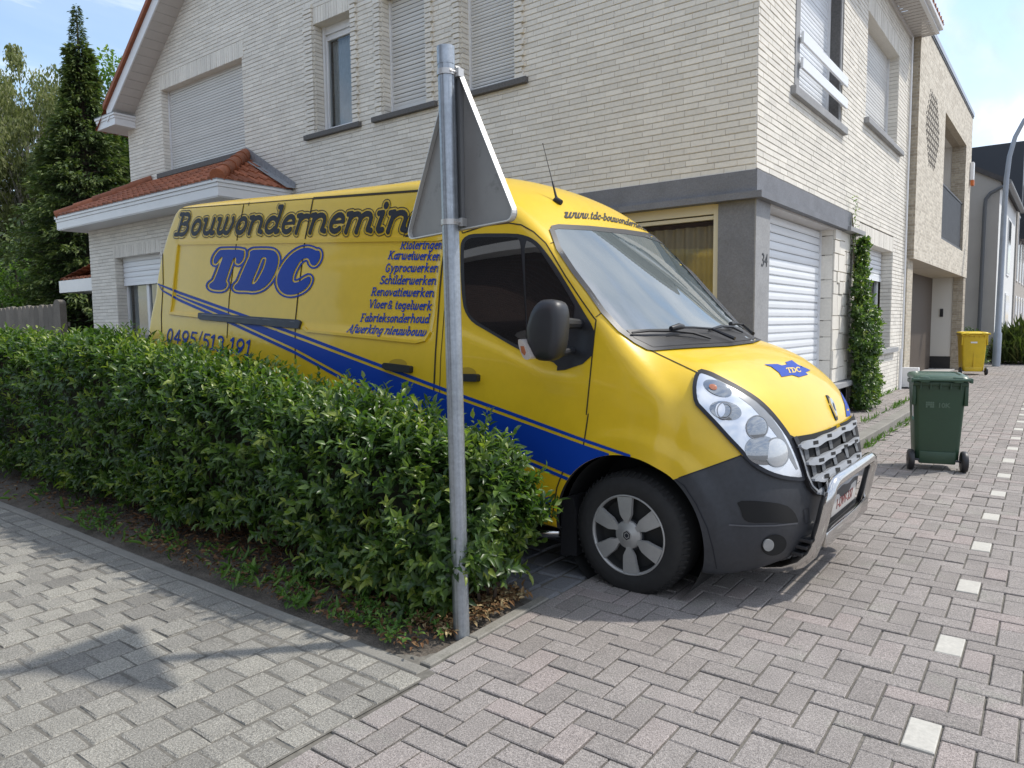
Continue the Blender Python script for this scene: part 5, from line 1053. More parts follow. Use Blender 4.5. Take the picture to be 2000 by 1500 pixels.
ra = np.minimum(np.hypot(BP[:, 0], BP[:, 2]-.015)-.430, np.hypot(BP[:, 0]+3.75, BP[:, 2]-.015)-.422); ra[np.abs(BP[:, 1]) < .6] = 5
_, (BP, BF2) = split_mesh(BP, BF, ra)
nv = BP.copy(); nv[:, 1] = -np.abs(nv[:, 1]); vp = vproj(nv)
bd_ = np.full(len(BP), 50.); k = BP[:, 0] > .2; bd_[k] = poly_sdf(vp[k, 0], vp[k, 1], BUMP)
(NV, NF), (PV_, PF) = split_mesh(BP, BF2, bd_)
def skin(name, V, F, mats):
    ed = {}
    for f in F:
        for a, b in zip(f, f[1:]+f[:1]): ed[(a, b)] = 1
    V = [np.array(v) for v in V]; F = list(F); n0 = len(F); mpn = {}
    for (a, b) in [q for q in ed if (q[1], q[0]) not in ed]:
        if all(min(abs(math.hypot(V[i][0], V[i][2]-.015)-.430), abs(math.hypot(V[i][0]+3.75, V[i][2]-.015)-.422)) < .012 and abs(V[i][1]) > .6 for i in (a, b)):
            for i in (a, b):
                if i not in mpn: mpn[i] = len(V); V.append(V[i]*np.array((1, 1, 1))-np.array((0, math.copysign(.03, V[i][1]), 0)))
            F.append((b, a, mpn[a], mpn[b]))
    V = np.array(V); c = np.array([V[list(f)].mean(0) for f in F]); d, g = grad(c); under = g[:, 2] < -.8*np.linalg.norm(g, axis=1); under[n0:] = True
    o = raw(name, V, F, mats, van, smooth=True, mi=under.astype(int)); o.data.set_sharp_from_angle(angle=math.radians(50)); return o
for xw, R_ in ((0, .427), (-3.75, .419)):
    for s in (-1, 1):
        mb = MB(); mb.lathe([(0, s*.56), (R_, s*.56), (R_, s*.955)], (xw, 0, .015), 1, 56); mb.out('wheel_liner', M['liner'], van, angle=40)
body = skin('body', PV_, PF, [M['yellow'], M['liner']]); bumper = skin('bumper', NV, NF, [M['bumper'], M['liner']])

def refine(h):
    p = np.array(h[0]); d, g = grad(p); gl = float(np.linalg.norm(g[0]))
    if abs(d[0]) < .02 and gl > .4: p = p-g[0]*d[0]/gl**2; return p, g[0]/gl
    return p, np.array(h[1])
TS = np.linspace(2.0, 10.5, 1400)
def cast_cam(px, py):
    d = Vector(vray(px, py)).normalized(); h = bvh.ray_cast(Vector(VC), d)
    if h[0] is not None: return np.array(h[0]), np.array(h[1])
    P = VC[None]+TS[:, None]*np.array(d)[None]; v = body_sdf(P[:, 0], P[:, 1], P[:, 2]); i = int(v.argmin())
    if v[i] > .05: return None
    dd, g = grad(P[i]); gl = np.linalg.norm(g[0]); return P[i]-g[0]*dd[0]/gl**2, g[0]/gl
def cast_side(x, z):
    h = bvh.ray_cast(Vector((x, -2.0, z)), Vector((0, 1, 0))); return (np.array(h[0]), np.array(h[1])) if h[0] is not None else None
def cast_sidef(x, z):
    h = bvh.ray_cast(Vector((x, 2.0, z)), Vector((0, -1, 0))); return (np.array(h[0]), np.array(h[1])) if h[0] is not None else None
def area_mesh(poly, step):
    """2d polygon -> dense triangulation"""
    P = [np.array(p, float) for p in poly]; bd = []
    for a, b in zip(P, P[1:]+P[:1]):
        m = max(1, int(np.linalg.norm(b-a)/step)); bd += [a+(b-a)*k/m for k in range(m)]
    lo = np.min(P, 0); hi = np.max(P, 0); g = []
    for i, xx in enumerate(np.arange(lo[0]+step*.4, hi[0], step)):
        for yy in np.arange(lo[1]+(i % 2)*step*.5, hi[1], step): g.append((xx, yy))
    g = np.array(g) if g else np.zeros((0, 2))
    if len(g):
        k = inpoly(g[:, 0], g[:, 1], poly); g = g[k]
        if len(g): d = np.min(np.linalg.norm(g[:, None]-np.array(bd)[None], axis=2), 1); g = g[d > step*.45]
    pts = [Vector(b) for b in bd]+[Vector(q) for q in g]
    r = delaunay_2d_cdt(pts, [], [list(range(len(bd)))], 1, 1e-6); return [tuple(v) for v in r[0]], [tuple(f) for f in r[2]]
def decal(name, pts, tris, mat, off, cast=cast_cam, parent=van, thick=False, ymax=None, ylim=None, smooth=True, mirror=False, base=None, skin=None, dome=0., normals=False, clip=None):
    V = []; ok = []; HT = [cast(*p) for p in pts]; kk = [i for i, h in enumerate(HT) if h is not None]
    if kk:
        PP = np.array([HT[i][0] for i in kk]); d_, g_ = grad(PP); gl = np.linalg.norm(g_, axis=1)
        for i, p_, dd, gg, l in zip(kk, PP, d_, g_, gl):
            if abs(dd) < .02 and l > .4: HT[i] = (p_-gg*dd/l**2, gg/l)
    for p, h in zip(pts, HT):
        if h is not None and skin and not skin(h): h = None
        if h is None or (ylim is not None and h[0][1] > ylim): ok.append(False); V.append((0, 0, 0)); continue
        nrm = h[1]; ok.append(True); dm = 0
        if dome: q = np.array(pts[:]); c_ = q.mean(0); rr = np.array(p)-c_; sx = np.abs(q[:, 0]-c_[0]).max(); sy = np.abs(q[:, 1]-c_[1]).max(); dm = dome*max(0, 1-(rr[0]/sx)**2-(rr[1]/sy)**2)
        V.append(h[0]+nrm*(off+dm))
    F = [t for t in tris if all(ok[i] for i in t)]
    if not F: print('EMPTY', name); return None
    used = sorted({i for f in F for i in f}); mp_ = {k: i for i, k in enumerate(used)}; V = [V[k] for k in used]; F = [tuple(mp_[i] for i in f) for f in F]
    if clip:
        V = np.array(V); _, (V, F) = split_mesh(V, F, clip(V)); V = list(V)
    if thick:
        ed = {}
        for f in F:
            for a, b in zip(f, f[1:]+f[:1]): ed[(a, b)] = 1
        bd = [e for e in ed if (e[1], e[0]) not in ed]; bi = {}
        for a, b in bd:
            for q in (a, b):
                if q not in bi: h = HT[used[q]]; bi[q] = len(V); V.append(h[0]-h[1]*(base or .002))
        F += [(b, a, bi[a], bi[b]) for a, b in bd]
    if mirror:
        n = len(V); V = V+[np.array((v[0], -v[1], v[2])) for v in V]; F = F+[tuple(i+n for i in f)[::-1] for f in F]
    # orient towards outside (-y / camera)
    o = raw(name, np.array(V), F, mat, parent, smooth=smooth and not thick)
    bm = bmesh.new(); bm.from_mesh(o.data)
    for f in bm.faces:
        c = f.calc_center_median()
        if not thick and f.normal.dot(Vector(VC)-c) < 0 and (c.y < 0.0 or not mirror): f.normal_flip()
    if thick: bmesh.ops.recalc_face_normals(bm, faces=bm.faces[:])
    bm.to_mesh(o.data); bm.free()
    if thick: o.data.shade_smooth(); o.data.set_sharp_from_angle(angle=math.radians(35))
    if normals:
        co = np.array([v.co[:] for v in o.data.vertices]); g = normals(co) if callable(normals) else grad(co)[1]; o.data.normals_split_custom_set_from_vertices([tuple(v) for v in unit(g)])
    return o
def pdecal(name, poly, mat, off=.004, step=9, **k):
    p, t = area_mesh(poly, step); return decal(name, p, t, mat, off, **k)
def ribbon(name, path, wpx, mat, off=.0025, cast=cast_cam, step=6, parent=van, closed=False, thick=False):
    P = [np.array(p, float) for p in path]; D = []
    if closed: P = P+[P[0]]
    for a, b in zip(P, P[1:]):
        m = max(1, int(np.linalg.norm(b-a)/step)); D += [a+(b-a)*k/m for k in range(m)]
    D.append(P[-1]); n = len(D); pts = []
    for i, p in enumerate(D):
        d = D[min(i+1, n-1)]-D[max(i-1, 0)]; d = d/max(1e-9, np.linalg.norm(d)); w_ = wpx/2; pts += [tuple(p+w_*np.array((-d[1], d[0]))), tuple(p-w_*np.array((-d[1], d[0])))]
    tris = [(2*i, 2*i+2, 2*i+3, 2*i+1) for i in range(n-1)]; return decal(name, pts, tris, mat, off, cast=cast, parent=parent, thick=thick)
def smoothpoly(P, it=2):
    for _ in range(it):
        Q_ = []
        for a, b in zip(P, P[1:]+P[:1]): a, b = np.array(a), np.array(b); Q_ += [tuple(.75*a+.25*b), tuple(.25*a+.75*b)]
        P = Q_
    return P
z5 = lambda *a: [(850+x*.3, 360+y*.3) for x, y in a]
zh_ = lambda *a: [(1320+x*.2, 700+y*.2) for x, y in a]
zw = lambda *a: [(1200+x*.15, 630+y*.15) for x, y in a]
zd = lambda *a: [(280+x*.3, 360+y*.3) for x, y in a]
zt_ = lambda *a: [(300+x*.17, 380+y*.17) for x, y in a]
# --- side window with black surround and sail panel
pdecal('window_surround', smoothpoly(z5((165, 420), (172, 370), (205, 333), (270, 320), (520, 320), (590, 333), (650, 362), (700, 412), (780, 520), (870, 665), (950, 800), (1038, 940), (1036, 1000), (1022, 1150), (790, 1228), (800, 1170), (690, 1130), (600, 1105), (480, 1040), (330, 950), (250, 905), (205, 850), (180, 780), (168, 600)), 1), M['black'], .004, 8)
sgl = pdecal('side_window', smoothpoly(z5((190, 430), (197, 380), (225, 352), (300, 345), (530, 345), (553, 362), (562, 420), (577, 640), (592, 880), (598, 1075), (480, 1018), (330, 928), (262, 885), (222, 840), (204, 780), (193, 600)), 1), M['sideglass'], .0065, 8, normals=True)
pdecal('quarter_window', smoothpoly(z5((585, 362), (640, 385), (690, 440), (760, 545), (850, 685), (930, 830), (800, 1085), (640, 1090), (615, 1080), (600, 880), (588, 600)), 1), M['sideglass'], .0065, 8, normals=True)
# --- windscreen
WS = [(1076, 447), (1090, 444), (1150, 447), (1220, 454), (1260, 460), (1288, 470), (1306, 480), (1340, 520), (1380, 566), (1418, 608), (1440, 630), (1485, 661), (1470, 667), (1425, 673), (1350, 677), (1275, 682), (1264, 680), (1240, 667), (1210, 645), (1177, 609), (1150, 570), (1120, 531), (1090, 486)]
pdecal('windscreen', WS, M['wsglass'], .006, 9, normals=lambda c: np.stack([np.full(len(c), .693), .045*3/.8*(np.abs(c[:, 1])/.8)**2*np.sign(c[:, 1])+.10*c[:, 1], np.full(len(c), .721)-.05*(c[:, 2]-1.35)], 1))
ribbon('windscreen_seal', WS, 9, M['black'], .0075, closed=True)
pdecal('cowl', [(1238, 662), (1222, 646), (1260, 645), (1330, 644), (1410, 643), (1440, 640), (1478, 661), (1470, 665), (1425, 671), (1350, 675), (1275, 680)], M['black'], .009, 10)
# --- panel gaps
G = lambda path, w_=2.2, **k: ribbon('panel_gap', path, w_, M['gap'], **k)
G(zd((1108, 90), (1055, 350), (1010, 700), (990, 900), (990, 1170)) , 2.2); G(zd((655, 132), (607, 375), (560, 740), (545, 1000)), 1.6)
G(zd((218, 160), (655, 128), (1108, 92)), 1.6); ribbon('roof_channel', zd((1108, 92), (1450, 68), (1790, 43), (1900, 36)), 4.5, M['gap'])
G([(868, 478), (860, 560), (851, 690), (846, 800), (845, 1000)], 3.0); G([(880, 470), (872, 560), (861, 700), (857, 830)], 1.4)
G([(900, 447)]+z5((180, 318), (330, 268), (480, 252), (560, 265), (640, 310), (720, 385), (850, 600), (950, 750), (1035, 870), (1048, 885), (1035, 1000), (1010, 1250), (985, 1500))+z6((415, 300), (396, 430), (385, 490), (330, 545), (275, 620), (245, 700), (228, 800), (220, 862)), 2.6)
G(z6((105, 840), (220, 862)), 2.4); G(z5((750, 385), (790, 375)), 1.5); G(z5((1046, 866), (1088, 835)), 1.6)
G([(1264, 681), (1290, 694), (1362, 728)], 1.8)
G([(300, 385), (297, 440)], 1.) if False else None
G([(488, 390), (486, 402)], 1.4); G([(353, 399), (346, 408)], 1.2)
G(zd((125, 380), (130, 640), (118, 850), (120, 1000)), 1.6)
# --- blue stripes
def lerp(P, x): P = np.array(P); return np.interp(x, P[:, 0], P[:, 1])
TOP = [(308, 553), (351, 569), (487, 617), (600, 657), (760, 717), (875, 760), (1000, 804.5), (1142, 857), (1235, 889)]
LOW = [(308, 553), (317, 569), (351, 589), (450, 633), (577, 692), (730, 776), (903, 853), (1027, 904), (1115, 941), (1235, 990)]
def band(fa, fb, x0, x1, name='blue_stripe', nx=260):
    xs = np.linspace(x0, x1, nx); pts, T = [], []; m = 12
    for i, x in enumerate(xs):
        a, b = fa(x), fb(x)
        for k in range(m+1): pts.append((x, a+(b-a)*k/m))
        if i:
            for k in range(m): T.append(((i-1)*(m+1)+k, i*(m+1)+k, i*(m+1)+k+1, (i-1)*(m+1)+k+1))
    def cst(px, py):
        h = cast_cam(px, py); return None if h is None or h[0][1] > -.80 else h
    return decal(name, pts, T, M['blue'], .0035, cast=cst, clip=lambda V: np.hypot(V[:, 0], V[:, 2]-.015)-.4305)
tw = lambda x: np.interp(x, [308, 351, 600, 1000, 1240], [3.0, 5.5, 6.5, 7.0, 6.0]); gw = lambda x: np.interp(x, [308, 351, 600, 1000, 1240], [1.0, 3.0, 5.0, 6.0, 6.0])
top = lambda x: lerp(TOP, x); low = lambda x: lerp(LOW, x)
band(top, lambda x: top(x)+tw(x), 309, 1232); band(lambda x: low(x)-tw(x), low, 312, 1112); band(lambda x: np.minimum(top(x)+tw(x)+gw(x), low(x)-tw(x)-gw(x)), lambda x: low(x)-tw(x)-gw(x), 345, 1190)
# --- lettering: stroke glyphs -> signed distance -> filled outline meshes
def A(cx, cy, rx, ry, a0, a1, n=14): return [(cx+rx*math.cos(math.radians(a0+(a1-a0)*k/n)), cy+ry*math.sin(math.radians(a0+(a1-a0)*k/n))) for k in range(n+1)]
S_ = .62
GL = {
 'a': (.86, [(A(.38, .44, .28, .42, 60, 360), 1), ([(.68, .98), (.66, .2), (.72, .05), (.86, .1)], 1)]),
 'b': (.86, [([(.0, 1.5), (.16, 1.5), (.16, .1)], 1), (A(.42, .48, .29, .44, 150, -150), 1)]),
 'c': (.72, [(A(.42, .48, .30, .44, 50, 310), 1), ([(.60, .84), (.60, .72)], 1)]),
 'd': (.90, [(A(.38, .46, .28, .42, 40, 330), 1), ([(.54, 1.5), (.70, 1.5), (.70, .2), (.76, .05), (.90, .1)], 1)]),
 'e': (.76, [([(.14, .50), (.66, .56)], .62), (A(.41, .48, .28, .44, 12, 318), 1)]),
 'f': (.56, [(A(.42, 1.22, .22, .24, 30, 180, 8)+[(.20, -.35)], .9), ([(.0, .95), (.46, .95)], S_)]),
 'g': (.84, [(A(.38, .50, .27, .42, 40, 330), 1), ([(.68, .98), (.68, -.15)]+A(.42, -.18, .26, .22, 0, -150, 8), .85)]),
 'h': (.94, [([(.0, 1.5), (.16, 1.5), (.16, 0)], 1), (A(.45, .58, .29, .36, 160, 0, 8)+[(.74, .1), (.90, .06)], 1)]),
 'i': (.44, [([(.0, .94), (.18, .96), (.18, .15), (.26, .04), (.40, .1)], 1), ([(.2, 1.32), (.2, 1.34)], 1.25)]),
 'k': (.90, [([(.0, 1.5), (.16, 1.5), (.16, 0)], 1), ([(.20, .42), (.62, .92), (.76, .94)], .8), ([(.36, .58), (.66, .1), (.84, .04)], .95)]),
 'l': (.44, [([(.0, 1.5), (.18, 1.5), (.18, .15), (.26, .04), (.40, .1)], 1)]),
 'm': (1.36, [([(.0, .94), (.17, .97), (.17, 0)], 1), (A(.41, .60, .25, .34, 160, 0, 8)+[(.66, 0)], 1), (A(.90, .60, .25, .34, 160, 0, 8)+[(1.15, .12), (1.32, .06)], 1)]),
 'n': (.94, [([(.0, .94), (.17, .97), (.17, 0)], 1), (A(.46, .58, .29, .36, 160, 0, 8)+[(.75, .12), (.92, .06)], 1)]),
 'o': (.80, [(A(.40, .48, .28, .44, 0, 360, 20), 1)]),
 'p': (.86, [([(.0, .94), (.17, .97), (.17, -.42)], 1), (A(.42, .48, .28, .44, 150, -150), 1), ([(.02, -.42), (.34, -.42)], S_)]),
 'r': (.68, [([(.0, .94), (.17, .97), (.17, 0)], 1), (A(.44, .62, .26, .30, 165, 55, 8), 1)]),
 's': (.66, [(A(.34, .70, .20, .22, 30, 250, 8)+A(.34, .24, .22, .22, 80, -150, 8), .9)]),
 't': (.54, [([(.20, 1.28), (.20, .2)]+A(.36, .2, .16, .17, 180, 320, 6), 1), ([(.0, .94), (.46, .94)], S_)]),
 'u': (.92, [([(.0, .94), (.16, .96), (.16, .40)]+A(.40, .36, .24, .32, 180, 330, 8), 1), ([(.68, .97), (.68, .18), (.76, .04), (.90, .1)], 1)]),
 'v': (.82, [([(.0, .92), (.14, .94), (.34, .08)], 1), ([(.34, .06), (.62, .55), (.66, .92)], .8)]),
 'w': (1.20, [([(.0, .94), (.14, .94), (.16, .40)]+A(.36, .34, .20, .30, 180, 330, 8), 1), ([(.58, .97), (.56, .34)]+A(.78, .36, .21, .32, 190, 340, 8)+[(1.06, .70), (.98, .96)], .95)]),
 'y': (.84, [([(.0, .94), (.15, .94), (.36, .1)], 1), ([(.70, .94), (.42, .0), (.24, -.36), (.06, -.36)], .8)]),
 'A': (1.10, [([(.0, .06), (.14, .06), (.58, 1.4)], .75), ([(.58, 1.4), (.90, .06), (1.06, .06)], 1.05), ([(.30, .5), (.80, .5)], S_)]),
 'B': (1.08, [([(.0, 0.04), (.22, 0.04), (.22, 1.40), (.0, 1.40)], 1), (A(.50, 1.06, .30, .33, 100, -90, 8), 1), (A(.52, .40, .36, .38, 90, -100, 8), 1), ([(.2, 1.4), (.5, 1.4)], .8), ([(.2, .04), (.5, .04)], .8), ([(.22, .74), (.5, .74)], .7)]),
 'F': (.92, [([(.0, .03), (.40, .03)], S_), ([(.20, 0.03), (.20, 1.40)], 1), ([(.0, 1.42), (.84, 1.42), (.84, 1.15)], .75), ([(.2, .74), (.62, .74)], .75)]),
 'G': (1.08, [(A(.52, .70, .40, .68, 45, 330), 1), ([(.86, .1), (.86, .62), (.60, .62)], .85)]),
 'K': (1.14, [([(.0, .03), (.40, .03)], S_), ([(.0, 1.42), (.40, 1.42)], S_), ([(.20, 0.03), (.20, 1.40)], 1), ([(.24, .62), (.80, 1.4), (1.0, 1.42)], .8), ([(.42, .84), (.84, .06), (1.08, .04)], 1)]),
 'R': (1.12, [([(.0, .03), (.40, .03)], S_), ([(.0, 1.42), (.2, 1.42)], S_), ([(.20, 0.03), (.20, 1.40)], 1), (A(.50, 1.04, .32, .37, 95, -95, 8), 1), ([(.2, 1.4), (.5, 1.4)], .8), ([(.2, .67), (.5, .67)], .7), ([(.48, .66), (.82, .06), (1.04, .04)], 1)]),
 'S': (.92, [(A(.46, 1.04, .30, .34, 25, 250, 9)+A(.46, .36, .34, .34, 75, -155, 9), 1), ([(.76, 1.40), (.74, 1.12)], .7), ([(.12, .0), (.14, .3)], .7)]),
 'V': (1.06, [([(.0, 1.40), (.16, 1.40), (.50, .06)], 1.05), ([(.50, .04), (.88, 1.38), (1.02, 1.40)], .75)]),
 '&': (1.06, [(A(.48, 1.10, .22, .26, -40, 215, 9)+[(.86, .04), (1.0, .04)], .9), ([(.40, .76)]+A(.44, .36, .32, .34, 120, 360, 9)+[(.86, .6)], .8)]),
 '-': (.56, [([(.06, .48), (.46, .48)], .9)]), '.': (.34, [([(.14, .06), (.14, .07)], 1.1)]), '/': (.50, [([(.02, -.3), (.40, 1.6)], .62)]), ' ': (.42, []),
 '0': (.90, [(A(.42, .68, .30, .68, 0, 360, 20), .95)]), '1': (.60, [([(.08, 1.16), (.32, 1.38), (.32, .04)], 1), ([(.06, .03), (.56, .03)], S_)]),
 '3': (.84, [(A(.38, 1.04, .30, .32, 150, -80, 9), .95), (A(.38, .38, .34, .38, 80, -150, 9), .95)]), '4': (.92, [([(.58, .03), (.58, 1.38), (.06, .42), (.84, .42)], .9)]),
 '5': (.84, [([(.72, 1.38), (.20, 1.38), (.16, .78)], .8), (A(.38, .44, .34, .42, 110, -150, 10), .95)]), '6': (.88, [(A(.42, .44, .32, .42, 0, 360, 16), 1), ([(.10, .5), (.24, 1.0), (.66, 1.42)], .95)]),
 '7': (.80, [([(.06, 1.38), (.70, 1.38), (.30, .03)], .95)]), '9': (.88, [(A(.42, .94, .32, .42, 0, 360, 16), 1), ([(.74, .88), (.60, .4), (.18, -.02)], .95)])}
def layout(text, size, wx, shear, wt):
    """stroke segments (in text metres) with half widths"""
    seg = []; x = 0
    for ch in text:
        adv, st = GL[ch]
        for path, m in st:
            for p, q in zip(path, path[1:]): seg.append((x+p[0]*wx+shear*p[1], p[1], x+q[0]*wx+shear*q[1], q[1], wt*m))
        x += (adv+.06)*wx
    a = np.array(seg)*size; return a, x*size
def seg_sdf(X, Y, a):
    D = np.full(X.shape, 9.)
    for x0, y0, x1, y1, w_ in a:
        pad = w_*4+.05
        k = (X > min(x0, x1)-pad) & (X < max(x0, x1)+pad) & (Y > min(y0, y1)-pad) & (Y < max(y0, y1)+pad)
        if not k.any(): continue
        px, py = X[k]-x0, Y[k]-y0; dx, dy = x1-x0, y1-y0; L2 = dx*dx+dy*dy+1e-12; t = np.clip((px*dx+py*dy)/L2, 0, 1); d = np.hypot(px-t*dx, py-t*dy)-w_; D[k] = np.minimum(D[k], d)
    return D
def iso_mesh(D, xs, ys, lo, hi):
    """cells of lo<D<hi, clipped linearly -> pts, polys"""
    pts, polys, cache = [], [], {}
    G0 = np.maximum(lo-D, D-hi); I = G0 < 0; nx, ny = D.shape
    act = I[:-1, :-1] | I[1:, :-1] | I[:-1, 1:] | I[1:, 1:]
    for i, j in np.argwhere(act):
        cs = [(i, j), (i+1, j), (i+1, j+1), (i, j+1)]; pg = []
        for a, b in zip(cs, cs[1:]+cs[:1]):
            ga, gb = G0[a], G0[b]
            if ga < 0:
                if a not in cache: cache[a] = len(pts); pts.append((xs[a[0]], ys[a[1]]))
                pg.append(cache[a])
            if (ga < 0) != (gb < 0):
                k = (min(a, b), max(a, b))
                if k not in cache: t = ga/(ga-gb); cache[k] = len(pts); pts.append((xs[a[0]]+t*(xs[b[0]]-xs[a[0]]), ys[a[1]]+t*(ys[b[1]]-ys[a[1]])))
                pg.append(cache[k])
        if len(pg) > 2: polys.append(tuple(pg))
    return pts, polys
def lettering(name, text, x0, z0, x1, z1, xh, mat, wt=.13, wx=None, shear=.30, ring=None, res=None, cast=cast_side, off=.0045, parent=van, align='fit', curve=0., part='lettering'):
    """text on the van side from (x0,z0) baseline start to (x1,z1) baseline end (fit) ; xh = x height in metres"""
    L = math.hypot(x1-x0, z1-z0)
    if align == 'fit': a0, w0 = layout(text, xh, 1, shear, wt); wx = L/w0
    a, wd = layout(text, xh, wx, shear, wt); sh = L-wd if align == 'right' else 0
    res = res or xh/11; pad = xh*.45; xs = np.arange(-pad, wd+shear*xh*1.6+pad, res); ys = np.arange(-xh*.6, xh*1.75, res); X, Y = np.meshgrid(xs, ys, indexing='ij'); D = seg_sdf(X, Y, a); ux, uz = (x1-x0)/L, (z1-z0)/L
    cs = lambda u, v: cast(x0+ux*(u+sh)-uz*v, z0+uz*(u+sh)+ux*v+curve*4*((u+sh)/L)*(1-(u+sh)/L))
    p, f = iso_mesh(D, xs, ys, -9, 0); o = decal(part, p, f, mat, off, cast=cs, parent=parent)
    if ring:
        p, f = iso_mesh(D, xs, ys, ring[0], ring[1]); decal('outline', p, f, mat, off, cast=cs, parent=o)
    return o
a_ = lpt(337, 458, -.90); b_ = lpt(800, 447, -.93)
lettering('firm', 'Bouwondernemin', -4.86, 1.672, -1.80, 1.648, .134, M['print'], wt=.148, shear=.34, ring=(.0125, .0185), res=.0036, curve=.006)
lettering('firm', 'g', -1.82, 1.648, -1.70, 1.648, .122, M['print'], wt=.155, shear=.34, ring=(.0115, .0175), res=.0036)
for i, (wd_, st, bs) in enumerate((('Rioleringen', 768, 485), ('Karweiwerken', 746, 505), ('Gyprocwerken', 742, 530), ('Schilderwerken', 734, 554), ('Renovatiewerken', 719, 577), ('Vloer& tegelwerk', 716, 601), ('Fabrieksonderhoud', 703, 628), ('Afwerking nieuwbouw', 683, 649))):
    ex = 852-i*2.6; ey = (485, 508, 531, 556, 580, 606, 631, 657)[i]; p0 = lpt(st, bs, -1.0); p1 = lpt(ex, ey, -1.0)
    lettering('service', wd_, p0[0], p0[2], p1[0], p1[2], .038, M['blue'], wt=.13, shear=.26, res=.0042)
p0 = lpt(329, 667, -1.02); p1 = lpt(497, 695, -1.02); lettering('phone', '0495/513 191', p0[0], p0[2]-.0, p1[0], p1[2], .088, M['blue'], wt=.125, shear=.2, res=.008)
lettering('door_number', '6', -.565, -.005, -.47, -.010, .085, M['blue'], wt=.20, shear=.12, res=.006)
# TDC, traced outlines with a second outline around them
Tg = [(760, 640), (800, 632), (1040, 632), (1046, 680), (1036, 740), (1000, 788), (965, 800), (945, 778), (955, 735), (935, 720), (915, 745), (885, 830), (850, 935), (828, 1000), (850, 1020), (840, 1062), (805, 1095), (740, 1100), (665, 1087), (636, 1055), (650, 1020), (690, 1000), (722, 930), (770, 800), (800, 722), (785, 715), (755, 750), (722, 798), (695, 795), (690, 760), (712, 700)]
Dg = [(1112, 700), (1105, 660), (1140, 636), (1200, 632), (1340, 632), (1400, 650), (1433, 700), (1438, 770), (1418, 850), (1378, 950), (1310, 1040), (1240, 1092), (1150, 1115), (1080, 1105), (960, 1105), (925, 1080), (935, 1040), (975, 1010), (1020, 900), (1082, 760)]
Dh = [(1250, 720), (1295, 722), (1300, 745), (1282, 820), (1245, 905), (1200, 985), (1160, 1030), (1128, 1028), (1150, 960), (1190, 870), (1230, 762)]
Cg = [(1905, 640), (1922, 680), (1915, 740), (1880, 800), (1842, 822), (1808, 802), (1795, 760), (1780, 735), (1745, 730), (1690, 762), (1640, 842), (1603, 932), (1598, 1000), (1630, 1012), (1680, 1000), (1740, 960), (1790, 935), (1815, 962), (1800, 1022), (1760, 1080), (1690, 1128), (1600, 1155), (1520, 1150), (1460, 1110), (1425, 1040), (1420, 960), (1450, 870), (1510, 770), (1590, 682), (1680, 625), (1760, 607), (1830, 620), (1870, 645)]
Tp, Dp, Dhp, Cp = [smoothpoly(zt_(*q), 1) for q in (Tg, Dg, Dh, Cg)]
xs = np.arange(398, 640, 1.0); ys = np.arange(472, 590, 1.0); X, Y = np.meshgrid(xs, ys, indexing='ij')
Df = np.minimum(poly_sdf(X, Y, Tp), np.minimum(np.maximum(poly_sdf(X, Y, Dp), -poly_sdf(X, Y, Dhp)), poly_sdf(X, Y, Cp)))
p, f = iso_mesh(Df, xs, ys, -99, -.2); o = decal('logo_letters', p, f, M['blue'], .0045); p, f = iso_mesh(Df, xs, ys, 3.0, 6.3); decal('outline', p, f, M['blue'], .0045, parent=o)
# web address on the brow above the windscreen
def brow(u, v): return cast_cam(1098+u*185, 424+40*u**1.9-v*(1-.45*u)*1.0+0*u)
a, wd = layout('www.tdc-bouwonderneming.be', 1, 1, .25, .13); a = a.copy(); s = 1/wd
xs = np.linspace(-.01, 1.03, 560); ys = np.arange(-.6, 1.8, .10); X, Y = np.meshgrid(xs*wd, ys, indexing='ij'); D = seg_sdf(X, Y, a); p, f = iso_mesh(D, xs, ys, -9, 0)
def brow(u, v): uu = u**.72; return cast_cam(1098+uu*186, 426+34*uu**2.4-v*11*(1-.5*uu))
decal('web_address', p, f, M['print'], .0045, cast=brow)
# --- rail, handles
def solid(name, poly, mat, off, step=8, **k): return pdecal(name, poly, mat, off, step, thick=True, **k)
r_ = solid('sliding_door_rail', zd((367, 845), (375, 838), (1020, 884), (1035, 895), (1030, 915), (1022, 942), (1005, 940), (380, 882), (368, 872)), M['black'], .020, 10)
for pth, w_ in (([(-4.79, 1.598), (-1.47, 1.598)], .022), ([(-4.80, .955), (-4.2, .950)], .018), ([(-2.80, .950), (-2.745, .925), (-1.60, .925), (-1.52, .945), (-1.49, 1.0)], .018), ([(-4.80, .97), (-4.79, 1.58)], .010), ([(-1.475, 1.0), (-1.455, 1.56)], .010)):
    ribbon('side_moulding', pth, w_, M['yellow'], .012 if w_ > .012 else .004, cast=cast_side, step=.05, thick=True)
ribbon('rail_groove', zd((392, 856), (1015, 904)), 3, pm('rail_edge', (.06, .06, .062), .4), .0215, parent=r_)
for (cup, hd) in (((1658, 1170, 60, 34), [(1578, 1172), (1590, 1162), (1750, 1182), (1758, 1190), (1756, 1222), (1748, 1228), (1600, 1210), (1578, 1195)]),):
    pdecal('handle_cup', [(280+.3*(cup[0]+cup[2]*math.cos(t)), 360+.3*(cup[1]+cup[3]*math.sin(t))) for t in np.linspace(0, 6.28, 20)[:-1]], pm('handle_cup_shade', (.42, .27, .012), .5), .003, 5)  # flat disc; the cup's shade is put into its darker yellow
    solid('door_handle', zd(*hd), M['black'], .034, 6)
pdecal('handle_cup', [(913+18*math.cos(t), 731+14*math.sin(t)) for t in np.linspace(0, 6.28, 20)[:-1]], bpy.data.materials['handle_cup_shade'], .003, 5)
solid('door_handle', [(893, 730), (935, 730.5), (938.5, 733), (938, 744), (934, 745.5), (893, 744)], M['black'], .034, 6)
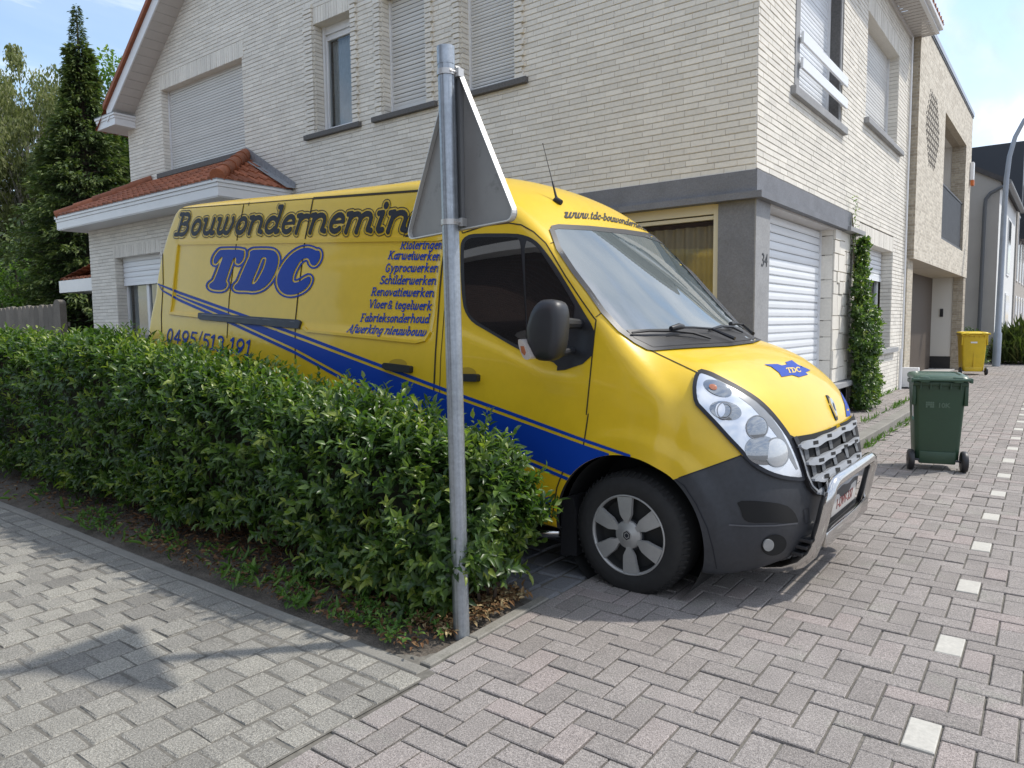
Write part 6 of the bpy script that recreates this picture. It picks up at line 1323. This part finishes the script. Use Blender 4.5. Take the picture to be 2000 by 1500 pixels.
# --- bumper skin, crisp near edge, recesses, fog lamp
ribbon('bumper_seam', z6((905, 648), (1050, 597), (1245, 526)), 2.4, M['print'], .003)
ribbon('wheel_arch_lip', z6((890, 657), (935, 690), (1000, 790), (1060, 920), (1090, 1030), (1110, 1140)), 2.2, M['print'], .0030)
pdecal('bumper_recess', smoothpoly(z6((1215, 772), (1330, 772), (1480, 790), (1530, 830), (1553, 885), (1540, 893), (1400, 890), (1290, 893), (1252, 870), (1240, 820)), 1), M['liner'], .0030, 8)
ribbon('bumper_ridge_highlight', z6((1175, 902), (1290, 908), (1420, 906), (1545, 893)), 3.0, pm('ridge_highlight_grey', (.085, .09, .10), .35), .0045)  # lighter strip painted along the ridge as its highlight
ribbon('tow_cover', z6((1580, 818), (1606, 812), (1612, 886), (1588, 898)), 1.5, M['print'], .0030, closed=True)
el = lambda cx, cy, rx, ry, rot=0, n=26: [(cx+rx*math.cos(t)*math.cos(rot)-ry*math.sin(t)*math.sin(rot), cy+rx*math.cos(t)*math.sin(rot)+ry*math.sin(t)*math.cos(rot)) for t in np.linspace(0, 2*math.pi, n+1)[:-1]]
fo = pdecal('fog_lamp', el(1511, 1064, 25, 20, -.35), M['liner'], .0030, 5); pdecal('fog_lens', el(1499, 1063, 10, 11.5, .35), pm('fog_glass', (.30, .31, .31), .12, coat=1), .010, 4, parent=fo, thick=True)
# --- headlamp
HL = smoothpoly(zh_((222, 138), (190, 220), (180, 320), (198, 440), (260, 505), (400, 650), (520, 785), (620, 890), (665, 945), (760, 1042), (900, 1122), (1050, 1168), (1218, 1182), (1232, 1150), (1185, 1000), (1105, 810), (1050, 722), (950, 590), (850, 482), (750, 400), (600, 308), (450, 228), (320, 163)), 1)
hl = pdecal('headlamp', HL, M['lampglass'], .0145, 8); HLc = np.mean(HL, 0)
ribbon('headlamp_seal', HL, 7.5, M['print'], .0165, closed=True, parent=hl)
pdecal('lamp_dark_edge', zh_((340, 185), (600, 330), (760, 430), (900, 570), (1010, 720), (1100, 900), (1170, 1080), (1150, 1090), (1060, 930), (960, 760), (850, 620), (720, 480), (560, 360)), pm('lamp_housing', (.20, .21, .22), .3, coat=1), .0155, 7, parent=hl)  # darker grey band inside the upper lamp edge
pdecal('indicator_reflector', el(*zh_((400, 310))[0], 29, 13, .42), M['lampclear'], .0160, 4, parent=hl, dome=.005); pdecal('indicator_bulb', el(*zh_((355, 305))[0], 8, 5, .4), pm('amber', (.42, .14, .06), .2, coat=1), .0230, 4, parent=hl, dome=.004)
pdecal('side_lamp_reflector', el(*zh_((478, 520))[0], 31, 17, .25), M['lampclear'], .0160, 4, parent=hl, dome=.012); pdecal('side_lamp_bulb', el(*zh_((425, 520))[0], 9, 13), M['lampglass'], .0290, 4, parent=hl); ribbon('lamp_ring', el(*zh_((462, 525))[0], 13, 15), 2, bpy.data.materials['lamp_housing'], .0300, closed=True, parent=hl)
pdecal('high_beam', el(*zh_((775, 680))[0], 20, 22), M['lampclear'], .0162, 4, parent=hl, dome=.008); ribbon('lamp_ring', el(*zh_((775, 680))[0], 20, 22), 2, bpy.data.materials['lamp_housing'], .0185, closed=True, parent=hl)
pdecal('low_beam_bowl', el(*zh_((830, 900))[0], 34, 28, .3), M['lampclear'], .0162, 4, parent=hl, dome=.008); pdecal('low_beam', el(*zh_((960, 920))[0], 21, 27, -.1), pm('projector_lens', (.55, .57, .58), .08, metal=.3, coat=1), .0200, 4, parent=hl, dome=.009)
ribbon('lamp_ring', el(*zh_((960, 920))[0], 22, 28, -.1), 2.2, bpy.data.materials['lamp_housing'], .0212, closed=True, parent=hl)
# --- grille
GR = zh_((1085, 750), (1130, 772), (1300, 745), (1450, 700), (1560, 650), (1660, 595), (1720, 560), (1780, 900), (1760, 1020), (1600, 1220), (1500, 1290), (1400, 1328), (1340, 1320), (1290, 1260), (1245, 1150), (1200, 1000), (1150, 850))
gr = pdecal('grille', GR, M['liner'], .0165, 8, ylim=.02, mirror=True)
ribbon('grille_frame', zh_((1125, 775), (1165, 860), (1215, 1020), (1250, 1150), (1290, 1255), (1345, 1312), (1405, 1325), (1500, 1285), (1570, 1240)), 7, M['black'], .026, parent=gr, thick=True)
ribbon('grille_trim', zh_((1150, 850), (1205, 1010), (1240, 1140), (1285, 1240), (1345, 1295), (1410, 1305), (1500, 1262)), 3, pm('trim_grey', (.3, .31, .32), .3), .030, parent=gr)
rows = [[(1150, 860), (1240, 848), (1345, 812), (1480, 745), (1600, 690), (1690, 640)], [(1222, 1020), (1310, 1002), (1400, 965), (1520, 905), (1630, 850), (1715, 800)], [(1282, 1180), (1370, 1155), (1460, 1110), (1570, 1050), (1660, 1000), (1735, 950)], [(1330, 1310), (1420, 1268), (1500, 1225), (1600, 1165), (1700, 1100)]]
for k, r in enumerate(rows):
    P = np.array(zh_(*r)); T = np.linspace(0, 1, 60); cum = np.linspace(0, 1, len(P)); px = np.interp(T, cum, P[:, 0]); py = np.interp(T, cum, P[:, 1]); up, dn = [], []
    for i, t in enumerate(T):
        wv = 1.6*math.sin(t*2*math.pi*3.6+.4+k); tk = np.interp(t, [0, .12, 1], [2.0, 9.0, 6.0]); up.append((px[i], py[i]-tk*.75+wv*.6)); dn.append((px[i], py[i]+tk+wv))
    b_ = solid('grille_bar', up+dn[::-1], M['grille'], .045, 5, parent=gr, base=-.018)
    for q in range(4):
        t = .29+q*.22-.02*k
        if t > .97 or k == 3: continue
        cx = np.interp(t, cum, P[:, 0]); cy = np.interp(t, cum, P[:, 1]); wv = 2.0*math.sin(t*2*math.pi*3.6+.4+k); s = 1-.4*t
        pdecal('grille_slot', [(cx-6*s, cy-3.2*s+wv), (cx+5*s, cy-5.4*s+wv), (cx+5.5*s, cy+2.2*s+wv), (cx-5.2*s, cy+4.6*s+wv)], M['liner'], .0462, 4, parent=b_)
    for q in range(5):
        t = .12+q*.21
        if k < 3:
            cx = np.interp(t, cum, P[:, 0]); cy = np.interp(t, cum, P[:, 1]); pdecal('grille_upright', [(cx, cy+3), (cx+9-4*t, cy+2), (cx+13-4*t, cy+28-8*t), (cx+5, cy+29-8*t)], pm('upright_%d_%d' % (k, q), (.10, .105, .11), .5) if (k, q) == (0, 0) else bpy.data.materials['upright_0_0'], .024, 6, parent=gr)
# blue stripe on the far edge of the bonnet, logo and badge
pdecal('bonnet_stripe', zh_((1500, 190), (1545, 228), (1600, 320), (1645, 450), (1662, 572), (1700, 560), (1695, 500), (1665, 400), (1615, 300), (1570, 235), (1530, 205)), M['blue'], .0035, 5)
lg = pdecal('bonnet_logo', zh_((860, 62), (990, 58), (1030, 72), (1085, 62), (1065, 40), (1130, 20), (1185, 62), (1240, 85), (1312, 118), (1262, 140), (1288, 160), (1200, 185), (1135, 165), (1030, 183), (1005, 142), (930, 85)), M['blue'], .0035, 4)
a, wd = layout('TDC', 1, 1, .2, .14) if False else (None, None)
GL['T'] = (1.0, [([(.5, .03), (.5, 1.4)], 1), ([(.04, 1.15), (.06, 1.4), (.94, 1.4), (.96, 1.15)], .8), ([(.3, .03), (.7, .03)], S_)]); GL['D'] = (1.05, [([(.2, .03), (.2, 1.4)], 1), ([(.0, 1.4), (.45, 1.4)], .8), ([(.0, .03), (.45, .03)], .8), (A(.42, .7, .5, .68, 90, -90, 10), 1)]); GL['C'] = (1.0, [(A(.54, .7, .44, .68, 45, 315, 12), 1), ([(.86, 1.35), (.86, 1.05)], .7)])
a, wd = layout('TDC', 1, 1, .1, .13); xs = np.arange(-.1, wd+.1, .07); ys = np.arange(-.2, 1.65, .07); X, Y = np.meshgrid(xs, ys, indexing='ij'); p, f = iso_mesh(seg_sdf(X, Y, a), xs, ys, -9, 0)
q0 = np.array(zh_((1090, 145))[0]); ex = np.array(zh_((1225, 135))[0])-q0; ey = np.array((-5.0, -9.0))
decal('logo_letters', p, f, M['yellow'], .0050, cast=lambda u, v: cast_cam(*(q0+ex*u/wd+ey*v/1.4)), parent=lg)
bd = solid('badge', zh_((1460, 362), (1478, 365), (1535, 430), (1560, 510), (1575, 600), (1560, 608), (1545, 580), (1520, 520), (1480, 410)), M['print'], .006, 4)
solid('badge_diamond', zh_((1478, 395), (1500, 405), (1532, 470), (1552, 560), (1548, 575), (1526, 525), (1494, 450)), M['chrome'], .016, 3, parent=bd)
pdecal('badge_hole', zh_((1505, 440), (1520, 455), (1538, 520), (1530, 520), (1512, 480)), M['print'], .0165, 3, parent=bd)
# --- wipers, antenna
def lift(px, py, o):
    h = cast_cam(px, py)
    while h is None: py += 2; h = cast_cam(px-.5, py)
    return tuple(h[0]+h[1]*o)
mb = MB(); mb.tube([lift(1231, 655, .02), lift(1262, 655, .035), lift(1310, 656, .035), lift(1350, 661, .035), lift(1386, 667, .02)], [.006, .009, .011, .010, .007], 6); mb.tube([lift(1303, 656, .05), lift(1318, 654, .055), lift(1327, 653, .05)], [.014, .02, .014], 8); mb.tube([lift(1322, 654, .05), lift(1350, 653, .045), lift(1385, 654, .04), lift(1432, 671, .03)], [.008, .007, .008, .012], 6); mb.out('wiper', M['black'], van, angle=50)
mb = MB(); mb.tube([lift(1382, 650, .02), lift(1405, 647, .035), lift(1425, 648, .035), lift(1448, 654, .02)], [.006, .010, .010, .007], 6); mb.tube([lift(1420, 646, .05), lift(1428, 644, .05)], [.014, .016], 8); mb.tube([lift(1428, 645, .05), lift(1443, 645, .045), lift(1468, 660, .03)], [.008, .008, .012], 6); mb.out('wiper', M['black'], van, angle=50)
ab_ = np.array(lift(1089, 396, .0)); tip = lpt(1060, 280, ab_[1]); d = tip-ab_
mb = MB(); mb.tube([ab_+np.array((-.05, 0, -.005)), ab_+np.array((-.01, 0, .015)), ab_+np.array((.03, 0, .0))], [.012, .026, .016], 10); mb.tube([ab_+np.array((0, 0, .01)), ab_+d*.12, ab_+d*.36], [.013, .008, .005], 8); mb.tube([ab_+d*.34, ab_+d*.97, ab_+d], [.0025, .0018, .004], 6); mb.out('antenna', M['print'], van, angle=50)
# --- mirror
mo = z5((690, 757), (740, 741), (820, 752), (852, 795), (858, 870), (852, 1000), (836, 1085), (800, 1150), (705, 1158), (645, 1132), (604, 1050), (592, 950), (612, 880), (640, 805))
mo = smoothpoly(mo, 1); mc_ = np.mean(mo, 0); mo = [(mc_[0]+(q[0]-mc_[0])*.86-1, q[1]) for q in mo]; ly = [(-1.31, .60), (-1.300, .84), (-1.275, .965), (-1.24, .98), (-1.19, .95), (-1.17, .84)]
V, F = [], []; n = len(mo)
for (yy, s) in ly:
    for q in mo: p = mc_+(np.array(q)-mc_)*s; V.append(lpt(p[0], p[1], -1.25)*[1, 0, 1]+np.array((0, yy, 0)))
for r in range(len(ly)-1):
    for k in range(n): F.append((r*n+k, r*n+(k+1) % n, (r+1)*n+(k+1) % n, (r+1)*n+k))
F.append(tuple(range(n))[::-1]); F.append(tuple((len(ly)-1)*n+k for k in range(n)))
mir = MB(); mir.add(V, F); mir = mir.out('wing_mirror', pm('mirror_plastic', (.020, .021, .024), .45, noise=(6, .1), bump=(250, .1, .001)), van, angle=50)
mb = MB()
for (qa, qb, r0, r1) in (((790, 903), (938, 908), .032, .026), ((760, 1108), (912, 1080), .020, .018)):
    p0, p1 = [lpt(*z5(q)[0], yy) for q, yy in ((qa, -1.24), (qb, -.965))]; mb.tube([p0, p0*.5+p1*.5, p1], [r0, r0, r1], 10)
mb.out('mirror_arm', bpy.data.materials['mirror_plastic'], mir, angle=30)
P = smoothpoly(z5((598, 1010), (618, 1005), (650, 1050), (680, 1115), (672, 1138), (640, 1135), (612, 1080)), 1); mb = MB(); mb.prism(P, lambda u, v: tuple(lpt(u, v, -1.25)*[1, 0, 1]+np.array((0, -1.20, 0))), lambda u, v: tuple(lpt(u, v, -1.25)*[1, 0, 1]+np.array((0, -1.335, 0)))); il = mb.out('indicator', pm('clear_indicator', (.55, .50, .45), .1, coat=1), mir, angle=40)
P = z5((618, 1050), (640, 1050), (652, 1090), (645, 1110), (625, 1090)); mb = MB(); mb.prism(P, lambda u, v: tuple(lpt(u, v, -1.25)*[1, 0, 1]+np.array((0, -1.33, 0))), lambda u, v: tuple(lpt(u, v, -1.25)*[1, 0, 1]+np.array((0, -1.338, 0)))); mb.out('amber_bulb', bpy.data.materials['amber'], il)
# --- wheels
mb = MB()
for zz in (-.02, .02, .06): mb.box((.60, -.56, zz-.014), (.80+zz*.5, .56, zz+.006), bev=.004)
mb.out('lower_grille', M['black'], van)
hub = pm('hubcap_grey', (.36, .355, .34), .42, metal=.3, noise=(8, .12), dirt=(16, .6, (.16, .15, .135), .6))
def wheel(x, side):
    wh = empty('wheel', (x, side*.88, 0)); wh.parent = van; s = side
    R = .338; mb = MB(); pr = [(.215, .095), (.222, .112), (.25, .120), (.285, .118), (.315, .104), (.330, .085), (R, .05), (R, -.09), (.31, -.11), (.22, -.11)]
    mb.lathe([(r, s*l) for r, l in pr], (0, 0, 0), 1, 72)
    for k in range(60):
        a0 = 2*math.pi*k/60; c, sn = math.cos(a0), math.sin(a0); t_ = np.array((-sn, 0, c)); r_ = np.array((c, 0, sn))
        q = [r_*.318+t_*.006+np.array((0, s*.104, 0)), r_*.318-t_*.006+np.array((0, s*.104, 0)), r_*(R+.002)-t_*.006+np.array((0, s*.066, 0)), r_*(R+.002)+t_*.006+np.array((0, s*.066, 0))]
        q2 = [p+np.array((0, s*.004, 0))+r_*.003 for p in q]; mb.add(q+q2, [(4, 5, 6, 7), (0, 1, 5, 4), (1, 2, 6, 5), (2, 3, 7, 6), (3, 0, 4, 7)])
    for i, p in enumerate(mb.v):
        zf = -.309-x*0
        if p[2] < zf: mb.v[i] = (p[0]*1.03, p[1]+(s*.004 if abs(p[1]) > .1 else 0), zf)
    mb.out('tyre', M['rubber'], wh, angle=35)
    mb = MB(); mb.lathe([(.0, s*.045), (.19, s*.045), (.205, s*.085), (.214, s*.11), (.219, s*.113), (.222, s*.105)], (0, 0, 0), 1, 64); mb.out('wheel_dish', pm('dish_dark', (.022, .022, .022), .6) if 'dish_dark' not in bpy.data.materials else bpy.data.materials['dish_dark'], wh, angle=40)
    mb = MB(); mb.lathe([(.206, s*.098), (.2075, s*.108), (.214, s*.116), (.220, s*.114), (.221, s*.106)], (0, 0, 0), 1, 64)
    for k in range(6):
        a0 = math.radians(99+60*k)
        st = [(.052, .013, .112), (.080, .017, .114), (.095, .027, .116), (.112, .036, .117), (.155, .041, .118), (.208, .048, .113)]; V = []
        for (r, hw, l) in st:
            for (w_, dl) in ((-hw, -.02), (-hw*.93, 0), (hw*.93, 0), (hw, -.02)):
                c, sn = math.cos(a0), math.sin(a0); V.append((r*c-w_*sn, s*(l+dl), r*sn+w_*c))
        mb.add(V, [(i*4+j, i*4+j+1, i*4+5+j, i*4+4+j) for i in range(5) for j in range(3)]+[(0, 1, 2, 3), (23, 22, 21, 20)])
    mb.lathe([(.0, s*.121), (.03, s*.121), (.034, s*.118), (.062, s*.114), (.075, s*.106), (.079, s*.09)], (0, 0, 0), 1, 40)
    hc = mb.out('hubcap', hub, wh, angle=30)
    mb = MB(); mb.lathe([(.079, s*.095), (.088, s*.095), (.088, s*.09)], (0, 0, 0), 1, 40)
    hx = [(.0, .026), (.020, .012), (.020, -.012), (.0, -.026), (-.020, -.012), (-.020, .012)]; hx2 = [(a*.72, b*.72) for a, b in hx]
    V = [(a, s*.1225, b) for a, b in hx]+[(a, s*.1225, b) for a, b in hx2]; mb.add(V, [(i, (i+1) % 6, 6+(i+1) % 6, 6+i) for i in range(6)])
    V = [(a*.5, s*.1225, b*.5) for a, b in hx]; mb.add(V, [tuple(range(6))]); mb.out('hub_emblem', M['print'], hc)
    return wh
wheel(0, -1); wheel(0, 1); wheel(-3.75, -1); wheel(-3.75, 1)
# --- running board, mud flap, bull bar, plate, tail lamp
mb = MB(); mb.tube([(-3.2, -.97, -.125), (-.66, -.97, -.125), (-.56, -.955, -.125), (-.50, -.90, -.125)], .036, 14); mb.out('side_step', M['chrome'], van, angle=50)
pf = [lpt(px, py, -.97) for px, py in ((1096, 972), (1118, 968), (1126, 1000), (1126, 1086), (1095, 1083))]; mb = MB(); mb.add([tuple(p) for p in pf]+[(p[0], -.72, p[2]) for p in pf], [(0, 1, 2, 3, 4), (9, 8, 7, 6, 5)]+[(i, (i+1) % 5, 5+(i+1) % 5, 5+i) for i in range(5)]); mb.out('mud_flap', M['black'], van)
def bb(path, r=.031, n=14): mb.tube(path, r, n)
mb = MB(); y0_, y1_ = -.455, .455; xb = .905
hoop = []
def arcpts(c, r, a0, a1, plane, n=6): return [(c[0]+r*plane[0][0]*math.cos(t)+r*plane[1][0]*math.sin(t), c[1]+r*plane[0][1]*math.cos(t)+r*plane[1][1]*math.sin(t), c[2]+r*plane[0][2]*math.cos(t)+r*plane[1][2]*math.sin(t)) for t in np.linspace(math.radians(a0), math.radians(a1), n)]
zt2, zb2 = .315, -.10; r = .085
side_ = [(.35, -.50, -.18)]+[tuple(lpt(px, py, -.50)) for px, py in ((1495, 1108), (1530, 1107), (1562, 1098), (1584, 1080), (1596, 1052), (1606, 1018), (1614, 985))]
q_ = lpt(1620, 966, -.495); xb = float(q_[0])-.004; zt2 = float(q_[2])+.055
top_ = [tuple(q_), (xb+.002, -.475, zt2-.022), (xb+.004, -.44, zt2-.004), (xb+.006, -.38, zt2+.004), (xb+.008, -.25, zt2+.006), (xb+.010, 0, zt2+.007)]
print('bull', xb, zt2, [tuple(np.round(p, 2)) for p in side_])
half = side_+top_; mb.tube(half+[(p[0], -p[1], p[2]) for p in half[-2::-1]], .033, 16)
bar = mb.out('bull_bar', M['chrome'], van, angle=50)
mb = MB(); mb.box((xb-.015, -.47, .015), (xb+.012, .47, .10), bev=.008); pl_ = mb.out('bull_bar_plate', M['chrome'], bar, angle=30)
mb = MB()
for k in range(-5, 6): mb.box((xb+.0125, k*.042-.014, .002), (xb+.014, k*.042+.014, .032)) if False else None
mb = MB(); mb.box((.836, -.27, .125), (.848, .27, .24), bev=.004); np_ = mb.out('number_plate', pm('plate_white', (.52, .50, .47), .45), van, angle=30)
ROT_F = ((0, 0, 1), (1, 0, 0), (0, 1, 0))
fontmesh('plate_text', '1-DVV-337', .082, pm('plate_red', (.26, .06, .055), .5), (.8495, .0, .155), ROT_F, np_, off=.0)
mb = MB(); mb.box((.74, -.34, .09), (.835, .34, .27), bev=.02); mb.out('plate_holder', M['bumper'], van, angle=30)
mb = MB(); mb.box((-5.16, -1.0, .55), (-5.08, -.90, .95), bev=.02); mb.out('tail_lamp', pm('red_lens', (.35, .01, .01), .15, coat=1), van, angle=40)
print('van faces', len(BF))
